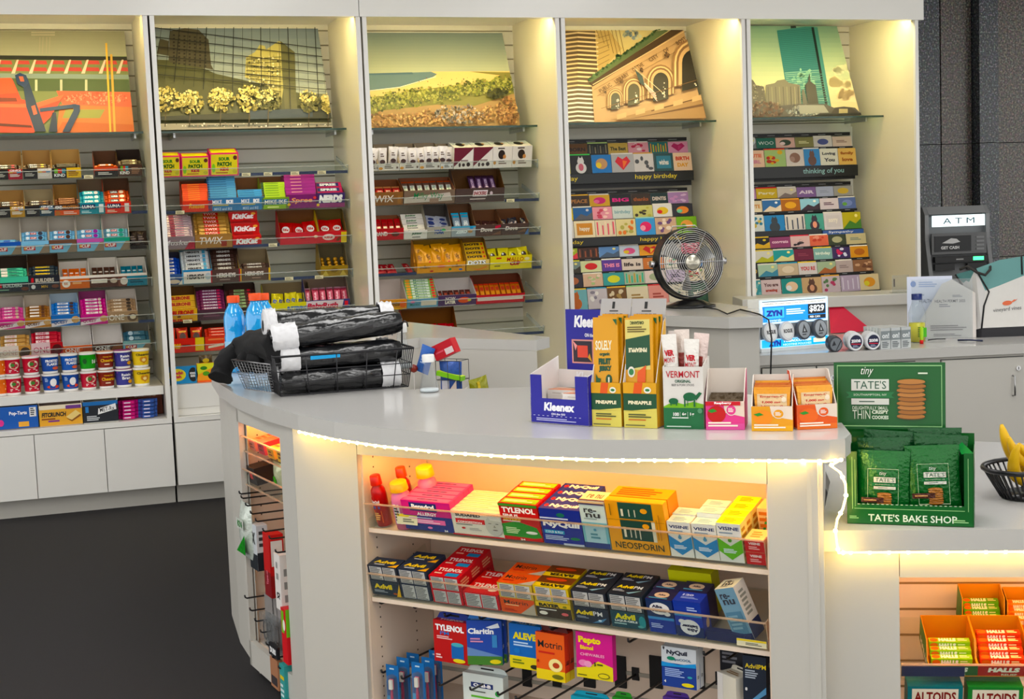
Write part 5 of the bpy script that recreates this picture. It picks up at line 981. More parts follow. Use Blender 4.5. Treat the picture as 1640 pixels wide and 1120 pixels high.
# ================================================================ greeting cards
def art(s):
    """style letter + colours -> printed design"""
    k = s[1]; c = s[2] if len(s) > 2 else '333333'; x = s[3] if len(s) > 3 else ''
    if k == 't': return [T_(x, .5, .5, .8, .34, c, .04)]
    if k == 'tt': a, b = x.split('|'); return [T_(a, .5, .68, .74, .22, c, .05), T_(b, .5, .32, .6, .22, s[4] if len(s) > 4 else c, .05)]
    if k == 'b': return [('E', .5, .5, .3, .3, c)]+([('E', .35, .42, .14, .16, x)] if x else [])
    if k == 'f':
        r = random.Random(hash(c) % 99 if 0 else int(c, 16) % 97)
        return [('E', .15+.7*r.random(), .15+.7*r.random(), .07+.06*r.random(), .07+.06*r.random(), (c, x or 'f4f0e8')[i % 2]) for i in range(9)]
    if k == 's': return [('R', .08+i*.13, .12, .14+i*.13, .88-.1*(i % 3), (c, x or 'e8d8a0')[i % 2]) for i in range(7)]
    if k == 'l': return [('L', .2, .35, .8, .65, 2, c)]
    if k == 'h': return [('P', [(.5, .12), (.85, .6), (.7, .88), (.5, .72), (.3, .88), (.15, .6)], c), ('P', [(.5, .2), (.7, .6), (.5, .66)], x or 'f0a040')]
    if k == 'a': return [('E', .5, .3, .26, .3, c), ('E', .5, .66, .16, .2, c), ('P', [(.36, .75), (.42, .95), (.48, .8)], c), ('P', [(.64, .75), (.58, .95), (.52, .8)], c)]+([('E', .5, .34, .12, .2, x)] if x else [])
    if k == 'm': return [('P', [(0, 0), (.4, .5), (.7, .3), (1, .6), (1, 0)], c), ('E', .75, .78, .08, .1, x or 'f4e8a0')]
    if k == 'r': return [('R', .12, .15, .88, .85, c), T_(x or 'love', .5, .5, .5, .3, 'f0e8d8', .03)]
    return []
PLAIN = 'A'
D_ROWS = [  # depth, bottom px, height px, column edges, cards
 (.66, 247, 18, (898, 909, 942, 975, 1007, 1040, 1071, 1103), [('e06a3a', 'b', 'f09050'), ('6a4626', 't', '2a1a10', 'BORN'), ('2a2a28', 's', '8a8068', '4a4a44'), ('c8a860', 't', '3a3a20', 'The Best'), ('e0a0a8', 'f', 'c03050', 'f8e0e0'), ('2a6a6a', 's', 'd89040', 'c8c050'), ('d898b0', 'h', 'b03060', 'c04070')]),
 (.58, 276, 29, (899, 915, 949, 981, 1017, 1049, 1080, 1110), [('c8c030', 's', '2a3a1a', 'd8d040'), ('1c1c1c', 'a', 'e8e4e0', 'd07080'), ('2478b8', 'b', 'c89a70', 'f0d040'), ('b8b4b0', 'h', 'd84048', 'f08030'), ('dcd4cc', 'f', '505050', 'dcd4cc'), ('2a4a48', 'r', '3a7a8a', 'wishes'), ('e8c8a8', 'tt', 'c84a3a', 'BIRTH|DAY', 'd89a30')]),
 (.64, 329, 18, (899, 912, 945, 978, 1012, 1043, 1071, 1104), [('2a6aa0', 'b', 'e8a070'), ('3a2818', 't', 'b07a48', 'PEACE'), ('e0b030', 'b', 'd83a78', 'f07aa0'), ('1a1a1c', 't', 'e8408a', 'BIG'), ('3c2c20', 't', 'a8603a', 'thanks'), ('1c3434', 't', 'e8d8c8', 'DENTIS'), ('b890b8', 'f', 'e8c8e0', 'd8a0c8')]),
 (.58, 350, 20, (899, 919, 950, 982, 1015, 1047, 1078, 1111), [('e0c848', 'h', 'd84030', 'f08050'), ('1c5a98', 'm', '5a5a60', 'd0d0d8'), ('e09aa8', 'f', 'c04a60', 'f4d0c8'), ('ccd4d0', 't', '8aa8b0', 'birthday'), ('c8c480', 'f', '3a3020', 'b8b060'), ('e0dcd8', 'b', 'e0c020', 'c83030'), ('2a2a34', 'b', 'e08a50', '7ac0a0')]),
 (.52, 378, 27, (899, 921, 955, 988, 1020, 1051, 1085, 1118), [('d8d4d4', 'a', '3a3838'), ('e8dcc0', 'r', 'c88a3a', 'happy'), ('e0d0b8', 's', 'e0506a', 'f0d8c0'), ('dccfa0', 'f', 'd87a40', 'b0a860'), ('4a90c8', 'b', 'd83a68', 'f0a0b0'), ('c8a890', 'f', '6a4a78', 'e8d8c8'), ('7aa830', 'b', 'e0a060', '5a8a28')]),
 (.50, 411, 17, (901, 926, 960, 993, 1025, 1060, 1092, 1122), [('b8c84a', 'm', 'd84a50'), ('4a2e22', 's', 'a05a40', '2a1a14'), ('6a90c0', 'm', '4a5a70'), ('c8d0d8', 'b', 'd8608a', 'e0c040'), ('e0a048', 'h', 'c83a28', 'f0c060'), ('c8c0b8', 'l', '5a5a5a'), ('d87a8a', 'f', 'f0d0d0', 'b84860')]),
 (.46, 433, 18, (901, 931, 965, 997, 1031, 1065, 1096, 1126), [('7a8a88', 'm', '3a342c'), ('d8dcb0', 'b', 'd03828'), ('5a3a90', 't', 'f09ab0', 'THIS IS'), ('dccdc0', 't', '3a2a28', 'life is'), ('c87a48', 'l', 'f0d0b0'), ('e8e0d0', 'f', '5a9a70', 'e0b0a0'), ('3a6aa0', 'b', 'e8e0d0')]),
 (.42, 456, 20, (903, 935, 967, 1001, 1034, 1068, 1100, 1130), [('2e2a34', 'b', 'b06a4a'), ('d8b8a0', 'f', 'b0c890', 'e8d0c0'), ('4a9a98', 'b', 'd8d840'), ('a8b8a0', 's', '3ab890', 'c8a040'), ('e0d0c8', 'b', 'a8b090'), ('c8b8d0', 'l', '5a4a70'), ('e8d8b8', 'f', 'c85a50', '7a9a5a')]),
 (.36, 492, 32, (905, 943, 975, 1006, 1041, 1073, 1104, 1136), [('7ab0b8', 'a', 'b8683a'), ('c8c0c4', 'f', '8a8490', 'e8e4e0'), ('6a4a2a', 'f', 'd8c8a8', 'a88a58'), ('ddd0b4', 'l', 'a08050'), ('d8948a', 'l', 'a04a40'), ('dcd4c0', 'l', '6a8a6a'), ('2c4a3a', 'r', '3a5a48', 'wish')])]
E_ROWS = [
 (.66, 236, 16, (1196, 1212, 1243, 1274, 1304, 1334, 1365), [('d0d0d0', 'm', '8a8a8a'), ('2e6a58', 't', 'e0e8e0', 'WOO'), ('e0b8a8', 'b', '3a4a38', 'f0d8d0'), ('8a8458', 'l', 'e8e0b0'), ('d8d0c8', 'b', '50588a'), ('dcc4b4', 'l', '9a7a6a')]),
 (.58, 266, 27, (1196, 1226, 1260, 1289, 1315, 1344, 1373), [('e8c4a8', 'tt', 'd87a60', 'CUTIE|GIRL', 'd08a98'), ('a8c080', 'f', 'd8b030', 'b84030'), ('d8ccc0', 'b', '8a6a5a', 'a88a7a'), ('4a88b8', 'a', '6a5048'), ('e0dcc8', 'tt', '4a4a4a', 'Loving|You', '4a4a4a'), ('dcb470', 'tt', '9a5a30', 'family|love', '9a5a30')]),
 (.64, 316, 16, (1196, 1212, 1246, 1277, 1308, 1336, 1366), [('c898b8', 'l', '8a5a80'), ('d8b828', 't', 'f4e8c0', 'Party'), ('d8ccbc', 'm', '8a7a70'), ('8a6a98', 't', 'f0e0e8', 'AIR'), ('b8bcc8', 'l', 'a0a4b0'), ('a8a498', 'b', 'd8b860')]),
 (.58, 337, 18, (1196, 1222, 1252, 1283, 1314, 1344, 1372), [('dcd0b8', 't', 'c88a50', 'CUTE'), ('3a6aa0', 'm', 'e8d8c0', 'f0f0f0'), ('a8681c', 'b', 'e0a848'), ('9cc8d8', 'm', '3a2a38', 'f0f0e8'), ('d4c8cc', 'l', '5a3a4a'), ('5a6a98', 'b', '7a88b8', '6a9a50')]),
 (.52, 370, 27, (1198, 1226, 1259, 1291, 1321, 1351, 1381), [('d8dcd8', 'f', '3a7a98', 'c8b060'), ('3a80b8', 'a', '3a4048'), ('dcd4cc', 's', '3a4458', 'dcd4cc'), ('5aa090', 'a', '3a3440', 'e8a088'), ('d8d0d0', 'r', 'd0c8c8', 'sorry'), ('b8ac28', 'm', '4a7a3a')]),
 (.48, 395, 17, (1200, 1234, 1267, 1298, 1328, 1356, 1388), [('1c1a18', 'm', 'd8b030', 'e0c850'), ('8a4068', 't', 'e8c0d0', 'congrats'), ('d8b8b4', 'f', '2e2428', 'd8b8b4'), ('d87058', 'f', 'e89880', 'c85040'), ('3a4230', 'b', 'b8b490'), ('c8bc94', 'l', '7a8a80')]),
 (.44, 417, 18, (1198, 1209, 1240, 1273, 1304, 1334, 1363, 1392), [('20201c', 'l', 'e8e8e0'), ('d8d4c8', 'm', 'b8b828'), ('3a9a9a', 'm', 'e0d8a0'), ('6a2038', 'l', '8a4050'), ('8ab0a8', 't', 'e8f0e0', 'birthday'), ('3a2a58', 'f', 'c83a60', 'e0e0f0'), ('d89a10', 'b', 'b0680c')]),
 (.40, 440, 19, (1200, 1215, 1247, 1280, 1310, 1340, 1367, 1399), [('1a1a1a', 't', 'd8b050', 'AND'), ('b0c8b0', 'm', '4a88a0'), ('c8b498', 'b', 'e0d0b8'), ('d8d0cc', 't', 'c04040', 'YOU RE'), ('a8b898', 'm', 'a0603a'), ('b8a8a4', 'l', '8a7a78'), ('8a6248', 'f', 'd0a888', '6a4434')]),
 (.36, 471, 26, (1202, 1221, 1253, 1286, 1318, 1348, 1379, 1410), [('4a98a0', 'f', 'e0e0c8', '7ab8b8'), ('d8c4c4', 'tt', '6a4a48', 'You are|amazing', 'b04838'), ('2f8a84', 'b', 'e8c8a8', 'f0f0f0'), ('c8a880', 'a', '5a3a2c', 'd8a080'), ('c8b8bc', 'f', '5a7a50', 'b04060'), ('b4a4b8', 's', 'd8d0dc', 'b4a4b8'), ('d8c8a4', 'b', 'd89850', 'd8cc60')])]
ENVC = {(0, 2): 'c0d890', (1, 1): '5ad068', (1, 4): 'd8a030', (2, 1): 'e8b828', (4, 4): '9ad0c8', (8, 0): 'e0c020', (8, 1): '4a98b8', (8, 2): 'e0b020', (8, 3): '8ac888', (8, 4): 'c83838', (6, 0): 'd8d030'}
ENVE = {(1, 1): 'e04a28', (2, 1): 'd83a20', (3, 2): 'e0a020', (5, 2): 'c83848', (6, 1): 'd8c038', (6, 4): 'e8c850', (7, 2): '3a98b8', (7, 3): 'e8c840', (8, 4): 'e0a838', (5, 0): 'd8b820'}
STY = {'t': 'lettered', 'tt': 'two line lettered', 'b': 'round motif', 'f': 'dotted floral', 's': 'striped', 'l': 'plain', 'h': 'heart', 'a': 'animal figure', 'm': 'landscape', 'r': 'framed'}
TIER = ['first', 'second', 'third', 'fourth', 'fifth', 'sixth', 'seventh', 'eighth', 'ninth']
def rack(b, rows, bands, env, cx):
    e = tag(link('card_rack', None, Tr((PX[b]+PX[b+1])/2, .6, .6)), 'black stepped greeting card rack in the %s bay' % BAYW[b], 'card rack'); Li = e.matrix_world.inverted()
    def rp(nm, mb, lb=None): part(nm, mb, e, lb, L=Li)
    for ri, (d, pyb, hp, ed, cards) in enumerate(rows):
        sl = lambda x: pyb-.026*(x-cx)
        uL = max(WALL.at(ed[0], sl(ed[0]), d)[0], PX[b]+.036); uR = WALL.at(ed[-1], sl(ed[-1]), d)[0]; zb = WALL.at(cx, pyb, d)[1]; k = ppm(WALL, uL, d)
        m = MB('card').box(uL, uR, d-.006, d+.05, zb-.016, zb, '17181a')
        for i in range(len(ed)-1):
            ua = WALL.at(ed[i], sl(ed[i]), d)[0]; ub = WALL.at(ed[i+1], sl(ed[i+1]), d)[0]
            if ua > uL-.05: m.front(max(ua, uL), ub, d-.006, zb-.015, zb-.001, [('L', .3, .3, .72, .7, 1, 'b8b8b8')])
        m.box(uL, uR, d+.03, d+.036, zb-.1, zb+(.075 if ri in (0, 2) else .03), '1b1c1f')
        if ri in (0, 2):
            m.box(uL, uR, d+.028, d+.03, zb+hp/k+.008, zb+hp/k+.032, '141417')
            m.front(uL, uR, d+.028, zb+hp/k+.008, zb+hp/k+.03, [('L', .05+i*.16, .3, .15+i*.16, .6, 1, '9a9a9a') for i in range(6)])
        rp('rack_tier', m)
        for ci, cd_ in enumerate(cards):
            ua = WALL.at(ed[ci], sl(ed[ci]), d)[0]; ub = WALL.at(ed[ci+1], sl(ed[ci+1]), d)[0]-.003
            ua = max(ua, uL); w = ub-ua; h = hp/k/.985
            if w < .02: continue
            mb = MB('card').box(0, w, 0, .003, 0, h, 'ebe7de', f=cd_[0]); f = mb.front(0, w, 0, 0, h, art(cd_)); bn = 'far-right rack' if b == 4 else 'fourth bay rack'
            cname = 'greeting_card'
            o = thing(cname, mb, '%s greeting card, %s tier from top, %s, %s' % (STY[cd_[1]], TIER[ri], ordw(ci, len(cards), 'left', 'right'), bn), 'greeting card', WALL.M(ua, d+random.uniform(-.002, .003), zb+.001) @ Rx(-R(9)), 'greeting cards on the %s' % bn)
            ec = env.get((ri, ci))
            if ec or (ri*7+ci*3) % 4 == 0:
                part('envelope', MB('card').box(.001, w-.002, .0045, .007, 0, h+.009, ec or 'e8e2d6'), o)
    for (x0, x1, y0, y1, d, txts, col) in bands:
        ua = max(WALL.at(x0, y0, d)[0], PX[b]+.036); ub = WALL.at(x1, y0, d)[0]; xm = (x0+x1)/2; z0 = WALL.at(xm, y1, d)[1]; z1 = WALL.at(xm, y0, d)[1]; w = ub-ua
        m = MB('gloss').box(ua, ub, d, d+.012, z0, z1, col)
        its = [T_(t, (WALL.at(tx, (y0+y1)/2, d)[0]-ua)/w, .5, tw/(x1-x0), .62, tc, .01) for t, tx, tw, tc in txts]
        m.front(ua, ub, d, z0, z1, its); rp('header_band', m)
rack(3, D_ROWS, [(899, 1111, 277, 292, .565, [('happy birthday', 1051, 68, 'd8c050'), ('nday', 914, 22, 'd8c050')], '1c1e1e'), (901, 1119, 379, 391, .49, [('happy birthday', 1062, 74, 'd8c050'), ('thday', 920, 28, 'd8c050')], '191a1a')], ENVC, 1005)
rack(4, E_ROWS, [(1197, 1374, 267, 284, .565, [('thinking of you', 1319, 66, '8fb0b0'), ('n', 1203, 4, '8fb0b0')], '191a1a'), (1318, 1383, 368, 375, .50, [('Sympathy', 1347, 40, 'f0f0f4')], '3a5a98'), (1201, 1316, 369, 378, .5, [], '1a1a1a')], ENVE, 1290)
# smooth pale backing behind the card racks
for b in (3, 4):
    x0, x1 = PX[b]+.034, PX[b+1]-.034; thing('backing_board', MB('slat').box(0, x1-x0, .0, .012, 0, GZ[b]-.05-.52), 'smooth cream backing board behind the card rack in the %s bay' % BAYW[b], 'panel', WALL.M(x0, .765, .52))
# ================================================================ medicine shelves in the lit front cabinet
GREYT = [('R', .06, .06, .48, .94, 'c8c8c6'), ('R', .52, .06, .94, .94, 'c8c8c6'), ('L', .08, .08, .46, .92, 8, '70706e'), ('L', .54, .08, .92, .92, 8, '70706e')]
MP = 'medicine shelf'
def stand(fr, px0, px1, L, Rr, lipd, tilt, specs):
    """specs: (dy, dz, d, h, col, front, top, right, label, cat, fc) placed in the tilted frame of the shelf"""
    py = L[1]+(Rr[1]-L[1])*(px0-L[0])/(Rr[0]-L[0]); u0 = fr.at(px0, py, lipd)[0]; u1 = fr.at(px1, py, lipd)[0]-.001
    z = (fr.at(L[0], L[1], lipd)[1]+fr.at(Rr[0], Rr[1], lipd)[1])/2
    for s in specs:
        dy, dz, d, h, col, fd, td, rd, lab, cat = s[:10]; fc = s[10] if len(s) > 10 else {}
        mb = cbox(u1-u0, d, h, col, fd, td, rd, **fc)
        thing('medicine_box' if cat == 'medicine box' else cat.replace(' ', '_'), mb, lab, cat, fr.M(u0, lipd+.003, z+.002, R(tilt)) @ Tr(random.uniform(-.0008, .0008), dy, dz))
LD = .035; TI = 15
L1, R1 = (590, 838), (1228, 912); L2, R2 = (595, 948), (1228, 1043)
row(FC, 2, 'upper', L1, R1, [], lipd=LD, tilt=TI, depth=.3, lip=.085, bayphrase='lit medicine cabinet', shelflabel='clear acrylic lipped shelf, upper one in the lit medicine cabinet', span=(uC0+.012, uC1-.016), rail=False, edge='lip_edge')
row(FC, 2, 'lower', L2, R2, [], lipd=LD, tilt=TI, depth=.3, lip=.085, bayphrase='lit medicine cabinet', shelflabel='clear acrylic lipped shelf, lower one in the lit medicine cabinet', span=(uC0+.012, uC1-.016), rail=False, edge='lip_edge')
def zl_(L, Rr): return (FC.at(L[0], L[1], LD)[1]+FC.at(Rr[0], Rr[1], LD)[1])/2
for L, Rr, nm in ((L1, R1, 'upper'), (L2, R2, 'lower')):
    z = zl_(L, Rr); m = MB('inner_lam').box(uC0+.008, uC1-.013, LD-.004, LD+.012, z-.021, z-.0075); m.xf(FC.M(0, 0, 0)); ip('shelf_edge', m)
    m = MB('inner_lam').box(uC0+.008, uC1-.013, 0, .3, -.026, -.012); m.xf(FC.M(0, LD+.012, z, R(TI))); ip('wood_shelf', m)
def deep(n, d, h, col, fd, td, rd, look, cat='medicine box', dz=0, fc=None, h2=None):
    out = []
    for i in range(n):
        w_ = 'front' if i == 0 else ('back' if i == n-1 else ORD[i])
        out.append((i*(d+.0012), dz, d, h if i == 0 else (h2 or h), col, fd if i == 0 else (), td, rd, ('%s, %s in its row, upper medicine shelf' % (look, w_)) if n > 1 else look+' on the upper medicine shelf', cat, fc or {}))
    return out
FI = 'upper'
BEN = [('R', 0, 0, 1, .5, '26367c'), ('R', 0, .5, 1, 1, 'c83a80'), ('R', .16, .66, .72, .94, '1e2a68'), T_('Benadryl', .44, .8, .46, .18, 'ffffff', .05), T_('ALLERGY', .5, .57, .4, .11, 'ffffff', .03), ('R', .12, .24, .85, .4, 'e070a8'), ('L', .16, .26, .8, .38, 2, 'f8d0e4'), ('E', .52, .12, .05, .04, 'e080b0'), T_('24', .84, .06, .07, .06, 'ffffff'), ('L', .12, .42, .8, .47, 1, 'd8dcf0')]
stand(FC, 650, 728, L1, R1, LD, TI, deep(5, .026, .098, 'cc4a88', BEN, [('R', .04, .1, .96, .9, 'e06aa0'), ('L', .3, .3, .9, .7, 1, '40306a')], [('L', .1, .2, .9, .8, 3, 'f0c0d8')], 'magenta and blue allergy box'))
SUD = [('R', 0, 0, 1, 1, 'e0ddd4'), T_('SUDAFED', .34, .84, .5, .13, '2a2a2a', .05), ('R', .08, .5, .66, .7, 'c82c38'), T_('SINUS', .2, .73, .24, .08, 'ffffff', .03), T_('CONGESTION', .36, .56, .48, .08, 'ffffff'), ('L', .08, .42, .55, .48, 1, '707070'), ('E', .22, .3, .04, .04, 'b83030'), ('L', .34, .22, .6, .34, 2, 'a8a8a8'), ('E', .84, .5, .17, .42, 'c0c0bc'), ('P', [(.72, .95), (1, .95), (1, .7), (.78, .74)], 'd8d8d4'), ('L', .74, .58, .82, .62, 1, '40403e'), ('L', .88, .58, .96, .62, 1, '40403e'), ('P', [(.85, .55), (.88, .44), (.83, .44)], '8a8a86'), ('E', .86, .34, .05, .02, '6a605e'), ('R', 0, 0, 1, .06, 'b83038')]
stand(FC, 727, 808, L1, R1, LD, TI, deep(6, .022, .078, 'd8d0c0', SUD, [('R', .0, .1, 1, .6, 'efe6d0'), ('L', .1, .3, .9, .5, 1, 'c89050')], [], 'white and red sinus tablet box'))
TYS = [('R', 0, 0, 1, 1, 'b8202c'), ('P', [(0, .1), (0, .42), (.4, .52), (.9, .38), (1, .12), (.8, .08)], '3a8a3a'), T_('TYLENOL', .5, .82, .86, .15, 'ffffff', .04), T_('SINUS', .27, .67, .4, .08, 'ffffff'), T_('SEVERE', .3, .57, .46, .07, 'e8c030', .04), ('L', .06, .5, .7, .55, 1, 'f0d0d0'), ('L', .1, .18, .5, .36, 4, 'd8f0c0'), ('E', .76, .24, .15, .04, 'f0f0ec'), T_('24', .5, .04, .12, .05, 'ffffff'), ('R', 0, .93, 1, 1, '4a8a3a')]
stand(FC, 808, 870, L1, R1, LD, TI, deep(4, .035, .118, 'b02430', TYS, [('R', .05, .1, .95, .9, '7aa83a'), ('L', .1, .3, .9, .7, 2, 'e8e0d0')], [('L', .1, .2, .9, .9, 4, 'e09090')], 'red and green sinus relief box'))
NYQ = [('R', 0, 0, 1, 1, '1e2c88'), T_('NyQuil', .5, .56, .9, .2, 'ffffff', .05, .1), ('E', .52, .84, .1, .06, '2a6a5a'), ('R', .06, .3, .55, .4, '3a9ac8'), T_('COLD & FLU', .3, .35, .42, .06, 'ffffff', .03), ('L', .06, .12, .7, .26, 3, 'b8c8e8'), ('E', .8, .2, .12, .04, '2f7a50'), ('L', 0, .71, 1, .78, 1, 'c8d0f0'), ('R', .5, .0, 1, .06, 'b8c0d8')]
stand(FC, 872, 937, L1, R1, LD, TI, deep(4, .04, .112, '24308c', NYQ, [T_('NyQuil', .55, .5, .7, .6, 'f4e8f0', .05, .1), ('E', .12, .5, .05, .2, 'c83a3a')], [('L', .1, .1, .9, .9, 5, 'b0b0d0')], 'deep blue cold and flu box'))
REN = [('R', 0, 0, 1, 1, 'c8d8d8'), ('R', 0, 0, 1, .55, '7ab0c0'), ('R', 0, 0, 1, .12, '2a3a78'), ('R', .1, .12, .9, .5, 'a8c8d4'), T_('re-', .42, .8, .5, .09, '3a3a3c', .02), T_('nu', .5, .7, .56, .09, '3a3a3c', .02), ('L', .14, .61, .86, .65, 1, '90a0a0'), ('E', .5, .4, .06, .03, '5a90a8'), ('L', .3, .2, .7, .34, 2, '5a8898'), ('R', 0, .93, 1, .965, '4a3a58'), ('R', 0, .965, 1, 1, 'd8b890')]
stand(FC, 938, 979, L1, R1, LD, TI, [(0, 0, .06, .147, 'd8ccb8', REN, [T_('re nu', .5, .5, .6, .4, '5a4a48', .02), ('R', 0, 0, 1, .14, '4a3a58')], [('R', 0, 0, 1, .5, '6ab0c4'), ('L', .1, .55, .9, .9, 6, '9a8a70')], 'tall pale blue lens solution box on the upper medicine shelf', 'medicine box')])
NEO = [('R', 0, 0, 1, 1, 'dca030'), ('R', .22, .24, .76, .64, '1e4038'), ('R', .22, .66, .8, .98, '24483e'), ('R', .76, .24, .82, .64, 'd8d4c0'), T_('NEOSPORIN', .5, .13, .84, .13, '2a3420', .01), ('E', .66, .54, .06, .05, 'e0a030'), ('E', .66, .84, .06, .05, 'e0a030'), ('R', .27, .3, .31, .5, 'e0dcc8'), ('R', .38, .3, .4, .48, 'c8c8b8'), ('R', .46, .3, .48, .5, 'c8c8b8'), ('R', .54, .28, .56, .5, 'c8c8b8'), ('R', .27, .72, .31, .86, 'e0dcc8'), ('R', .4, .72, .42, .86, 'c8c8b8'), ('R', .5, .72, .52, .86, 'c8c8b8'), ('R', .08, .72, .1, .95, '8a6a20'), ('R', .9, .3, .92, .8, 'b88020'), ('R', .86, .3, .87, .7, '8a6a20'), ('R', 0, .645, 1, .652, '8a6418')]
stand(FC, 980, 1073, L1, R1, LD, TI, [(0, 0, .025, .155, 'dca030', NEO, [], [], 'large yellow and dark green ointment carton on the upper medicine shelf', 'medicine box'),
  (.03, 0, .06, .155, 'c88a40', [], [('L', .1, .1, .9, .9, 4, '7a4a20')], [], 'orange topped carton behind the yellow ointment carton', 'medicine box')])
def vis(c, c2): return [('R', 0, 0, 1, 1, 'dcdcd8'), T_('VISINE', .5, .87, .86, .09, '1e2c5a', .03), ('P', [(0, .62), (.5, .42), (1, .62), (1, .28), (.5, .06), (0, .28)], c), ('E', .5, .57, .08, .05, c2), ('P', [(.43, .59), (.57, .59), (.5, .68)], c2), ('L', .1, .73, .9, .79, 1, '8090a0'), ('L', .2, .24, .8, .36, 3, 'e0ecf4')]
for k, (a, b, c, c2, tc, n, h2, nm) in enumerate(((1075, 1112, '3a80b8', '5a90b0', 'a8c8dc', 2, .108, 'left blue and white'), (1114, 1153, '3a80b8', '5a90b0', 'a8c8dc', 3, .118, 'right blue and white'))):
    stand(FC, a, b, L1, R1, LD, TI, deep(n, .04, .105, 'e0e4e4', vis(c, c2), [('L', .2, .2, .8, .8, 3, '80a8c8'), ('R', 0, 0, 1, .15, tc)], [], nm+' eye drop box', fc=dict(t=tc), h2=h2))
stand(FC, 1154, 1193, L1, R1, LD, TI, deep(4, .04, .115, 'e8e8a0', vis('6ab030', '5a9a40'), [('L', .2, .2, .8, .8, 3, '8a9a20')], [('L', .1, .1, .9, .9, 5, 'b88a40')], 'lime and white eye drop box', fc=dict(t='d8e030')))
VR = [('R', 0, 0, 1, 1, 'b82430'), T_('VISINE', .5, .7, .6, .2, 'f0e0e0', .04), ('L', .2, .2, .8, .5, 2, 'e8b0b0')]
for i, nm in enumerate(('lower', 'upper')):
    stand(FC, 1196, 1228, L1, R1, LD, TI, [(0, i*.037, .06, .036, 'b82430', VR, [('L', .2, .2, .8, .8, 3, 'd8a060')], [], '%s red eye drop box at the right end of the upper medicine shelf' % nm, 'medicine box', dict(t='e8d8a0'))])
stand(FC, 1200, 1228, L1, R1, LD, TI, [(.09, 0, .06, .12, 'e8c890', [('P', [(0, .2), (.5, .8), (1, .4), (1, .3), (.5, .6), (0, .1)], '4a9a50'), ('L', .1, .5, .9, .95, 3, 'c87830')], [], [], 'orange and green box behind the red eye drop boxes', 'medicine box')])
# bottles at the left end
zU = zl_(L1, R1)
def bottle(px, w, h, liquid, cap, decs, look, dy=0, capr=.3, hcap=.2, mats='clearplastic', caph=None, name='medicine_bottle'):
    u = FC.at(px, 838, LD)[0]
    e = tag(link(name, None, FC.M(u, LD+.035+dy, zU+.002+dy*math.tan(R(TI)), R(TI))), look, 'bottle')
    r = w/2; part('bottle_body', MB('gloss').lathe([(0, 0), (r, 0), (r, h*.62), (r*.92, h*.72), (r*.45, h*.82), (r*.42, h*.84), (0, h*.84)], 0, 0, 20, liquid, sx=1), e)
    part('cap', MB('gloss').lathe([(r*capr*1.1, h*.82), (r*capr*1.1, h*.84), (r*capr, h*.99), (r*capr*.9, h), (0, h)], 0, 0, 20, cap), e)
    m = MB('card'); b = 0; f = Face(m, (-r*.72, -r-.0008, h*.08), (r*1.44, 0, 0), (0, 0, h*.55), 'card'); f.draw(decs)
    for i, v in enumerate(m.v):
        ang = v.x/r; off = -v.y-r; m.v[i] = Vector((math.sin(ang)*(r+off), -math.cos(ang)*(r+off), v.z))
    part('printed_label', m, e)
bottle(606, .048, .165, 'a81c18', 'c03a10', [('R', .1, 0, .9, .45, 'd8662c'), ('R', .1, .45, .9, .95, 'b02018'), T_('DayQuil', .5, .78, .76, .14, 'ffffff', .03), ('R', .16, .52, .84, .62, '505a9a'), ('L', .2, .1, .8, .4, 4, 'f0c080')], 'red liquid medicine bottle at the left end of the upper medicine shelf', capr=.7)
bottle(630, .045, .17, 'a02818', 'c04a14', [], 'red liquid medicine bottle behind the leftmost one', dy=.055, capr=.7)
bottle(641, .062, .15, 'd87aa0', 'e8b020', [('R', 0, 0, 1, 1, 'd07aa8'), ('R', .2, .1, .7, .9, 'e8e4e0'), ('L', .24, .2, .66, .8, 5, '3a3a3a')], 'pink medicine bottle with a big yellow cap, in front', capr=.85, dy=.0)
bottle(662, .062, .168, 'd87aa0', 'e8b020', [], 'pink medicine bottle with a big yellow cap, farther back', dy=.075, capr=.85)
u0, z0 = FC.at(636, 822, LD-.008); u1, z1 = FC.at(669, 842, LD-.008)
thing('price_tag', MB('card').box(0, u1-u0, -.001, 0, 0, z0-z1, 'e4dcc0').front(0, u1-u0, -.001, 0, z0-z1, [('R', 0, .72, 1, 1, 'e0c830'), ('L', .3, .2, .9, .6, 2, '6a6a60')]).mb, 'yellow topped price tag under the pink medicine bottle', 'price tag', FC.M(u0, LD-.008, z1))
u0, z0 = FC.at(1180, 1022, LD-.008); u1, z1 = FC.at(1228, 1040, LD-.008)
thing('price_tag', MB('card').box(0, u1-u0, -.001, 0, 0, z0-z1, 'e4dcc0').front(0, u1-u0, -.001, 0, z0-z1, [('R', 0, .72, 1, 1, 'e0c830'), ('L', .3, .2, .9, .6, 2, '6a6a60')]).mb, 'yellow topped price tag at the right end of the lower medicine shelf', 'price tag', FC.M(u0, LD-.008, z1))
# ---- lower shelf: two boxes high, two or three deep
def stack(px0, px1, h, d, nd, look, lowf, upf, topd, col, fc=None, rd=(), hi=2, lowcol=None):
    sp = []
    for i in range(nd):
        for j in range(hi):
            lv = ('upper' if j else 'lower') if hi > 1 else ''
            w_ = ('front', 'middle', 'back')[i] if nd == 3 else ('front', 'back')[min(i, 1)]
            fd = (lowf if j == 0 and lowf is not None else upf) if i == 0 else ()
            sp.append((i*(d+.001), j*(h+.0012), d, h, (lowcol or col) if j == 0 else col, fd, topd, rd, ' '.join(('%s, %s %s of its stack, lower medicine shelf' % (look, w_, lv)).split()), 'medicine box', fc or {}))
    stand(FC, px0, px1, L2, R2, LD, TI, sp)
AT = lambda tx='Advil': [('R', 0, 0, 1, 1, '232c40'), T_(tx, .46, .52, .7, .34, 'e8c830', .05), ('P', [(.7, 0), (1, .4), (1, 0)], 'e0a830'), ('L', .2, .12, .7, .26, 1, 'c8ccd4')]
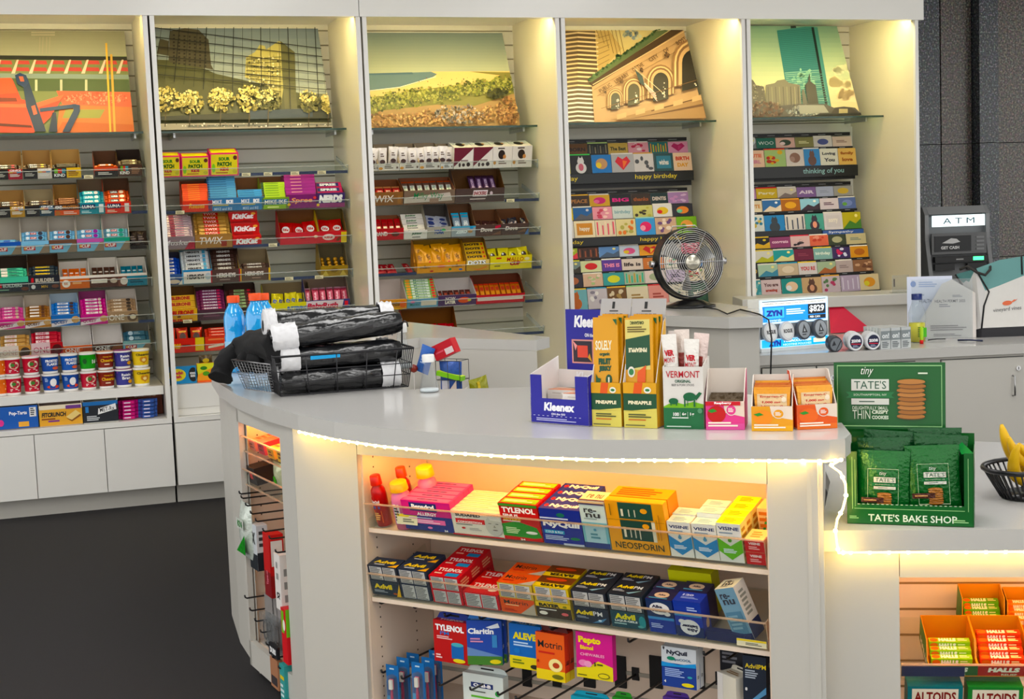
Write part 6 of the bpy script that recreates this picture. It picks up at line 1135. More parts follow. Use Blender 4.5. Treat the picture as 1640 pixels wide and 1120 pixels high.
AF = [('R', 0, 0, 1, 1, '22303c'), T_('Advil', .42, .62, .62, .34, 'e8d030', .05), ('P', [(.85, 0), (1, .9), (1, 0)], 'd8b040'), ('E', .82, .2, .08, .06, 'a8582c'), ('L', .1, .2, .6, .38, 2, 'a8b0b8')]
stack(597, 643, .05, .052, 1, 'black and yellow pain relief box', AF, GREYT, AT(), '2a2f3c')
stack(645, 691, .05, .055, 2, 'navy and gold pain relief box', GREYT, GREYT, AT(), '2a3446')
TT = [('R', 0, 0, 1, 1, 'c8303a'), T_('TYLENOL', .5, .68, .8, .3, 'f4e8e4', .04), ('R', .5, .08, .9, .4, '3a8ac0'), ('L', .1, .2, .45, .4, 1, 'f0c0b0')]
stack(694, 742, .045, .062, 3, 'red pain relief box with blue patch', GREYT, GREYT, TT, 'c02c38', rd=[('L', .1, .2, .9, .8, 3, 'd8a080')])
TT2 = [('R', 0, 0, 1, 1, 'cc2c34'), T_('TYLENOL', .5, .7, .8, .32, 'f4e8e4', .04), ('E', .74, .35, .12, .12, 'f0d8c8'), ('L', .1, .3, .5, .45, 1, 'f4c8b8')]
stack(745, 801, .05, .066, 2, 'single height red pain relief box', GREYT, GREYT, TT2, 'c02c38', hi=1)
MT = [('R', 0, 0, 1, 1, 'dc6028'), T_('Motrin', .4, .62, .6, .34, '3a2a20', .04), ('P', [(.6, 0), (1, .5), (1, 0)], 'b8b0a4'), ('L', .1, .2, .55, .36, 1, 'c03a20')]
MF = [('R', 0, 0, 1, 1, 'd8602c'), T_('Motrin', .46, .74, .7, .26, '3a2a20', .04), ('L', .15, .5, .7, .6, 1, 'f0d0a0'), ('P', [(.55, 0), (1, .8), (1, 0)], 'b0a898'), ('L', .1, .12, .5, .3, 2, 'a03018')]
stack(804, 859, .048, .06, 2, 'orange pain relief box', MF, GREYT, MT, 'c8b060')
BT = [('R', 0, .35, 1, 1, '6a3a20'), ('R', 0, 0, 1, .35, 'e8c828'), T_('BAYER', .5, .17, .7, .24, '2a2a18', .06, 0, math.pi), ('E', .5, .7, .3, .14, 'c8502c')]
BF = [('R', 0, 0, 1, 1, '3a3026'), ('R', 0, .7, 1, 1, 'e8c828'), T_('BAYER', .4, .83, .6, .22, '2a2a18', .07), ('L', .1, .5, .8, .6, 1, 'f0f0e8'), ('E', .2, .3, .12, .12, 'f0ece0'), ('E', .82, .35, .1, .1, 'd87070'), ('E', .85, .83, .06, .08, '8a8a20')]
stack(861, 917, .05, .06, 2, 'yellow and brown aspirin box', BF, GREYT, BT, 'd8bc30')
PMT = [('R', 0, 0, 1, 1, '24262e'), T_('Advil', .34, .72, .46, .26, 'e8d030', .05), T_('PM', .72, .72, .24, .26, 'f0f0f0', .04), ('P', [(.5, .2), (.9, .5), (.6, .1)], '88a8b8'), ('L', .08, .25, .45, .45, 2, 'b8b8c0')]
PMF = [('R', 0, 0, 1, 1, '1e2838'), T_('Advil', .3, .66, .5, .28, 'e8d030', .05), T_('PM', .7, .66, .26, .28, 'f0f0f0', .03), ('P', [(.5, .05), (.75, .3), (.95, .45), (.8, .15)], '5a88b0'), ('E', .74, .25, .05, .06, 'c8e0f0'), ('L', .08, .3, .45, .45, 2, 'a0a8b4')]
stack(922, 977, .05, .06, 2, 'black night time pain relief box', PMF, GREYT, PMT, '2a2e38')
LQ = [('R', 0, 0, 1, 1, '1e4450'), T_('Advil', .42, .7, .6, .34, 'e0d830', .05), T_('LIQUI-GELS', .44, .42, .66, .14, 'e8f0f0', .04), ('L', .08, .2, .6, .32, 1, 'a8c8c8'), ('E', .92, .5, .1, .36, '3a8a90'), ('E', .85, .2, .08, .08, '60a0a0')]
stack(981, 1036, .052, .06, 2, 'dark teal pain relief box', LQ, GREYT, PMT, '2a343c')
AK = [('R', 0, 0, 1, 1, '20388c'), ('R', 0, .4, 1, .48, '4a8ac0'), ('R', 0, .48, 1, 1, '1e3058'), ('E', .5, .74, .38, .18, 'e8e8e8'), T_('Alka', .42, .8, .4, .09, '1a2040', .05), T_('Seltzer', .5, .69, .6, .09, '1a2040', .05), ('E', .78, .6, .12, .06, 'dcdcdc'), ('L', .1, .15, .6, .3, 3, 'b0c0e8')]
AK2 = [('R', 0, 0, 1, 1, '223a98'), ('R', 0, .58, 1, .66, '4a8ac0'), ('R', 0, 0, 1, .3, '1a2c58'), ('E', .52, .28, .36, .22, 'e4e4e4'), T_('Alka', .6, .2, .4, .09, '1a2040', .05, 0, math.pi), T_('Seltzer', .52, .31, .6, .09, '1a2040', .05, 0, math.pi), ('E', .25, .44, .12, .06, 'dcdcdc'), ('L', .5, .75, .9, .88, 2, 'b0c0e8')]
AKT = [('R', 0, 0, 1, 1, '2a2440'), ('E', .5, .5, .28, .3, 'd8b8a0'), T_('Alka', .5, .5, .3, .16, '3a2a40', .04), ('R', .1, .08, .8, .18, '5a90b0')]
stand(FC, 1041, 1083, L2, R2, LD, TI, [(0, 0, .05, .104, '20308a', AK, AKT, [], 'blue fizzy tablet box with upright white bubble, lower medicine shelf', 'medicine box'), (.051, 0, .05, .108, '2a2440', (), AKT, [], 'dark fizzy tablet box behind the left blue one', 'medicine box')])
stand(FC, 1085, 1129, L2, R2, LD, TI, [(0, 0, .05, .108, '22349a', AK2, [('R', 0, 0, 1, 1, '2a3a9c'), T_('120', .4, .7, .4, .2, 'c8c8e8', .05), ('L', .2, .3, .9, .5, 2, '98a8e0')], [('E', .6, .3, .2, .14, 'c8a890')], 'blue fizzy tablet box with inverted white bubble, lower medicine shelf', 'medicine box'), (.051, 0, .05, .112, '2a2440', (), AKT, [], 'dark fizzy tablet box behind the right blue one', 'medicine box')])
stand(FC, 1050, 1120, L2, R2, LD, TI, [(.12, 0, .05, .13, 'c8c828', [], [('L', .3, .3, .9, .7, 1, '8a9a20'), ('E', .4, .7, .3, .2, '2a3a20')], [], 'yellow topped box at the back behind the blue fizzy tablet boxes', 'medicine box')])
# leaning lens solution box
zS = zl_(L2, R2); uR_ = FC.at(1176, 1030, LD)[0]
RF = [('R', 0, 0, 1, 1, '7a9cb0'), ('R', 0, 0, 1, .12, '222a50'), T_('re-', .4, .85, .5, .1, '3a3a44', .02), T_('nu', .5, .74, .6, .1, '3a3a44', .02), ('R', .1, .12, .9, .55, '5a8098'), ('L', .15, .2, .85, .5, 4, '88a8b8')]
thing('medicine_box', cbox(.062, .055, .155, 'd8d0c8', RF, [T_('re-', .45, .68, .5, .24, '3a3438', .02), T_('nu', .5, .4, .56, .24, '3a3438', .02), ('L', .2, .14, .8, .24, 1, '8a8070')], [('R', 0, 0, 1, .3, '222a50'), ('L', .2, .4, .8, .9, 6, '8a8880')], fc_t=0) if 0 else cbox(.062, .055, .155, 'd8d0c8', RF, [T_('re-', .45, .68, .5, .24, '3a3438', .02), T_('nu', .5, .4, .56, .24, '3a3438', .02), ('L', .2, .14, .8, .24, 1, '8a8070')], [('R', 0, 0, 1, .3, '222a50'), ('L', .2, .4, .8, .9, 6, '8a8880')], t='e8dcc0'), 'tall lens solution box leaning sideways at the right end of the lower shelf', 'medicine box', FC.M(uR_, LD+.012, zS+.004, R(TI), -.12) @ Ry(-R(15)))
thing('price_rail', MB('card').box(0, .13, 0, .02, 0, .028, '232a52'), 'navy price rail strip beside the leaning lens solution box', 'price rail', FC.M(FC.at(1130, 1026, LD)[0]+.004, LD+.001, zS-.002, R(TI)) @ Tr(0, 0, .003))

# ---- hooks and hanging packs below
def hook(fr, px, py, name_lab, d=.05, back=None, r=.0035):
    u, z = fr.at(px, py, d); L = (back or ND)-d
    m = MB('blackmetal').tube([(0, 0, .012), (0, .002, .004), (0, .008, 0), (0, L, -.002)], r, 8, m='blackmetal').box(-.012, .012, L-.004, L, -.02, .02, '141416', 'matte')
    thing('display_hook', m, name_lab, 'display hook', fr.M(u, d, z)); return u, z
hk = [(608, 968, 'far left'), (662, 975, 'second from left'), (712, 989, 'third from left, holding the red night pain pack'), (768, 993, 'fourth from left'), (843, 1000, 'fifth from left'), (882, 1010, 'behind the orange pain pack'), (937, 1020, 'holding the pink chewables pack'), (1006, 1030, 'empty, right of the pink pack'), (1063, 1042, 'holding the white and blue pack'), (1127, 1051, 'right of the white and blue pack'), (1164, 1057, 'second from the right'), (1206, 1060, 'at the far right')]
for px, py, nm in hk: hook(FC, px, py, 'black upper row hook, %s' % nm)
hk2 = [(611, 1079, 'far left, holding a toothbrush pack'), (643, 1089, 'second from left'), (703, 1100, 'third from left'), (753, 1107, 'fourth from left'), (797, 1115, 'fifth from left'), (826, 1122, 'sixth from left'), (872, 1128, 'below the orange pack'), (940, 1130, 'below the pink pack'), (1000, 1132, 'right of centre'), (1080, 1140, 'near the right')]
for px, py, nm in hk2: hook(FC, px, py, 'black lower row hook, %s' % nm)
bk_ = MB('matte')
for px0, px1 in ((836, 850), (884, 898), (934, 952), (984, 1002), (1040, 1060), (1108, 1128)):
    u0, z0 = FC.at(px0, 1060, ND-.004); u1 = FC.at(px1, 1060, ND-.004)[0]; bk_.box(u0, u1, ND-.006, ND, z0-.08, z0+.02, '121214')
for z_ in (FC.at(900, 1062, ND)[1], FC.at(900, 1100, ND)[1]): bk_.box(uC0+.03, uC1-.02, ND-.003, ND, z_-.006, z_+.006, 'a8a49a')
bk_.xf(FC.M(0, 0, 0)); ip('hook_rail', bk_)
def hang(fr, px0, px1, py0, py1, d, col, decs, look, n=1, t=.022, turn=0, topdecs=(), rdecs=(), tab=None, name='hanging_pack', cat='medicine pack', tcol=None):
    u0, z1 = fr.at(px0, (py0+py1)/2, d); u1 = fr.at(px1, (py0+py1)/2, d)[0]; zt = fr.at((px0+px1)/2, py0, d)[1]; zb = fr.at((px0+px1)/2, py1, d)[1]
    w = u1-u0; h = (zt-zb)*.86; th = (zt-zb)*.14
    for i in range(n):
        mb = MB().box(-w/2, w/2, 0, t, 0, h, col, **({'t': tcol} if tcol else {})); mb.front(-w/2, w/2, 0, 0, h, decs); mb.top(-w/2, w/2, 0, t, h, topdecs); mb.right(w/2, 0, t, 0, h, rdecs)
        mb2 = MB().extr([(-w/2, h), (w/2, h), (w*.42, h+th*.8), (w*.3, h+th), (-w*.3, h+th), (-w*.42, h+th*.8)], t-.002, t-.0005, tab or col).box(-w*.16, w*.16, t-.0028, t-.0003, h+th*.4, h+th*.68, '1a1a1c')
        lb = look if n == 1 else '%s, %s' % (look, ('front' if i == 0 else 'back' if i == n-1 else 'middle'))
        o = thing(name, mb, lb, cat, fr.M((u0+u1)/2, d+i*(t+.003), zb, 0, turn)); part('hang_tab', mb2, o)
TP = [('R', 0, 0, 1, 1, 'b01c28'), T_('TYLENOL', .48, .83, .84, .15, 'ffffff', .05), T_('PM', .33, .7, .26, .08, '3a78c8', .05), ('L', .1, .55, .6, .64, 2, 'f0c8c8'), ('R', .52, .12, .88, .44, '2a62a8'), ('E', .7, .46, .18, .05, '5aa8b8'), ('E', .74, .08, .18, .05, 'e0d030'), ('L', .06, .08, .26, .2, 2, 'f0d0d0')]
hang(FC, 695, 749, 985, 1062, .06, 'b01c28', TP, 'red night time pain relief pack on a hook', 3, .024, 0, [T_('TYLENOL', .5, .5, .7, .6, 'f0e0e0', .04)], [T_('TYLENOL', .5, .5, .5, .14, 'f4e0e0', .05, 0, math.pi/2)], tab='2a3a8a')
CL = [('R', 0, 0, 1, 1, '2c4aa0'), T_('Claritin', .4, .76, .74, .13, 'ffffff', .04), ('R', 0, 0, 1, .2, '4a7a3a'), ('P', [(0, .4), (.6, .28), (1, .2), (0, .2)], '6a88b8'), ('P', [(.55, .85), (.9, .95), (.95, .85), (.7, .82)], 'f0f4f8'), ('R', .72, .4, .86, .68, '4a88c0'), ('E', .8, .08, .16, .05, 'e0d030'), ('L', .1, .5, .5, .62, 2, 'c890b0')]
hang(FC, 752, 800, 983, 1065, .075, '1f5aa8', CL, 'blue allergy relief pack turned sideways on a hook', 2, .022, .35, [('L', .1, .2, .9, .8, 1, 'c8e0f0')], [T_('Claritin', .5, .4, .5, .13, 'ffffff', .05, 0, math.pi/2)], tab='4a80c8')
AL = [('R', 0, 0, 1, 1, '1c64b0'), T_('ALEVE', .5, .74, .76, .16, 'e8d830', .06), ('R', 0, 0, 1, .28, 'e0d030'), ('L', .14, .5, .8, .62, 2, 'c0d8f0'), ('E', .25, .4, .1, .06, '2a70b8'), ('L', .1, .1, .5, .22, 2, '6a7a20'), ('E', .8, .08, .14, .05, '2a2a1a')]
hang(FC, 816, 866, 990, 1072, .07, '2a80c0', AL, 'blue and yellow pain relief pack on a hook', 2, .022, 0, [T_('ALEVE', .5, .5, .6, .6, 'f0f0e0', .04)], tab='2a5a98')
MO = [('R', 0, 0, 1, 1, 'e06a20'), ('R', 0, 0, 1, .22, 'e8d028'), T_('Motrin', .5, .76, .84, .15, '1e1e1e', .05), ('L', .1, .55, .9, .62, 1, 'c03a18'), ('E', .68, .34, .24, .14, 'f8e8a8'), ('E', .7, .34, .12, .06, 'b0482a'), ('E', .75, .1, .2, .05, '6a6a20'), ('R', .05, .36, .1, .42, 'a02818')]
hang(FC, 858, 905, 1003, 1090, .055, 'd84a20', MO, 'orange and yellow pain relief pack on a hook', 2, .024, -.05, [T_('Motrin', .5, .5, .7, .7, '5a2a18', .04)], [T_('Motrin', .5, .4, .5, .16, '2a1a18', .06, 0, math.pi/2), ('R', 0, 0, 1, .2, 'e8d028')], tab='5a2a28')
PE = [('R', 0, 0, 1, 1, 'c83a88'), ('P', [(0, 0), (0, .2), (.35, .26), (.6, .4), (1, .3), (1, 0)], 'e4d42c'), T_('Pepto', .38, .82, .62, .18, 'f0d838', .06), T_('Bismol', .3, .67, .36, .09, 'f0d838', .04), T_('CHEWABLES', .45, .52, .66, .06, 'f0c0d8', .04), T_('5', .52, .33, .06, .09, '3a3a1a', .06), ('L', .58, .3, .8, .36, 1, '4a4a20'), ('E', .2, .33, .13, .07, 'e08ab8'), ('E', .33, .32, .11, .07, 'e8a0c4'), ('E', .76, .1, .16, .06, '2a2a1a'), ('E', .76, .1, .14, .045, 'e4d42c'), ('L', .05, .05, .4, .09, 1, '5a5a20')]
hang(FC, 923, 981, 1003, 1088, .045, 'c83a88', PE, 'pink and yellow chewable tablet pack on a hook', 1, .022, 0, [('R', 0, 0, 1, 1, 'e0c070')], tab='e8d0d8')
NV = [('R', 0, 0, 1, .6, '223c86'), ('R', 0, .6, 1, 1, 'c8ccd0'), T_('NyQuil', .45, .86, .6, .14, '1c2030', .05), T_('VapoCOOL', .56, .7, .6, .08, '2a5a78', .03), ('E', .28, .72, .12, .05, '2a7a60'), ('P', [(0, .62), (.5, .58), (1, .66), (1, .55), (0, .5)], '3a8ac8'), ('L', .1, .26, .7, .48, 5, 'a0b4e0'), ('E', .82, .3, .07, .03, '4a9aa8'), ('E', .76, .1, .18, .05, 'e0d030'), T_('4', .1, .14, .06, .07, 'ffffff')]
hang(FC, 1060, 1115, 1028, 1102, .05, 'd0d4d8', NV, 'white and blue cold medicine pack on a hook', 2, .022, 0, [], [T_('NyQuil', .5, .3, .4, .12, '2a2a3a', .04, 0, math.pi/2)], tab='8a8a88')
hang(FC, 1153, 1190, 1030, 1076, .16, '22242c', [('L', .1, .3, .8, .8, 3, '8a8c94')], 'small black pack hanging behind, right of the white and blue one', 1, .02)
AP = [('R', 0, 0, 1, 1, '18202e'), T_('AdvilPM', .55, .78, .9, .1, 'e8d030', .05), ('L', .1, .5, .7, .7, 4, 'a8b0bc'), T_('8', .14, .26, .1, .07, 'e8e8e8'), ('P', [(.3, 0), (1, .35), (1, .2), (.5, 0)], '5a8ab0')]
hang(FC, 1190, 1227, 1040, 1124, .045, '1c222e', AP, 'black night time pain relief pack at the right end', 2, .022, 0, [T_('AdvilPM', .5, .5, .8, .5, '8a8a70', .04)])
hang(FC, 1142, 1186, 1074, 1130, .07, 'd8d4c8', [('R', 0, 0, .3, 1, 'e0dcd8')], 'white box edge hanging beside the black night time pack', 1, .05, -.5, [('L', .2, .3, .9, .7, 2, '8a6a40')])
# toothbrush blister packs and wipes at the lower left
def brush(px, py0, d, lab):
    u, z = FC.at(px, py0, d); e = tag(link('toothbrush_pack', None, FC.M(u, d, z)), lab, 'toothbrush pack', 'blue toothbrush packs on the lower left hooks')
    w = .024; part('backing_card', MB().box(-w, w, .002, .004, -.2, 0, '2468a8').front(-w, w, .002, -.2, 0, [('L', .3, .92, .8, .96, 1, 'c8e0f0'), ('R', .0, .0, .3, .5, '4a9ac8')]).mb, e)
    pr = [(-.018, -.2), (.018, -.2), (.02, -.06), (.016, -.035), (0, -.028), (-.016, -.035), (-.02, -.06)]
    part('blister', MB('clearplastic').extr(pr, -.014, .002, 'ffffff', 'clearplastic'), e)
    part('toothbrush', MB('gloss').tube([(0, -.005, -.19), (0, -.005, -.1), (0, -.005, -.075)], [.006, .005, .003], 8, 'a02850').box(-.006, .006, -.012, -.004, -.075, -.045, 'f0ece0').box(-.007, .007, -.005, -.002, -.077, -.043, 'c03a60'), e)
for px, py, d, nm in ((627, 1066, .05, 'front left'), (644, 1054, .1, 'second'), (660, 1047, .16, 'third'), (668, 1062, .055, 'front right'), (684, 1054, .11, 'second right'), (696, 1043, .17, 'farthest back')):
    brush(px, py, d, 'blue toothbrush pack with clear blister, %s of the cluster' % nm)
hang(FC, 742, 806, 1073, 1135, .12, 'd8e0dc', [('R', .2, .6, .75, .75, '24346c'), T_('Oral-B', .48, .675, .44, .1, 'ffffff', .05), ('R', .2, .3, .8, .36, '6ab04a'), ('E', .86, .5, .06, .08, '3a9a4a'), ('E', .45, .15, .14, .1, '3aa898'), ('L', .25, .46, .7, .52, 1, '505a50')], 'white and green floss pick bag hanging in the middle', 1, .03, 0, cat='dental pack', name='floss_pack')
for px0, px1, c, nm in ((915, 972, '2a98b0', 'turquoise'), (981, 1008, '3a8a3a', 'green'), (1062, 1100, '4a3080', 'purple')):
    hang(FC, px0, px1, 1112, 1160, .08, c, [], '%s topped pack hanging at the bottom edge of the picture' % nm, 1, .02)

# ================================================================ right cabinet: cough drops and mints
LH, RH = (1443, 1084), (1640, 1088)
row(FD, 4, 'upper', LH, RH, [], lipd=.04, tilt=18, depth=.28, lip=.052, shelflabel='clear lipped shelf of cough drops in the lower right cabinet', bayphrase='x', span=(uD1+.004, 1.26), rail=False, edge='lip_edge')
def hstand(px0, px1, w_extra=0, dy=0, d=.17, fh=.034, bh=.075, col='2f6a2a', inn='c88a40', fdec=(), side=None, lab='', n=3, bcol='8ab82c', lett='c83a20', nm='', dz=0):
    u0 = FD.at(px0, 1085, .04)[0]; u1 = FD.at(px1, 1085, .04)[0]; w = u1-u0; z = (FD.at(*LH, .04)[1]+FD.at(*RH, .04)[1])/2
    M = FD.M(u0, .045, z+.002, R(18)) @ Tr(0, dy, dz)
    m = tray(w, d, fh, bh, col, inn, fdec, side, 'step')
    if side: m.left(0, 0, d, 0, fh, [T_('HALLS', .5, .6, .7, .6, 'f0ecd8', .06)])
    thing('display_carton', m, lab, 'carton', M)
    me = MB().box(-w*.42, w*.42, 0, .02, 0, .02, bcol).front(-w*.42, w*.42, 0, 0, .02, [('E', .12, .5, .1, .4, 'd87030'), T_('HALLS', .45, .5, .42, .7, 'f4f0d8', .08), ('L', .7, .2, .95, .8, 2, 'f0f0b0')]).mb
    me.top(-w*.42, w*.42, 0, .02, .02, [('E', .12, .5, .1, .4, 'd87030'), T_('HALLS', .45, .5, .42, .7, 'f4f0d8', .08), ('L', .7, .2, .95, .8, 2, 'f0f0b0')]); mesh = me.mesh('cough_drop_stick')
    for i in range(n): tag(link('cough_drop_stick', mesh, M @ Tr(w/2, .022+i*.0225, fh*.55+i*.0105)), '%s cough drop stick, %s of %s' % (nm, ('front', 'second', 'third', 'fourth', 'back')[i], 'its carton'), 'cough drops', '%s cough drop sticks' % nm)
HF = lambda t2: [T_('HALLS', .5, .62, .6, .42, 'e8ecd8', .07, .2), T_(t2, .6, .2, .3, .16, 'c8d0b0', .03)]
hstand(1487, 1566, col='2f5a2c', fdec=HF('DEFENSE'), side='3f7a2c', lab='green cough drop carton open at the front of the lower right cabinet', n=3, bcol='9ac034', nm='lime green')
hstand(1566, 1650, col='a0302c', fdec=HF('RELIEF'), side='c03028', lab='red cough drop carton open at the front of the lower right cabinet', n=4, bcol='e05038', nm='coral red')
hstand(1560, 1632, dy=.175, d=.11, fh=.05, bh=.1, col='3a7a2c', lab='green cough drop carton behind the red one', n=3, bcol='6aa82c', nm='dark lime', dz=.0)
hstand(1636, 1690, dy=.175, d=.11, fh=.04, bh=.09, col='c87020', lab='orange cough drop carton at the right edge behind the red one', n=3, bcol='e09030', nm='orange')
LA, RA = (1443, 1135), (1640, 1139)
ua = FD.at(1452, 1100, .06)[0]; ub = FD.at(1540, 1100, .06)[0]; za = FD.at(1490, 1094, .06)[1]; uc = FD.at(1548, 1100, .06)[0]; ud = FD.at(1636, 1100, .06)[0]
AT_ = lambda c: [('R', 0, 0, 1, 1, c), ('R', .08, .06, .92, .94, 'e4dcc8'), T_('ALTOIDS', .5, .72, .76, .28, '7a2420', .03), ('E', .5, .4, .16, .1, '2f7a48'), ('P', [(.3, .36), (.5, .46), (.7, .36), (.5, .28)], '2f7a48'), ('L', .15, .12, .85, .24, 2, '8a8070')]
thing('mint_tin', cbox(ub-ua, .06, .11, '1f6a70', AT_('1f6a70')), 'cream mint tin carton with teal border, bottom right', 'mint box', FD.M(ua, .06, za-.11, R(12)))
thing('mint_tin', cbox(ud-uc, .06, .12, '2f7a38', AT_('2f7a38')), 'cream mint tin carton with green border, bottom right', 'mint box', FD.M(uc, .06, za-.12, R(12)))
thing('price_rail', MB('card').box(0, .16, 0, .004, 0, .03, '232a52'), 'navy price rail strip left of the green cough drop carton', 'price rail', FD.M(FD.at(1444, 1085, .04)[0], .043, (FD.at(*LH, .04)[1]), R(18)))

# ================================================================ left end cabinet stock
zA1 = FA.at(410, 722, .02)[1]; zA2 = FA.at(410, 775, .02)[1]
for z, nm in ((zA1-.02, 'upper'), (zA2-.02, 'lower')):
    e = tag(link('acrylic_shelf', None, FA.M(uA0+.002, .02, z, R(10))), 'small clear lipped shelf, %s one in the left end cabinet' % nm, 'shelf'); w = uA1-uA0-.004
    part('shelf_plate', MB('acrylic').box(0, w, 0, .17, 0, .004, m='acrylic'), e); part('front_lip', MB('acrylic').box(0, w, -.004, 0, 0, .06, m='acrylic').box(0, w, -.005, .001, .058, .062, m='lip_edge').box(0, w, -.005, .001, 0, .004, m='lip_edge'), e)
w = uA1-uA0
for i in range(4):
    thing('snack_box', cbox(.07, .1, .035+.01*(i % 2), ('d88070', 'c84a58', 'e0a840', 'e8c050')[i], [T_('XXX', .5, .5, .7, .5, '6a3020', .02) if 0 else ('L', .2, .2, .8, .8, 2, '7a3a28')], [('L', .1, .2, .9, .8, 3, 'a04838')]), '%s flat box on the top shelf of the left end cabinet' % ('salmon', 'crimson', 'amber', 'golden')[i], 'box', FA.M(uA0+.03+i*.105, .035, zA1-.012, R(10)))
thing('electronics_box', cbox(.09, .11, .062, '1a1414', [('R', .3, .35, .4, .7, 'e03a3a'), T_('EX', .55, .5, .3, .4, 'e84848', .05)], [('R', .3, .4, .7, .6, '2a2020')]), 'black box with red letters on the second shelf of the left end cabinet', 'box', FA.M(uA0+.02, .03, zA2-.012, R(10)))
thing('snack_bag', pouch(.1, .1, .04, 'c8d0b0', [('E', .4, .4, .2, .2, '5ab83a')]), 'clear and green bag on the second shelf of the left end cabinet', 'bag', FA.M(uA0+.28, .07, zA2-.005, R(10)))
def ahook(px, py, lab): hook(FA, px, py, lab, d=-.02, back=.2, r=.003)
for i, (px, py) in enumerate(((383, 792), (386, 799), (393, 811), (401, 824), (409, 836), (421, 852), (431, 864), (441, 886))): ahook(px, py, 'black hook, %s along the upper row of the left end cabinet' % ordw(i, 8, 'left', 'right'))
for i, (px, py) in enumerate(((392, 959), (400, 979), (408, 996), (417, 1014), (426, 1034), (436, 1055), (446, 1072))): ahook(px, py, 'black hook, %s along the lower row of the left end cabinet' % ordw(i, 7, 'left', 'right'))
def ahang(px, py0, py1, w, t, d, col, decs, ldecs, lab, cat, name):
    u, zt = FA.at(px, py0, d); zb = FA.at(px, py1, d)[1]; h = zt-zb
    m = MB().box(0, w, 0, t, 0, h, col); m.front(0, w, 0, 0, h, decs); m.right(w, 0, t, 0, h, ldecs); m.left(0, 0, t, 0, h, ldecs); thing(name, m, lab, cat, FA.M(u, d, zb))
thing('chip_bag', pouch(.13, .2, .05, 'd4dcd4', [('R', .1, .6, .9, .85, 'e8ece4'), T_('KN', .5, .72, .5, .16, '2a8a3a', .04), ('P', [(0, 0), (1, .5), (1, 0)], '2f9a3a')], seed=4), 'white and green bag on the leftmost hooks of the left end cabinet', 'bag', FA.M(FA.at(396, 850, .0)[0], .0, FA.at(396, 893, 0)[1]))
ahang(398, 836, 905, .085, .04, .0, 'c8ccd0', [('R', 0, 0, 1, .35, '1c2228'), T_('EX', .5, .7, .6, .26, '1a1a1a', .05)], [('R', 0, 0, 1, .4, '1c2228'), ('L', .2, .5, .8, .9, 3, '3a3a3a')], 'white and black boxed gadget hanging in the left end cabinet', 'box', 'electronics_box')
ahang(420, 852, 948, .07, .05, .0, 'b81c2c', [('R', 0, 0, 1, .4, '7a1220'), T_('Type-C', .5, .3, .7, .1, 'e08090', .03, 0, 1.57)], [('R', .1, .5, .9, .9, 'e0dcd8'), ('R', 0, 0, 1, .35, '8a1420')], 'red boxed cable hanging in the left end cabinet', 'box', 'cable_box')
ahang(438, 885, 970, .06, .04, -.005, 'e4e0dc', [T_('X3', .5, .25, .4, .16, '1a1a1a', .05, 0, 1.57), ('L', .3, .5, .7, .9, 2, '9a9a98')], [('L', .3, .1, .7, .8, 3, '8a8a88')], 'tall white gadget box hanging in the left end cabinet', 'box', 'electronics_box')
ahang(449, 972, 1056, .05, .04, -.01, 'c82838', [('R', .1, .55, .6, .95, '7ab830'), ('E', .6, .7, .25, .1, 'f0e8e0')], [('R', .0, .5, .5, 1, '7ab830')], 'red and green pack hanging in the left end cabinet', 'pack', 'snack_pack')
for i, (px, py) in enumerate(((412, 952), (418, 955), (424, 958), (430, 962))):
    u, z = FA.at(px, py, .0); e = tag(link('cable_pack', None, FA.M(u, .0, z-.19)), 'clear blister cable pack on the lower hooks, %s' % ordw(i, 4, 'left', 'right'), 'cable pack', 'clear cable packs')
    part('backing_card', MB().box(0, .07, .025, .027, 0, .19, '8a8684').front(0, .07, .025, 0, .19, [('R', .1, .1, .9, .6, '6a6462')]).mb, e); part('blister', MB('clearplastic').box(.006, .064, .0, .025, .02, .13, m='clearplastic'), e)
    part('coiled_cable', MB('gloss').tube([(.035+.022*math.cos(a*.7), .012, .07+.035*math.sin(a*.7)) for a in range(16)], .0025, 6, '4a4442'), e)
ahang(430, 1028, 1046, .09, .01, -.015, '16161a', [T_('DUBS', .5, .5, .7, .5, 'e8e8e8', .08)], [('R', 0, 0, 1, 1, '16161a')], 'black pack with white letters in the left end cabinet', 'pack', 'accessory_pack')
ahang(432, 1050, 1095, .08, .02, -.01, 'a87a60', [('R', .1, .1, .9, .4, '3a3436')], [], 'tan and grey pack on the lower hooks of the left end cabinet', 'pack', 'accessory_pack')
ahang(447, 1062, 1118, .05, .03, -.012, '4a9a98', [('R', .1, .6, .9, .7, 'e0c830'), ('L', .1, .1, .9, .5, 3, 'd8e8e8')], [], 'teal pack at the bottom of the left end cabinet', 'pack', 'accessory_pack')
# ================================================================ goods on the tall counter
def stand_at(ax, ay, bx, by, z): f, w = pxframe(ax, ay, bx, by, z); return f, w
def hz(f, u, d, px, py): return zat(px, py, f.P(u, d, 0))
mat('whitefilm', .35, bump=.6, bscale=22, var=.12, vscale=60)
mat('bluedrink', .08, col='1fa2e8', coat=1.0)
MAT['lit'] = mat('lit', .3); _n = MAT['lit'].node_tree; _b = _n.nodes['Principled BSDF']; _a = [n for n in _n.nodes if n.type == 'ATTRIBUTE'][0]
_n.links.new(_a.outputs['Color'], _b.inputs['Emission Color']); _b.inputs['Emission Strength'].default_value = .4
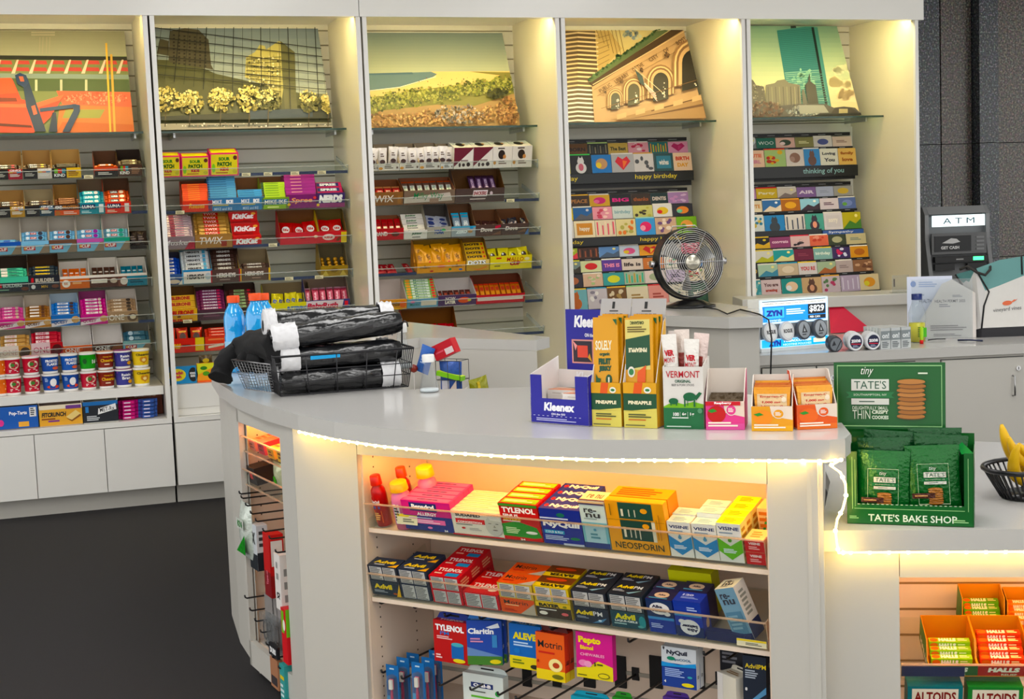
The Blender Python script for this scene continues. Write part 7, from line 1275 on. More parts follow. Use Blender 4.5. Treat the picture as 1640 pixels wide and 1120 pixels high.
# tissue pack display
f, w = stand_at(851, 677, 944, 684, CZ); hF = hz(f, 0, 0, 849, 600)-CZ; hK = hz(f, w/2, .14, 915, 497)-CZ; d = .14
NB = '26248a'
e = tag(link('tissue_display', None, f.M(0, 0, CZ+.0006)), 'tall blue cardboard display of pocket tissue packs on the tall counter', 'display box')
fz = hF*.52; mb = MB().box(0, w, 0, .002, 0, fz, NB, b='e6e2e0').box(0, w*.2, 0, .002, fz, hF, NB, b='e6e2e0').box(w*.78, w, 0, .002, fz, hF*1.0, NB, b='e6e2e0').box(0, w, 0, d, 0, .002, 'e6e2e0').box(0, w, d-.002, d, 0, hF, 'e6e2e0')
mb.front(0, w, 0, 0, fz, [T_('Kleenex', .5, .68, .52, .34, 'f4f4f8', .05, .1), T_('ON the GO', .48, .4, .24, .08, 'e8e8f4', .04), ('L', .1, .1, .85, .24, 2, 'b8b8e0')]+[('R', .05+i*.08, .31, .08+i*.08, .325, 'f0f0f8') for i in range(11)])
yzpoly(mb, [(0, 0), (d, 0), (d, hF*1.28), (0, hF)], 0, .002, 'ebe7e4', 'e6e2e0', False); yzpoly(mb, [(0, 0), (d, 0), (d, hF*1.28), (0, hF)], w-.002, w, 'ebe7e4', NB, True)
part('tray', mb, e)
mb = MB().box(w*.16, w*.98, d, d+.003, hF*.7, hK, NB); mb.front(w*.16, w*.98, d, hF*.7, hK, [T_('Kleenex', .52, .84, .66, .16, 'f4f4f8', .05, .1), T_('ON the GO', .55, .66, .3, .05, 'e8e8f4', .04), ('R', .12, .28, .58, .6, 'd89a94'), ('R', .15, .3, .55, .58, '2c2430'), ('R', .24, .36, .46, .52, 'd8584a'), ('P', [(.15, .58), (.24, .52), (.2, .45)], 'e8a0a0'), ('P', [(.55, .3), (.46, .36), (.5, .42)], 'd8a040'), T_('Kleenex', .5, .1, .6, .14, 'f4f4f8', .05, .1)])
part('header_card', mb, e, 'blue header card with white lettering')
for i in range(2):
    for j in range(5):
        thing('tissue_pack', MB().box(0, w*.44, 0, .055, 0, .0165, 'e6e0da', t='e0b8a0').front(0, w*.44, 0, 0, .0165, [('L', .2, .3, .7, .6, 1, 'c8beb4')]).mb.top(0, w*.44, 0, .055, .0165, [('P', [(0, 0), (1, .3), (1, .6), (0, .2)], 'e07838'), ('P', [(.3, 1), (1, .7), (1, 1)], '3a3440'), ('R', .1, .6, .4, .9, 'f0d0c0')]).mb,
              'orange topped pocket tissue pack, %s pile, %s, in the blue display' % (('left', 'right')[i], ordw(j, 5, 'bottom', 'top')), 'tissue pack', f.M(w*.04+i*w*.48, .012+.06*(1-i), CZ+.0035+j*.0168), 'pocket tissue packs')
# fruit jerky displays
for k, (a, b, flip) in enumerate((((949, 683), (996, 685), 0), ((1000, 685), (1053, 687), 1))):
    f, w = stand_at(*a, *b, CZ); k_ = ppm(f, 0, 0); hF = (a[1]-612)/k_*1.0; d = .085; hB = hz(f, w/2, d, a[0]+20, 480)-CZ
    nm = ('left', 'right')[k]
    e = tag(link('jerky_display', None, f.M(0, 0, CZ+.0006)), 'tall yellow and green fruit jerky display, %s of two, on the tall counter' % nm, 'display box')
    FD_ = [('R', 0, 0, 1, .38, 'd8cc78'), ('R', 0, .38, 1, .76, '1e4a30'), ('P', [(0, .38), (1, .38), (1, .44), (0, .36)], 'd8cc78'), ('R', 0, .76, 1, 1, 'd8a420'), ('P', [(.3, .76), (.35, 1), (.6, 1), (.55, .76)], 'd8642c'), T_('PINEAPPLE', .5, .56, .7, .08, 'f0e8c8', .05), ('E', .74, .84, .11, .07, 'f0ece0'), ('E', .74, .84, .07, .03, '3a7a4a'), ('L', .15, .22, .9, .32, 2, '4a5030'), ('L', .15, .16, .9, .2, 1, 'c06030'), ('L', .06, .04, .9, .08, 1, '5a5a40')]
    mb = MB().box(0, w, 0, .002, 0, hF, 'd8a420', b='e8e4e0').box(0, w, 0, d, 0, .002, 'e6e2e0').box(0, w, d-.002, d, 0, hB*.86, 'dcd8d6'); mb.front(0, w, 0, 0, hF, FD_)
    pr = [(0, 0), (d, 0), (d, hB*.86), (d*.8, hB*.82), (0, hF)]; yzpoly(mb, pr, 0, .002, 'dcd8d4', 'c8a030', False); yzpoly(mb, pr, w-.002, w, 'dcd8d4', 'd8a828', True); part('tray', mb, e)
    mb = MB().box(-.002, w*1.02, 0, .002, 0, hB*.16, 'a8a6a4'); mb.front(0, w, 0, 0, hB*.16, [T_('1', .42, .66, .09, .36, '1c1c1c', .08), ('L', .3, .3, .72, .42, 1, '3a3a3a'), T_('INGREDIENT!', .46, .16, .6, .13, '3a3a3a', .04)])
    part('header_flap', mb, e, 'grey header flap', L=Tr(0, d-.012, hB*.85) @ Rx(-R(18)))
    wj = w*.84; hj = hB*.86
    SJ = [('R', 0, 0, 1, 1, 'd8a018'), T_('SOLELY', .42, .74, .66, .09, 'f4ecd0', .03), T_('organic', .46, .655, .42, .04, '1e4a30', .05), T_('FRUIT', .46, .59, .5, .06, '1e4a30', .09), T_('JERKY', .48, .52, .52, .06, '1e4a30', .09), ('E', .62, .42, .13, .05, '1e4a30'), T_('1', .62, .42, .06, .05, 'f0ecd8', .06), ('P', [(.1, .48), (.18, .44), (.3, .43), (.22, .36), (.3, .32), (.1, .34)], '2a5a34'), ('E', .5, .24, .24, .11, '7a4a24'), ('P', [(.3, .34), (.42, .36), (.7, .16), (.58, .14)], 'd8c050'), ('P', [(.7, .1), (.9, .2), (.85, .3), (.95, .3), (.9, .1)], 'e0702c'), ('P', [(.82, .98), (.98, .98), (.98, .92)], '1e5a34'), ('P', [(.4, 0), (.35, .1), (.6, .12), (.6, 0)], 'd8542c')]
    SB = [('R', 0, 0, 1, 1, 'd8a018'), ('R', .02, .52, .9, .98, 'dccf88'), ('P', [(.02, .52), (.9, .56), (.9, .84), (.02, .8)], '1e4a30'), T_('PINEAPPLE', .46, .7, .66, .04, 'f0e8c8', .05, 0, math.pi), T_('ORGANIC', .45, .95, .5, .03, '3a4a2a', .04, 0, math.pi), ('L', .1, .86, .85, .92, 3, '6a5a30'), ('E', .22, .5, .13, .05, 'e8e4d8'), ('E', .22, .5, .09, .03, '3a7a4a'), ('P', [(.45, .5), (.75, .56), (.72, .4), (.4, .3)], 'd8642c'), ('E', .5, .22, .26, .13, '7a4a24'), ('P', [(.3, .3), (.4, .34), (.75, .12), (.62, .08)], 'd8c050'), ('P', [(.2, .2), (.02, .24), (.02, .14)], 'e0702c'), ('E', .4, .04, .12, .03, '1e4a30')]
    for i in range(3):
        m = MB('gloss'); m.box(-wj/2, wj/2, 0, .008, 0, hj, 'd8a018', 'gloss'); m.front(-wj/2, wj/2, 0, 0, hj, SB if (flip and i == 0) else SJ)
        thing('fruit_jerky_pack', m, 'yellow fruit jerky pack, %s in the %s yellow display' % (('front', 'middle', 'back')[i], nm), 'snack pack', f.M(w*.47+(.004 if i else 0), .006+i*.016, CZ+.004+i*.003) @ Rx(-R(5)) @ Ry(R(-1.5+i)))
# meat stick box
f, w = stand_at(1064, 687, 1128, 688, CZ); k_ = ppm(f, 0, 0); hV = 100/k_; d = .085
VM = [('R', 0, 0, 1, 1, 'dedad4'), ('R', 0, 0, 1, .36, '2a6a44'), ('P', [(0, .36), (.25, .44), (.5, .4), (.75, .44), (1, .4), (1, .3), (0, .3)], '7ab03a'), ('R', 0, 0, 1, .34, '28663f'), T_('VERMONT', .5, .88, .84, .11, 'b82838', .06), T_('ORIGINAL', .5, .77, .4, .05, '2a5a44', .03), T_('BEEF & PORK STICKS', .5, .71, .56, .035, '4a4a4a', .02),
      ('E', .66, .52, .16, .07, '1f5c3a'), ('P', [(.78, .52), (.9, .6), (.97, .58), (.9, .52), (.82, .46)], '1f5c3a'), ('R', .52, .36, .555, .5, '1f5c3a'), ('R', .6, .38, .62, .5, '1f5c3a'), ('R', .76, .36, .8, .5, '1f5c3a'), ('E', .26, .45, .12, .05, '1f5c3a'), ('R', .18, .38, .21, .44, '1f5c3a'), ('R', .32, .38, .35, .44, '1f5c3a'),
      T_('100', .32, .24, .14, .06, 'f0f0ec', .03), T_('6g', .52, .24, .1, .06, 'f0f0ec', .03), T_('1g', .72, .24, .1, .06, 'f0f0ec', .03), ('R', .42, .2, .425, .28, 'f0f0ec'), ('R', .61, .2, .615, .28, 'f0f0ec'), ('L', .22, .17, .8, .2, 1, 'e0e8e0'), ('L', .08, .03, .95, .06, 1, 'c8d8cc'), ('E', .92, .3, .06, .04, '5a8a6a')]
thing('meat_stick_box', tray(w, d, hV, hV*1.12, 'dedad4', 'dcd8d0', VM, 'd8d4cc'), 'tall white and green meat stick box on the tall counter', 'box', f.M(0, 0, CZ+.0006))
for i, (x, y_, hh, rz, c) in enumerate(((.22, .018, 1.52, -.06, 'e4e0da'), (.66, .018, 1.44, .03, 'e4e0da'), (.45, .045, 1.58, -.03, 'd8ccc4'), (.75, .05, 1.52, .1, 'dccac4'), (.2, .06, 1.55, .02, 'c8c0bc'))):
    m = pouch(w*.38, hV*.98, .02, c, [('R', 0, 0, 1, .3, '28663f'), T_('VER', .5, .8, .8, .14, 'b82838', .06), T_('MONT', .5, .64, .9, .12, 'b82838', .06), ('E', .6, .4, .25, .05, '1f5c3a'), ('L', .2, .18, .8, .24, 1, 'e0e8e0')] if i < 2 else [('R', .2, .1, .8, .7, '8a3a34')], seed=i)
    thing('meat_stick', m, '%s meat stick standing in the white and green box' % ('left front', 'right front', 'clear wrapped middle back', 'clear wrapped right back', 'plain left back')[i], 'meat stick', f.M(x*w, y_, CZ+(hh-.98)*hV) @ Ry(rz))
# vitamin drink boxes
def vit(a, b, hf, hb, out, decs, look, nm, packs, pc, pd):
    f, w = stand_at(*a, *b, CZ); k_ = ppm(f, 0, 0); d = .1; hF = hf/k_; hB = hb/k_
    thing('vitamin_box', tray(w, d, hF, hB-.012, out, 'ded4ca', decs, out, 'taper'), look, 'box', f.M(0, 0, CZ+.0006))
    for i in range(packs):
        dy = .008+i*(d-.018)/max(packs, 1); hp = hF*1.02+(.0012*i if pc != '5c4c38' else .002*i)
        if pc == '5c4c38': m = MB('foil').box(-w*.44, w*.44, 0, .004, 0, hp, pc, 'foil'); dec = []
        else: m = pouch(w*.9, hp*1.55+.004*(i % 2), .009, pc if i < 2 else ('c87838', 'd89a4c', 'c06a30')[i % 3], pd if i == 0 else [('L', .1, .5, .9, .9, 2, 'e8c890')], seed=i)
        thing('drink_sachet', m, '%s sachet, %s in the %s' % ('brown' if pc == '5c4c38' else 'foil vitamin', ordw(i, packs, 'front', 'back'), nm), 'sachet', f.M(w/2, dy+.004, CZ+.004) @ Rx(-R(4)))
def vf(c0, c1, c2, tx=None):
    o = [('R', 0, 0, 1, 1, c1), ('P', [(.45, 1), (1, 1), (1, .45), (.5, .6)], 'e8d8c8'), ('R', 0, 0, 1, .22, c2), ('E', .28, .55, .24, .3, c0), ('E', .66, .7, .14, .2, 'e8dcd0'), ('E', .66, .7, .12, .17, c1), ('L', .58, .62, .74, .78, 3, 'f4ece4'), ('L', .06, .1, .9, .3, 2, 'f8f0e0'), ('P', [(.05, .68), (.2, .75), (.3, .66), (.15, .6)], '3a8a3a')]
    return o+([('R', 0, .86, .9, 1, 'c02838'), T_(tx, .45, .94, .44, .1, 'ffffff', .04)] if tx else [])
PDV = [('R', 0, .2, 1, 1.08, 'dcc098'), T_('Emergen-C', .5, .98, .8, .1, 'b03a28', .03), T_('1,000 mg', .48, .78, .62, .1, 'b83028', .04), T_('Vitamin C', .5, .63, .74, .1, 'b83028', .04), ('L', .1, .48, .9, .55, 1, 'c86a40'), ('E', .9, .88, .08, .1, 'e8d8c0')]
vit((1131, 689), (1193, 689), 46, 100, 'd04a80', vf('b82828', 'd8508a', 'd8609c', 'Raspberry'), 'pink and red raspberry vitamin box, nearly empty, on the tall counter', 'pink raspberry box', 5, '5c4c38', [])
vit((1204, 691), (1270, 691), 40, 92, 'e09020', vf('e8920c', 'e0a030', 'e8b030'), 'orange and yellow vitamin sachet box, left of the coral one', 'yellow orange vitamin box', 9, 'dc9c50', PDV)
vit((1277, 689), (1341, 686), 40, 98, 'd8582c', vf('e07030', 'd8643c', 'e07848'), 'coral orange vitamin sachet box at the counter corner', 'coral vitamin box', 11, 'e0a458', PDV)

# ================================================================ green cookie display on the low counter
f, w = stand_at(1357, 839, 1560, 847, LZ); k_ = ppm(f, 0, 0); G = '185828'; d = .15
hF = hz(f, w*.95, 0, 1552, 728)-LZ; e = tag(link('cookie_display', None, f.M(0, 0, LZ+.0006, 0, .03)), 'large green cookie display box with raised lid on the low counter', 'display box')
ww0, ww1, hw0 = w*.085, w*.925, hF*.28
mb = MB('gloss').box(0, w, 0, .002, 0, hw0, G).box(0, ww0, 0, .002, hw0, hF, G).box(ww1, w, 0, .002, hw0, hF, G).box(0, w, 0, d, 0, .002, '14501f').box(0, w, d-.002, d, 0, hF*1.15, '175a26').box(0, .002, 0, d, 0, hF*1.0, '175a26').box(w-.002, w, 0, d, 0, hF*1.0, '175a26')
LN = '9ac890'; mb.front(0, w, 0, 0, hw0, [T_("TATE'S BAKE SHOP", .52, .34, .7, .36, 'dce8d8', .015), ('R', .06, .76, .93, .79, LN), ('L', .02, .26, .1, .42, 2, LN), ('L', .84, .18, .97, .36, 2, LN)])
mb.front(0, ww0, 0, hw0, hF, [('R', .5, -.1, .56, .9, LN), ('R', .78, -.05, .82, .85, LN)]); mb.front(ww1, w, 0, hw0, hF, [('R', .4, -.1, .46, .9, LN)])
for i in range(22): mb.front(ww0+(ww1-ww0)*i/22, ww0+(ww1-ww0)*(i+.5)/22, 0, hw0-.001, hw0+.0005, [('R', 0, 0, 1, 1, 'd8e8d0')])
part('tray', mb, e)
hl0 = hz(f, w/2, d, 1450, 690)-LZ; hl1 = hz(f, w/2, d, 1440, 583)-LZ; wl = w*.915
def cookies(cx, y0, y1, n, rx): return [it for i in range(n) for it in (('E', cx+.006*((i*5) % 3-1), y0+(y1-y0)*(i+.5)/n-.012, rx, (y1-y0)/n*.62, '6a4424'), ('E', cx+.006*((i*5) % 3-1), y0+(y1-y0)*(i+.5)/n, rx, (y1-y0)/n*.6, ('a87444', '9c683a', 'b07c4c')[i % 3]))]
def tlogo(cx, cy, s, sv, tiny=True):
    o = [('R', cx-.17*s, cy-.08*sv, cx+.17*s, cy+.09*sv, 'd4d8d0'), T_("TATE'S", cx, cy+.005*sv, .29*s, .12*sv, '24503a', .0), ('P', [(cx-.22*s, cy-.1*sv), (cx+.22*s, cy-.1*sv), (cx+.19*s, cy-.15*sv), (cx+.22*s, cy-.19*sv), (cx-.22*s, cy-.19*sv), (cx-.19*s, cy-.15*sv)], '2a7040'), T_('SOUTHAMPTON, NY', cx, cy-.145*sv, .3*s, .035*sv, 'd8e0d0', .0), ('R', cx-.17*s, cy-.29*sv, cx+.17*s, cy-.2*sv, 'd4d8d0'), ('L', cx-.1*s, cy-.26*sv, cx+.1*s, cy-.23*sv, 1, '405848')]
    return o+([T_('tiny', cx-.03*s, cy+.2*sv, .11*s, .15*sv, 'f0f4ec', -.005, .25)] if tiny else [])
mb = MB('gloss'); 
NS = 8
def lidp(u, v): return (u*wl, -.012*math.sin(math.pi*v)*0 - .02*(v-.5)**2*0, v*(hl1-hl0))
mb.box(0, wl, 0, .002, 0, hl1-hl0, G, 'gloss', b='e0dcd4')
mb.front(0, wl, 0, 0, hl1-hl0, [('R', .03, .04, .97, .055, LN), ('R', .03, .945, .97, .96, LN), ('R', .03, .04, .036, .96, LN), ('R', .964, .04, .97, .96, LN)]+tlogo(.33, .66, 1, 1.0)+[T_('DELIGHTFULLY SMALL', .33, .32, .32, .05, 'd8e4d0', .03), T_('THIN', .25, .22, .16, .13, 'd8e4d0', -.005), T_('CRISPY', .42, .26, .15, .055, 'd8e4d0', .04), T_('COOKIES', .42, .18, .15, .055, 'd8e4d0', .04), ('L', .76, .82, .88, .86, 1, 'd8e4d0')]+cookies(.7, .17, .75, 9, .125))
part('lid', mb, e, 'raised green lid with cookie stack picture', L=Tr(-.045, d-.004, hl0+.002) @ Rx(-R(4)))
mb = MB('gloss').poly([(0, d, hF*1.1), (wl, d, hF*1.1), (wl-.045, d-.002, hl0+.004), (-.045, d-.002, hl0+.004)], '175a26'); mb.poly([(w, .0, hF), (w-.03, .03, hF*.96), (w-.06, d, hl0), (w*.94-.045, d, hl0+.004)], '2a8040')
part('hinge_flap', mb, e)
BP = [('R', .14, .08, .86, .1, 'b8d0b0'), ('R', .14, .08, .15, .88, 'b8d0b0'), ('R', .85, .08, .86, .88, 'b8d0b0'), ('R', .14, .87, .86, .88, 'b8d0b0')]+tlogo(.54, .66, 1.5, .62)+cookies(.54, .1, .42, 7, .17)+[('R', .0, .22, .52, .32, '4a2a22'), ('L', .06, .25, .48, .29, 1, 'd8a878')]
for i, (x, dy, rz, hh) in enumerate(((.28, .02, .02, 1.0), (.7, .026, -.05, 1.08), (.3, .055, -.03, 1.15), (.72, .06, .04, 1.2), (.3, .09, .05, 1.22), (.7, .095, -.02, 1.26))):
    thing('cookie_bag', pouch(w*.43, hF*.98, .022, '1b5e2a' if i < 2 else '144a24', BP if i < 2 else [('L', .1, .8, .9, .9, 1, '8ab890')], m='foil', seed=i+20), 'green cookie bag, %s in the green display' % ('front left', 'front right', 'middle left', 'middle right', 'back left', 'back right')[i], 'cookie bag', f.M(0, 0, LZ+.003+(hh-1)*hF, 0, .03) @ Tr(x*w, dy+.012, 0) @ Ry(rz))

# ================================================================ bananas in a black basket
c = onz(1662, 795, LZ); r0, r1, hb = .085, .125, .085; rz = zat(1662, 735, c)
e = tag(link('fruit_basket', None, Tr(c.x, c.y, LZ+.0006)), 'black slotted plastic basket of bananas at the right edge of the low counter', 'basket')
n = 44; mb = MB('gloss')
for i in range(n):
    a = 2*math.pi*i/n; mb.tube([(r0*1.25*math.cos(a), r0*math.sin(a), .004), (r1*1.25*math.cos(a), r1*math.sin(a), hb)], .0028, 5, '17171a')
part('basket_wall', mb, e, None)
mb = MB('gloss').tube([(r1*1.25*math.cos(2*math.pi*i/36), r1*math.sin(2*math.pi*i/36), hb) for i in range(36)], .007, 8, '17171a', closed=True); part('rim', mb, e)
mb = MB('gloss').lathe([(0, .002), (r0, .002), (r0*1.02, .01), (0, .01)], 0, 0, 30, '17171a', sx=1.25); part('base', mb, e)
def banana(L=.19, r=.018):
    pts = []; rs = []
    for i in range(15):
        t = i/14; a = (t-.5)*1.7; pts.append((math.sin(a)*L*.62, 0, (1-math.cos(a))*L*.62)); rs.append(r*max(.18, min(1, (math.sin(math.pi*min(max(t*1.05, .02), .98))**.45))) if .06 < t < .95 else r*.25)
    m = MB('card').tube(pts, rs, 6, 'dcb428'); m.tube([pts[-2], pts[-1], Vector(pts[-1])+Vector((.012, 0, .016))], [.005, .005, .004], 6, '6a6a28'); return m
bm = banana().mesh('banana')
Wl = _rt.copy(); ang = math.atan2(Wl.y, Wl.x)
for i, (x, y, z, rx_, rz_, ry_) in enumerate(((-.075, -.03, .075, .4, .5, .9), (-.03, .0, .095, .1, .2, .5), (.02, -.02, .1, .3, -.2, .2), (.05, .03, .1, 0, .3, -.3), (-.06, .02, .11, -.3, .9, 1.0))):
    tag(link('banana', bm, Tr(c.x, c.y, LZ) @ Rz(ang) @ Tr(x, y, z) @ Rz(rz_) @ Rx(rx_) @ Ry(ry_)), 'yellow banana, %s in the black basket' % ordw(i, 5, 'left', 'right'), 'banana', 'bananas in the basket')

# ================================================================ left end of the tall counter
fB, wB = stand_at(450, 637, 654, 621, CZ); dB = .19; hB_ = zat(452, 573, fB.P(0, 0, 0))-CZ; fl = .02
e = tag(link('wire_basket', None, fB.M(0, 0, CZ+.001)), 'black wire basket full of rolled black plastic bags on the tall counter', 'basket')
def bpt(u, v, z): # u along width, v depth (0..1), z 0..1
    k = fl*z; return (-k+u*(wB+2*k), -k+v*(dB+2*k), .003+z*hB_)
r = .0019
mb = MB('blackmetal').tube([bpt(0, 0, 1), bpt(1, 0, 1), bpt(1, 1, 1), bpt(0, 1, 1)], .0038, 8, m='blackmetal', closed=True); part('rim', mb, e)
mb = MB('blackmetal')
for z in (.0, .33, .62): mb.tube([bpt(0, 0, z), bpt(1, 0, z), bpt(1, 1, z), bpt(0, 1, z)], r, 6, m='blackmetal', closed=True)
for u in (0, .22, .44, .66, .88): mb.tube([bpt(u, 0, 1), bpt(u, 0, 0), bpt(u, 1, 0), bpt(u, 1, 1)], r, 6, m='blackmetal')
for i in range(10):
    v = i/9; mb.tube([bpt(0, v, 1), bpt(0, v, 0)], r, 6, m='blackmetal'); mb.tube([bpt(1, v, 1), bpt(1, v, 0)], r, 6, m='blackmetal')
for i in range(7): mb.tube([bpt(0, i/6, 0), bpt(1, i/6, 0)], r, 6, m='blackmetal')
part('wire_frame', mb, e)
for u_, v_ in ((1, .7), (0, .3)):
    p = Vector(bpt(u_, v_, 1)); q = [(0, 0), (.002, .05), (.004, .072), (.012, .084), (.022, .078), (.025, .062)]
    part('hook', MB('blackmetal').tube([(p.x+a*(1 if u_ else -.3), p.y, p.z+b) for a, b in q], .003, 8, m='blackmetal'), e)
def roll(x0, x1, y, z, r, tiltz, turn, look, whites=((0, .14),), label=False):
    M = fB.M(x0, y, CZ+z, 0, turn) @ Ry(-tiltz); L = x1-x0; rn = random.Random(int(z*1000)); N = 28; rows = 20
    e = tag(link('bag_roll', None, M), look, 'bag roll'); mb = MB('wrapblack')
    prof = [[r*(1+.05*math.sin(3*a/6.28*math.pi+i)+rn.uniform(-.035, .035)) for a in range(N)] for i in range(rows+1)]
    def fn(u, v):
        i = int(round(v*rows)); j = int(round(u*N)) % N; a = 2*math.pi*j/N; rr = prof[i][j]*(1 if 0 < i < rows else .8); return (v*L, rr*math.cos(a), rr*math.sin(a))
    mb.grid(fn, N, rows, m='wrapblack'); mb.poly([(L, prof[rows][j]*.8*math.cos(2*math.pi*j/N), prof[rows][j]*.8*math.sin(2*math.pi*j/N)) for j in range(N)], m='wrapblack'); mb.poly([(0, prof[0][j]*.8*math.cos(2*math.pi*j/N), prof[0][j]*.8*math.sin(2*math.pi*j/N)) for j in range(N)][::-1], m='wrapblack'); part('bag_roll_core', mb, e)
    for a, b in whites:
        mb = MB('whitefilm'); n2 = 10
        pr = [[r*(1.17+.08*math.sin(j*2.1+i*1.7)+rn.uniform(-.05, .06)) for j in range(N)] for i in range(n2+1)]
        def fw(u, v): i = int(round(v*n2)); j = int(round(u*N)) % N; t = 2*math.pi*j/N; k = (.35 if i in (0, n2) and a < .5 and i == 0 else 1); return ((a+(b-a)*v)*L, pr[i][j]*k*math.cos(t), pr[i][j]*k*math.sin(t))
        mb.grid(fw, N, n2, 'e4e4e6', 'whitefilm'); part('white_wrap', mb, e, 'crumpled white plastic end wrap')
    if label: part('blue_label', MB().box(L*.24, L*.48, -r*1.06, -r*1.04, -.004, .012, '3aa0d8'), e, 'light blue label')
rr = .043
roll(.01, wB-.02, .055, .046, .040, 0, 0, 'shiny black bag roll at the bottom front of the wire basket', ((.84, 1.0),), False)
roll(.01, wB-.03, .145, .046, .040, 0, 0, 'shiny black bag roll at the bottom back of the wire basket', ((0, .1),))
roll(.008, wB-.01, .055, .122, .038, .02, 0, 'shiny black bag roll with light blue label, middle layer of the wire basket', ((0.0, .16),), True)
roll(.01, wB-.03, .145, .125, .036, 0, 0, 'shiny black bag roll at the back of the middle layer', ((.9, 1),))
roll(-.02, wB-.0, .06, .196, .041, .07, .02, 'shiny black bag roll lying on top at the front, tilted up to the right', ((0.0, .2),))
roll(-.015, wB-.03, .155, .236, .05, .0, .0, 'shiny wrinkled black bag roll on top at the back', ((-.02, .08), (.93, 1.04)))
# black jacket sleeve draped over the left end
def sleeve(pts, rad, col='0d0d0f', lab='', name='jacket'):
    P = [Vector(p) for p in pts]; Q = []; Rr_ = []
    for i in range(len(P)-1):
        for k in range(6):
            t = k/6; p0 = P[max(i-1, 0)]; p1 = P[i]; p2 = P[i+1]; p3 = P[min(i+2, len(P)-1)]
            Q.append(.5*((2*p1)+(p2-p0)*t+(2*p0-5*p1+4*p2-p3)*t*t+(3*p1-p0-3*p2+p3)*t**3)); Rr_.append(rad[i]*(1-t)+rad[i+1]*t)
    Q.append(P[-1]); Rr_.append(rad[-1]); mb = MB('fabric'); mb.tube(Q, Rr_, 18, col); rn = random.Random(5)
    for i, v in enumerate(mb.v):
        ring = i//18; j = i % 18; c_ = Q[min(ring, len(Q)-1)]; v += (v-c_)*(.10*math.sin(j*1.05+ring*.5)+.06*math.sin(j*2.3-ring*.9)+rn.uniform(-.03, .03)); 
    return mb
def cz(px, py, z): return onz(px, py, z)
PJ = [cz(446, 556, CZ+.17), cz(420, 552, CZ+.16), cz(392, 560, CZ+.13), cz(368, 574, CZ+.10), cz(357, 592, CZ+.06), cz(352, 606, CZ+.03)]
thing('jacket', sleeve(PJ, [.05, .055, .05, .042, .034, .045]), 'black knitted jacket draped over the left end of the tall counter', 'jacket')
PJ2 = [cz(430, 575, CZ+.11), cz(405, 578, CZ+.10), cz(384, 584, CZ+.09)]
thing('scarf', sleeve(PJ2, [.045, .045, .03]), 'black fabric bundle lying in the grey mesh bin', 'cloth')
# grey mesh bin
f, w = stand_at(392, 623, 440, 630, CZ); e = tag(link('mesh_bin', None, f.M(0, 0, CZ+.001)), 'grey wire mesh bin beside the black wire basket', 'bin'); hM = .105; dm = .13
mb = MB('metal'); fl2 = .03
def mp(u, v, z): k = fl2*z; return (-k+u*(w+2*k), -k+v*(dm+2*k), z*hM)
for i in range(13): t = i/12; [mb.tube([mp(t, v, 0), mp(t, v, 1)], .0009, 4, 'b8b8ba') for v in (0, 1)]; [mb.tube([mp(v, t, 0), mp(v, t, 1)], .0009, 4, 'b8b8ba') for v in (0, 1)]
for i in range(11): z = i/10; mb.tube([mp(0, 0, z), mp(1, 0, z), mp(1, 1, z), mp(0, 1, z)], .0009, 4, 'b8b8ba', closed=True)
part('mesh_wall', mb, e); part('rim', MB('metal').tube([mp(0, 0, 1), mp(1, 0, 1), mp(1, 1, 1), mp(0, 1, 1)], .003, 8, 'a8a8aa', closed=True), e); part('base', MB('metal').box(0, w, 0, dm, 0, .002, 'b0b0b2'), e)
# blue sports drinks
for i, (px, py, nm) in enumerate(((380, 596, 'left'), (415, 597, 'front right'), (427, 589, 'back right'))):
    c = onz(px, py, CZ); k = FPX/((c-CAM).dot(_fw)); r = 17.2/k; H = (py-474+ (4 if i else 0))/k
    e = tag(link('drink_bottle', None, Tr(c.x, c.y, CZ+.001)), 'blue sports drink bottle with orange cap, %s of three' % nm, 'bottle', 'blue sports drink bottles')
    part('bottle_body', MB('bluedrink').lathe([(0, 0), (r*.9, 0), (r, H*.04), (r, H*.4), (r*.97, H*.42), (r, H*.45), (r*.93, H*.5), (r*.97, H*.56), (r*1.0, H*.64), (r*.97, H*.72), (r*.82, H*.8), (r*.5, H*.88), (r*.48, H*.92), (0, H*.92)], 0, 0, 28, m='bluedrink'), e)
    part('label', MB('card').lathe([(r*1.005, H*.08), (r*1.005, H*.41)], 0, 0, 28, '9cc8e4').front(-r*.5, r*.2, -r*1.01, H*.12, H*.38, [('L', .0, .0, 1, 1, 6, '5a90b8')]).mb, e)
    part('cap', MB('gloss').lathe([(r*.58, H*.91), (r*.6, H*.985), (r*.56, H), (0, H)], 0, 0, 28, 'e8622c'), e)
# clear cone bottles
for px, py, hp, nm in ((688, 628, 60, 'in front by the inner counter edge'), (645, 590, 72, 'behind the black bag rolls')):
    c = onz(px, py, CZ if py > 600 else CZ); k = FPX/((c-CAM).dot(_fw)); H = hp/k; r = 16/k
    e = tag(link('cone_bottle', None, Tr(c.x, c.y, CZ+.001)), 'clear cone shaped bottle with white cap, %s' % nm, 'bottle')
    part('bottle_body', MB('clearplastic').lathe([(0, 0), (r, 0), (r*1.02, H*.06), (r*.55, H*.62), (r*.4, H*.78), (r*.4, H*.82)], 0, 0, 28, m='clearplastic'), e)
    part('liquid', MB('gloss').lathe([(0, .002), (r*.9, .002), (r*.93, H*.05), (r*.9, H*.09), (0, H*.09)], 0, 0, 24, 'dfe4e6'), e)
    part('cap', MB('card').lathe([(r*.6, H*.8), (r*.62, H*.98), (r*.55, H), (0, H)], 0, 0, 24, 'e4e4e2'), e)
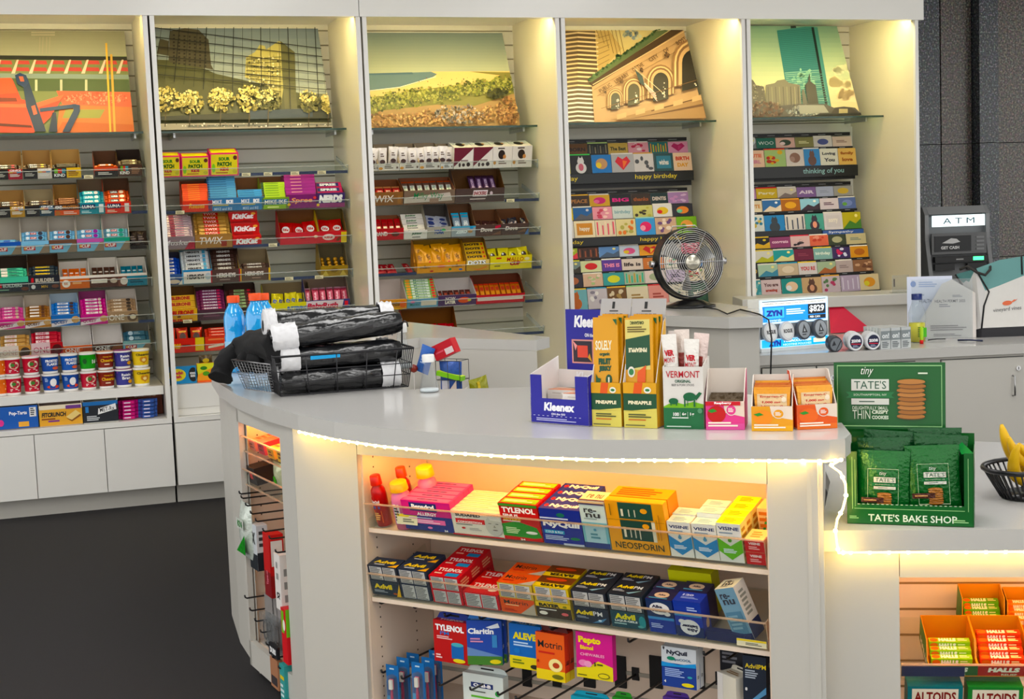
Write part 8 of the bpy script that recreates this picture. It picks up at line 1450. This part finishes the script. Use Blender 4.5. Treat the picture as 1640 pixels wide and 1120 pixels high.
# clutter holder on the inner worktop
f, w = stand_at(700, 640, 738, 641, LZ); k_ = ppm(f, 0, 0)
e = tag(link('wire_holder', None, f.M(0, 0, LZ+.001)), 'wire holder stuffed with wrappers on the inner worktop', 'holder'); hH = 62/k_
mb = MB('blackmetal')
for z in (.1, .5, 1): mb.tube([(0, 0, z*hH), (w, 0, z*hH), (w, .09, z*hH), (0, .09, z*hH)], .0015, 5, m='blackmetal', closed=True)
for u in (0, .5, 1): mb.tube([(u*w, 0, hH), (u*w, 0, .01), (u*w, .09, .01), (u*w, .09, hH)], .0015, 5, m='blackmetal')
part('wire_frame', mb, e)
def clut(nm, mb, lab, cat, M): thing(nm, mb, lab, cat, f.M(0, 0, LZ+.002) @ M)
clut('small_box', cbox(w*.9, .05, .07, 'c0283a', [('R', .55, .1, .95, .5, 'e8d8d8'), ('R', .1, .4, .5, .5, 'd86070')]), 'red cardboard box on top of the wire holder', 'box', Tr(.0, .01, hH*.98) @ Ry(-.4))
clut('wrapper', pouch(w*.95, .16, .04, '3858a0', [('R', .1, .1, .5, .5, 'd8dce8'), ('P', [(.5, .1), (.9, .5), (.9, .1)], 'e8e0d8')]), 'blue and white wrapper inside the wire holder', 'wrapper', Tr(w*.5, .03, .01))
clut('wrapper', cbox(w*1.05, .04, .022, '8ac830', t='c8e040'), 'lime green strip across the wire holder', 'wrapper', Tr(0, .0, hH*.62) @ Ry(.2))
clut('wrapper', cbox(w*.7, .03, .03, 'e08830'), 'orange packet at the bottom of the wire holder', 'packet', Tr(.01, -.032, 0.0))
clut('wrapper', pouch(.07, .13, .02, '3a64b0', [('L', .2, .3, .8, .7, 3, 'a8c0e8')]), 'blue blister packet left of the wire holder', 'packet', Tr(-.075, .0, .12) @ Ry(.35))
clut('lollipop', MB('gloss').lathe([(0, -.02), (.014, -.014), (.02, 0), (.014, .014), (0, .02)], 0, 0, 16, '7a2e24').tube([(0, 0, -.02), (0, 0, -.1)], .002, 6, 'e8e4e0'), 'round dark red lollipop behind the front cone bottle', 'lollipop', Tr(-.11, -.01, .14))
for i, (px, c, c2, nm) in enumerate(((757, 'e0dcd4', 'c84a38', 'white and red'), (768, '8a8a30', 'c8b040', 'olive green'))):
    p_ = onz(px, 641, LZ); thing('wrapper', pouch(.09, .1, .03, c, [('R', .1, .3, .9, .5, c2)], seed=i), '%s crumpled wrapper on the inner worktop' % nm, 'wrapper', Tr(p_.x, p_.y, LZ+.03+.03*i) @ Rz(.3) @ Ry(1.1+i*.3) @ Tr(0, 0, -.05))

# ================================================================ fan on the pedestal
c = onz(1106, 492, CZ); k = FPX/((c-CAM).dot(_fw)); e = tag(link('desk_fan', None, Tr(c.x, c.y, CZ+.001)), 'round black and chrome desk fan on the grey pedestal counter', 'fan')
zc_ = (492-421)/k; Rf = 56/k
part('base', MB('gloss').lathe([(0, 0), (40/k, 0), (40/k, .012), (32/k, .02), (22/k, .035), (8/k, .045), (0, .045)], 0, 0, 36, '151517', sx=1), e)
FW = (CAM-c); aF = math.atan2(FW.y, FW.x)+math.pi/2-.0; HM = Tr(0, 0, zc_) @ Rz(aF+.42) @ Rx(-.08)
# fan head axis along -y of its own frame
mb = MB('gloss'); D_ = .1
mb.lathe([(Rf*1.0, -D_*.3), (Rf, D_*.7), (Rf*.97, D_*.72), (Rf*.97, -D_*.3), (Rf, -D_*.3)], 0, 0, 48, '19191b', axis='y'); part('drum', mb, e, L=HM)
for sg, nm in ((-1, 'front_grille'), (1, 'rear_grille')):
    mb = MB('metal'); y0 = -D_*.32 if sg < 0 else D_*.7
    for i in range(13 if sg < 0 else 9):
        q = Rf*(.97-i*.06) if sg < 0 else Rf*(.95-i*.09); b_ = -(.018*(1-(q/Rf)**2)) if sg < 0 else 0
        mb.tube([(q*math.cos(2*math.pi*j/40), y0+b_, q*math.sin(2*math.pi*j/40)) for j in range(40)], .0016, 5, 'd8d8d8' if sg < 0 else '404042', m='metal', closed=True)
    for a in ((0, 60, 120, 180, 240, 300) if sg < 0 else (0, 45, 90, 135, 180, 225, 270, 315)): mb.tube([(Rf*.2*math.cos(R(a)), y0-.016*(sg < 0), Rf*.2*math.sin(R(a))), (Rf*.98*math.cos(R(a)), y0, Rf*.98*math.sin(R(a)))], .0022, 5, 'e0e0e0' if sg < 0 else '404042', m='metal')
    part(nm, mb, e, L=HM)
part('badge', MB('metal').lathe([(0, -D_*.32-.024), (Rf*.2, -D_*.32-.022), (Rf*.24, -D_*.32-.014), (0, -D_*.32-.012)], 0, 0, 30, 'c8c4b8', axis='y').front(-Rf*.17, Rf*.17, -D_*.32-.025, -.008, .008, [('L', .1, .2, .9, .9, 2, '8a8678')]).mb, e, 'silver centre badge', L=HM)
for bI in range(3):
    mb = MB('metal'); 
    def fb(u, v): rr = Rf*(.12+.68*u); a = 2.1*bI+.4+(v-.5)*(.62-.1*u); return (rr*math.cos(a), .02+(v-.5)*.05, rr*math.sin(a))
    mb.grid(fb, 8, 6, 'd0d0d0', 'metal'); part('blade', mb, e, 'silver blade', L=HM)
part('motor', MB('gloss').lathe([(0, .01), (Rf*.2, .012), (Rf*.2, .08), (0, .085)], 0, 0, 24, '202022', axis='y'), e, L=HM)
mb = MB('gloss').tube([(Rf*1.05*math.cos(a), .02, Rf*1.05*math.sin(a)) for a in [math.pi+i*math.pi/24 for i in range(25)]], .006, 8, '1a1a1c'); part('yoke', mb, e, L=Tr(0, 0, zc_) @ Rz(aF+.42))
for s_ in (-1, 1): part('knob', MB('metal').tube([(s_*Rf*1.0, .02, 0), (s_*Rf*1.17, .02, 0)], .02, 16, 'c8c8cc', m='metal'), e, L=Tr(0, 0, zc_) @ Rz(aF+.42))
part('handle', MB('metal').tube([(-Rf*.45, .03, Rf*.9), (-Rf*.4, .03, Rf*1.06), (Rf*.3, .03, Rf*1.06), (Rf*.4, .03, Rf*.95)], .004, 8, 'd0d0d0', m='metal'), e, L=HM)
u_ = lambda px, py, z=CZ: onz(px, py, z)
pe = u_(1221, 506); g1 = [u_(1128, 492, CZ+.006), u_(1150, 496, CZ+.006), u_(1165, 503, CZ+.006), u_(1185, 496, CZ+.006), u_(1203, 500, CZ+.006), u_(1217, 504, CZ+.006)]
r_ = ray(1226, 516)
dn = [Vector((pe.x+.02, pe.y-.03, CZ-.02)), Vector((pe.x+.03, pe.y-.04, CZ-.12)), Vector((pe.x+.02, pe.y-.04, CZ-.3)), Vector((pe.x+.02, pe.y-.04, CZ-.5))]
thing('power_cord', MB('gloss').tube(g1+dn, .0045, 6, '0e0e10'), 'black power cord running from the fan over the pedestal edge', 'cord')

# ================================================================ nicotine pouch display and goods on the back counter
f, w = stand_at(1218, 565, 1326, 556, LZ); k = ppm(f, 0, 0); H = 84/k; d = .12
e = tag(link('pouch_display', None, f.M(0, 0, LZ+.0006)), 'lit white and blue pouch can display with a price sign on the back counter', 'display stand')
part('body', MB('card').box(0, w, .004, d, 0, H, 'e8ecee').box(-.004, 0, 0, d, 0, H, 'f0f2f2').box(w, w+.004, 0, d, 0, H, 'f0f2f2').box(0, w, -.01, .02, 0, H*.07, 'e8eef0'), e)
BL = '2a90e0'
mb = MB('lit').box(0, w, -.004, .004, H*.53, H*.98, 'c8e4f8', m='lit'); mb.front(0, w, -.004, H*.53, H*.98, [('R', .02, .04, .98, .96, 'e8f4fa'), ('R', .03, .08, .97, .76, BL), ('R', .03, .78, .97, .93, 'f0f0e8'), ('R', .03, .94, .97, .97, '16243c'), T_('WARNING: This product contains nicotine. Nicotine is an addictive chemical.', .5, .855, .88, .07, '202830', .01), ('R', .05, .22, .36, .72, '1a6cc8'), ('R', .06, .24, .35, .7, '58b4f0'), T_('ZYN', .2, .46, .24, .26, '0c2c88', .08), ('L', .38, .35, .68, .62, 3, 'e8f8ff'), ('R', .7, .32, .96, .76, '0c0f14'), T_('$829', .83, .54, .22, .32, 'e8ecec', .03), ('R', .7, .12, .96, .28, '0c0f14'), T_('PER CAN', .8, .2, .15, .09, 'e8ecec', .03), T_('rewards', .2, .16, .2, .1, 'e8f8ff', .01)])
part('header_sign', mb, e, 'lit blue sign with price', L=Tr(0, 0, 0))
mb = MB('lit').box(0, w, -.008, -.003, H*.07, H*.24, 'c8e4f8', m='lit'); mb.front(0, w, -.008, H*.07, H*.24, [('R', .01, .06, .99, .94, '48b4f0'), T_('ZYN', .2, .5, .18, .66, '0c2c88', .08), T_('TOBACCO-FREE', .53, .7, .42, .3, 'f0f8fc', .05), T_('NICOTINE POUCHES', .53, .28, .42, .24, 'd0ecfa', .03), ('R', .77, .3, .95, .8, 'f0ecd8')]); part('shelf_strip', mb, e, 'lit blue shelf strip with lettering')
part('shelf_recess', MB('card').box(.002, w-.002, .001, .0045, H*.24, H*.53, '8a8e92'), e)
def can(rr, tt, face, decs): 
    m = MB('gloss').lathe([(0, 0), (rr*.92, 0), (rr, tt*.12), (rr, tt*.45), (rr*.97, tt*.5), (rr, tt*.55), (rr, tt), (0, tt)], 0, 0, 28, face, axis='y'); m.front(-rr, rr, 0, -rr, rr, decs); return m
ROG = [('E', .5, .5, .46, .46, 'e4e6e8', 28), ('E', .5, .5, .4, .4, 'c8ccd0', 28), ('E', .5, .5, .38, .38, 'eceeee', 28), ('R', .14, .38, .86, .64, 'e8eaea'), T_('ROGUE', .5, .5, .62, .2, '1a1c20', .05)]
ZK = [('E', .5, .5, .46, .46, '3a3e44', 28), ('E', .5, .5, .42, .42, '9aa0a6', 28), ('P', [(.3, .35), (.7, .35), (.5, .8)], '26292e'), ('P', [(.44, .42), (.56, .42), (.5, .6)], 'c8ccd0'), ('L', .3, .2, .7, .32, 1, '40444a')]
for i in range(4):
    tag(link('pouch_can', can(w*.125, .02, 'd0d4d8' if i < 2 else '4a4e54', ROG if i < 2 else ZK).mesh('pouch_can'), f.M(w*(.13+.245*i), -.022, LZ+H*.385, 0, .25) @ Rx(-.15)), '%s pouch can, %s of four in the lit display' % ('white' if i < 2 else 'grey and black', ordw(i, 4, 'left', 'right')), 'pouch can', 'pouch cans in the lit display')
ZN = [('E', .5, .5, .47, .47, 'e8eaec', 28), ('E', .5, .5, .38, .38, '1e2440', 28), T_('zone', .5, .55, .6, .18, 'f0f0f4', .05), ('P', [(.2, .42), (.8, .38), (.8, .33), (.2, .37)], 'd03048'), ('L', .3, .18, .7, .32, 2, 'a8b0c8')]
ZB = [('E', .5, .5, .47, .47, '3c4046', 28), ('E', .5, .5, .41, .41, '7a8086', 28), ('P', [(.48, .1), (.54, .1), (.9, .7), (.84, .74)], '22252a'), ('P', [(.2, .4), (.5, .45), (.36, .75)], '2a2d32')]
f2, w2 = stand_at(1328, 565, 1411, 560, LZ); k = ppm(f2, 0, 0)
for g, (cx, rr, dec, col, nm, n) in enumerate(((1339, 12.5, ZB, '3a3e44', 'black', 5), (1371, 14.5, ZN, 'e0e2e6', 'left white and navy', 7), (1399, 14, ZN, 'e0e2e6', 'right white and navy', 7))):
    u = f2.at(cx, 562)[0]; r_ = rr/k; me = can(r_, .02, col, dec).mesh('pouch_can')
    for i in range(n): tag(link('pouch_can', me, f2.M(u+i*.006, i*.021, LZ+r_+.001, 0, .12)), '%s pouch can rolled on edge, %s of its row' % (nm, ordw(i, n, 'front', 'back')), 'pouch can', 'pouch cans standing on edge in rows')
u0 = f2.at(1411, 560)[0]
me = cbox(.055, .028, .115, 'c8cccc', [('R', 0, .42, 1, .86, '8a9294'), T_('on!', .5, .64, .74, .26, 'f0f4f4', .03), ('L', .12, .05, .9, .36, 4, '6a7072')], [('R', .1, .1, .9, .9, 'd8dadc')]).mesh('pouch_box')
bw = 17/k; me.transform(Matrix.Diagonal((bw/.055*1.0, 1, 34/k/.115, 1)))
for cI in range(3):
    for i in range(6): tag(link('pouch_box', me, f2.M(u0+cI*bw*1.05+i*-.004, .0+i*.0295, LZ+.001, 0, .06)), 'small grey and white pouch box, %s column, %s' % (('left', 'middle', 'right')[cI], ordw(i, 6, 'front', 'back')), 'pouch box', 'small grey pouch boxes in three columns')
# red folder leaning on the ledge panel
A = onz(1334, 530, LZ)
thing('folder', MB('card').poly([tuple(onz(1330, 534, LZ+.002)), tuple(onz(1398, 530, LZ+.002)), tuple(FL.P(FL.at(1349, 497, .03)[0], .03, .93)), tuple(FL.P(FL.at(1328, 499, .03)[0], .03, .925))], 'c83a4c').poly([tuple(onz(1330, 534, LZ+.005)), tuple(FL.P(FL.at(1328, 499, .025)[0], .025, .93)), tuple(FL.P(FL.at(1349, 497, .025)[0], .025, .935)), tuple(onz(1398, 530, LZ+.005))], 'c83a4c'), 'red folder leaning against the raised ledge behind the pouch cans', 'folder')
# juice bottle and lip balm
c = onz(1469, 548, LZ); k = FPX/((c-CAM).dot(_fw)); r = 13.5/k; H = 77/k
e = tag(link('juice_bottle', None, Tr(c.x, c.y, LZ+.001)), 'clear bottle of yellow green drink with dark blue cap on the back counter', 'bottle')
part('bottle_body', MB('clearplastic').lathe([(0, 0), (r, 0), (r, H*.42), (r*1.03, H*.6), (r*.55, H*.84), (r*.5, H*.9), (0, H*.9)], 0, 0, 24, m='clearplastic'), e)
part('liquid', MB('gloss').lathe([(0, .003), (r*.92, .003), (r*.93, H*.4), (0, H*.4)], 0, 0, 24, 'd4cc20').front(-r*.7, r*.7, -r*.99, H*.08, H*.36, [('L', .1, .1, .9, .9, 6, '4a6a20'), ('R', .55, .1, .95, .8, '5ab03a')]).mb, e, 'yellow green liquid')
part('cap', MB('gloss').lathe([(r*.62, H*.88), (r*.62, H), (0, H)], 0, 0, 20, '1c2c64'), e)
c = onz(1476, 551, LZ); thing('lip_balm', MB('gloss').lathe([(0, 0), (.011, 0), (.011, .022), (0, .022)], 0, 0, 14, 'd03030').lathe([(.0105, .022), (.0105, .09), (.009, .092), (0, .1)], 0, 0, 14, 'a8d050'), 'small green tube with red cap in front of the juice bottle', 'tube', Tr(c.x, c.y, LZ+.001))
# papers
fP, wP = stand_at(1462, 545, 1560, 543, LZ); k = ppm(fP, 0, 0); hP = 100/k
thing('paper_notice', MB('card').box(0, wP*.75, .1, .102, 0, hP, 'dfe4f4').front(0, wP*.75, .1, 0, hP, [('E', .14, .88, .06, .05, '7a94c8'), ('L', .26, .82, .7, .92, 3, 'a8b8dc'), T_('HEALTH PERMIT 2025', .62, .6, .7, .06, '606880', .03), ('L', .1, .68, .5, .72, 1, 'b0b8d0')]).mb, 'bluish paper notice standing behind the plastic sleeve on the back counter', 'paper', fP.M(-.02, .02, LZ+.001))
mb = MB('clearplastic').box(0, wP, .0, .003, 0, hP*.96, m='clearplastic'); thing('sign_holder', mb, 'clear plastic sign holder standing on the back counter', 'sign holder', fP.M(0, .05, LZ+.001))
thing('paper_notice', MB('card').poly([(0, 0, 0), (wP, 0, 0), (wP, 0, hP*.72), (wP*.62, 0, hP*.95), (wP*.45, 0, hP*.88), (wP*.25, 0, hP*.55), (.03, 0, hP*.3)], 'dcd6d2').front(0, wP, 0, 0, hP, [T_('HEALTH PERMIT 2025', .58, .6, .5, .045, '505058', .04), ('L', .4, .5, .6, .56, 2, '9a9aa0'), ('L', .62, .66, .8, .7, 2, '9a9aa0'), ('L', .25, .12, .9, .22, 3, 'a09a9a'), ('L', .3, .03, .8, .08, 2, 'a09a9a')]).mb, 'white torn health permit paper in front of the bluish notice', 'paper', fP.M(.02, .06, LZ+.001) @ Rx(-.06))
uS = FL.at(1429, 480, .05)[0]; uT = FL.at(1456, 480, .05)[0]; zT = FL.at(1440, 441, .05)[1]
thing('sign_holder', MB('clearplastic').box(0, uT-uS, 0, .003, 0, zT-1.0, m='clearplastic').box(0, uT-uS, 0, .08, 0, .003, m='clearplastic').box(.01, .02, .0032, .004, .04, .09, '5a4a40', 'card'), 'small clear stand on the raised ledge left of the papers', 'sign holder', FL.M(uS, .05, 1.001))
for px, nm, col in ((1500, 'thin black cord', '15151a'), (1548, 'dark blue pen', '1c2440')):
    p0 = onz(px-14, 545, LZ+.006); p1 = onz(px+(14 if px < 1520 else 26), 543 if px < 1520 else 546, LZ+.006)
    thing('pen' if px > 1520 else 'cord', MB('gloss').tube([p0, (p0+p1)/2+Vector((0, 0, .003)), p1], .005 if px > 1520 else .003, 7, col), '%s lying before the papers on the back counter' % nm, 'pen' if px > 1520 else 'cord')
# ================================================================ white tote bag
fT, wT = stand_at(1566, 541, 1652, 538, LZ); k = ppm(fT, 0, 0); e = tag(link('tote_bag', None, fT.M(0, 0, LZ+.001)), 'white and teal tote bag with black trim on the back counter', 'bag')
dT = .16
def q(px, py, d=0): u, z = fT.at(px, py, d); return (u, d, z-LZ)
fr0 = [q(1573, 525), q(1660, 522), q(1660, 410), q(1637, 411), q(1555, 455), q(1578, 466)]
mb = MB('card'); TE = '6f9a98'
bl, br, tr, tl = q(1572, 540), q(1665, 538), q(1663, 412), q(1573, 464)
tm = q(1600, 436)
mb.poly([q(1572, 526), q(1664, 522), q(1664, 432), q(1600, 458), q(1578, 466)], 'dcdad6'); mb.poly([q(1578, 466), q(1600, 458), q(1664, 432), q(1664, 410), q(1637, 411), q(1600, 417), q(1562, 431)], TE)
mb.poly([q(1572, 541), q(1664, 539), q(1664, 522), q(1572, 526)], '222226')
D2 = .15
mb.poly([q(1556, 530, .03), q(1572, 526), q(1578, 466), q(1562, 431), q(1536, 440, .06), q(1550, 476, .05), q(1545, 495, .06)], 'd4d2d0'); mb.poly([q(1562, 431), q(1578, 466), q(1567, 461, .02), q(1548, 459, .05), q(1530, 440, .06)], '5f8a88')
mb.poly([q(1555, 541, .03), q(1572, 541), q(1572, 526), q(1556, 530, .03)], '1c1c20')
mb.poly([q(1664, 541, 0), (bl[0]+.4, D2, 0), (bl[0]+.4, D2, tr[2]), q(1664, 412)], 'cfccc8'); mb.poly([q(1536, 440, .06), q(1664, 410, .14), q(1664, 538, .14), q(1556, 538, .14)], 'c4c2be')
part('bag_body', mb, e)
rw = [fT.at(1590, 505, 0), fT.at(1636, 480, 0)]
lg = MB('card'); f_ = Face(lg, (rw[0][0], -.0015, rw[0][1]-LZ), (rw[1][0]-rw[0][0], 0, .012), (0, 0, rw[1][1]-rw[0][1]), 'card')
f_.draw([T_('vineyard vines', .5, .28, .98, .34, '5a5a60', .0, 0), ('E', .5, .72, .17, .16, 'd8785c'), ('P', [(.6, .72), (.74, .92), (.82, .86), (.86, .96), (.7, .74)], 'd8785c')]); part('logo', lg, e, 'pink whale mark with grey lettering')
mb = MB('blackmetal')
for pts in ([q(1572, 527, -.002), q(1576, 490, -.002), q(1584, 468, -.002), q(1562, 431, -.002)], [q(1530, 440, .058), q(1549, 472, .045), q(1545, 497, .058), q(1556, 530, .028)], [q(1636, 411, -.002), q(1637, 440, -.002)], [q(1549, 474, .045), q(1555, 480, .03)]): mb.tube(pts, .005, 6, '17171a', 'matte')
part('edge_trim', mb, e, 'black edge binding'); mb = MB('matte').tube([q(1537, 432, .03), q(1550, 427, .0), q(1565, 437, -.03), q(1578, 441, -.04), q(1586, 432, -.02), q(1586, 424, .02)], .008, 8, '2a2826'); part('handle', mb, e, 'black strap handle')

# ================================================================ ATM
dA = 1.5; WA = Frame((5.0, 1.2), (1, -.28)); c0 = WA.at(1484, 420)[0]; c1 = WA.at(1588, 420)[0]; zt = WA.at(1530, 333)[1]; wA = c1-c0; k = ppm(WA, c0, 0)
e = tag(link('cash_machine', None, WA.M(c0, 0, 0)), 'grey cash machine with a lit sign, right of the wall shelving', 'cash machine')
def yz(pts, x0, x1, col, m='gloss'):
    mb = MB(m); a = [(x0, y, z) for y, z in pts]; b = [(x1, y, z) for y, z in pts]; mb.poly(a[::-1], col); mb.poly(b, col)
    for i in range(len(pts)): j = (i+1) % len(pts); mb.poly([a[i], a[j], b[j], b[i]], col)
    return mb
z0 = zt-.62
prof = [(0, 0), (0, z0-.1), (-.06, z0), (-.03, z0+.1), (.06, zt-.22), (.07, zt-.06), (.12, zt), (.4, zt-.02), (.45, zt-.3), (.45, 0)]
part('body', yz([(y+.02, z-.004) for y, z in prof], .03, wA-.03, '77787a'), e)
side = [(0, 0), (0, z0-.1), (-.09, z0), (-.06, z0+.1), (.03, zt-.24), (.03, zt-.05), (.09, zt+.012), (.4, zt+.005), (.45, zt-.3), (.45, 0)]
for a, b in ((0, .03), (wA-.03, wA)): part('side_cheek', yz(side, a, b, '8f9092'), e)
part('top_hood', yz([(.03, zt-.045), (.09, zt+.012), (.4, zt+.005), (.4, zt-.03), (.1, zt-.03)], .03, wA-.03, '98999b'), e)
zs0 = WA.at(1520, 363)[1]; zs1 = WA.at(1520, 345)[1]
part('lit_sign', MB('atm_lit').box(.05, wA-.05, .0, .02, zs0, zs1, m='atm_lit').front(.05, wA-.05, .0, zs0, zs1, [T_('A T M', .5, .5, .6, .5, '1c5a6c', 0)], 'card').mb, e, 'lit white sign reading ATM')
zq0 = WA.at(1520, 403)[1]; zq1 = WA.at(1520, 378)[1]; mb = MB('gloss').box(.06, wA*.68, -.012, .01, zq0, zq1, '17191c'); mb.front(.06, wA*.68, -.012, zq0, zq1, [('P', [(.2, .55), (.45, .85), (.6, .8), (.7, .6), (.5, .5)], 'd8d8d8'), T_('GET CASH', .42, .25, .5, .2, 'e8e8e8', .04)]); part('screen', mb, e, 'dark screen with white lettering', L=Tr(0, -.0, 0))
part('bezel', yz([(-.005, zq0-.02), (-.005, zq1+.02), (.02, zq1+.02), (.02, zq0-.02)], .04, wA-.04, '68696b'), e)
mb = MB('gloss')
for i in range(4): mb.box(wA*.76, wA*.88, -.012, -.004, zq0+(zq1-zq0)*(i+.2)/4, zq0+(zq1-zq0)*(i+.7)/4, '8a8b8d')
part('side_buttons', mb, e); zr0 = WA.at(1520, 420)[1]; zr1 = WA.at(1520, 411)[1]
part('card_panel', MB('gloss').box(.05, wA-.05, -.05, .01, zr0, zr1, '101012').box(.05, wA*.4, -.045, .0, zr0-.06, zr0-.012, '141416').box(wA*.6, wA-.06, -.045, 0, zr0-.06, zr0-.012, '141416').front(.05, wA-.05, -.05, zr0, zr1, [('L', .4, .3, .6, .7, 1, 'a8a8a8')]).mb, e)
part('card_light', MB('greenlit').box(wA*.68, wA*.84, -.056, -.05, zr0+.01, zr1-.005, m='greenlit'), e, 'green card slot light')
part('keypad', MB('gloss').box(.06, wA-.06, -.14, .0, zr0-.16, zr0-.12, '8a8b8d'), e)
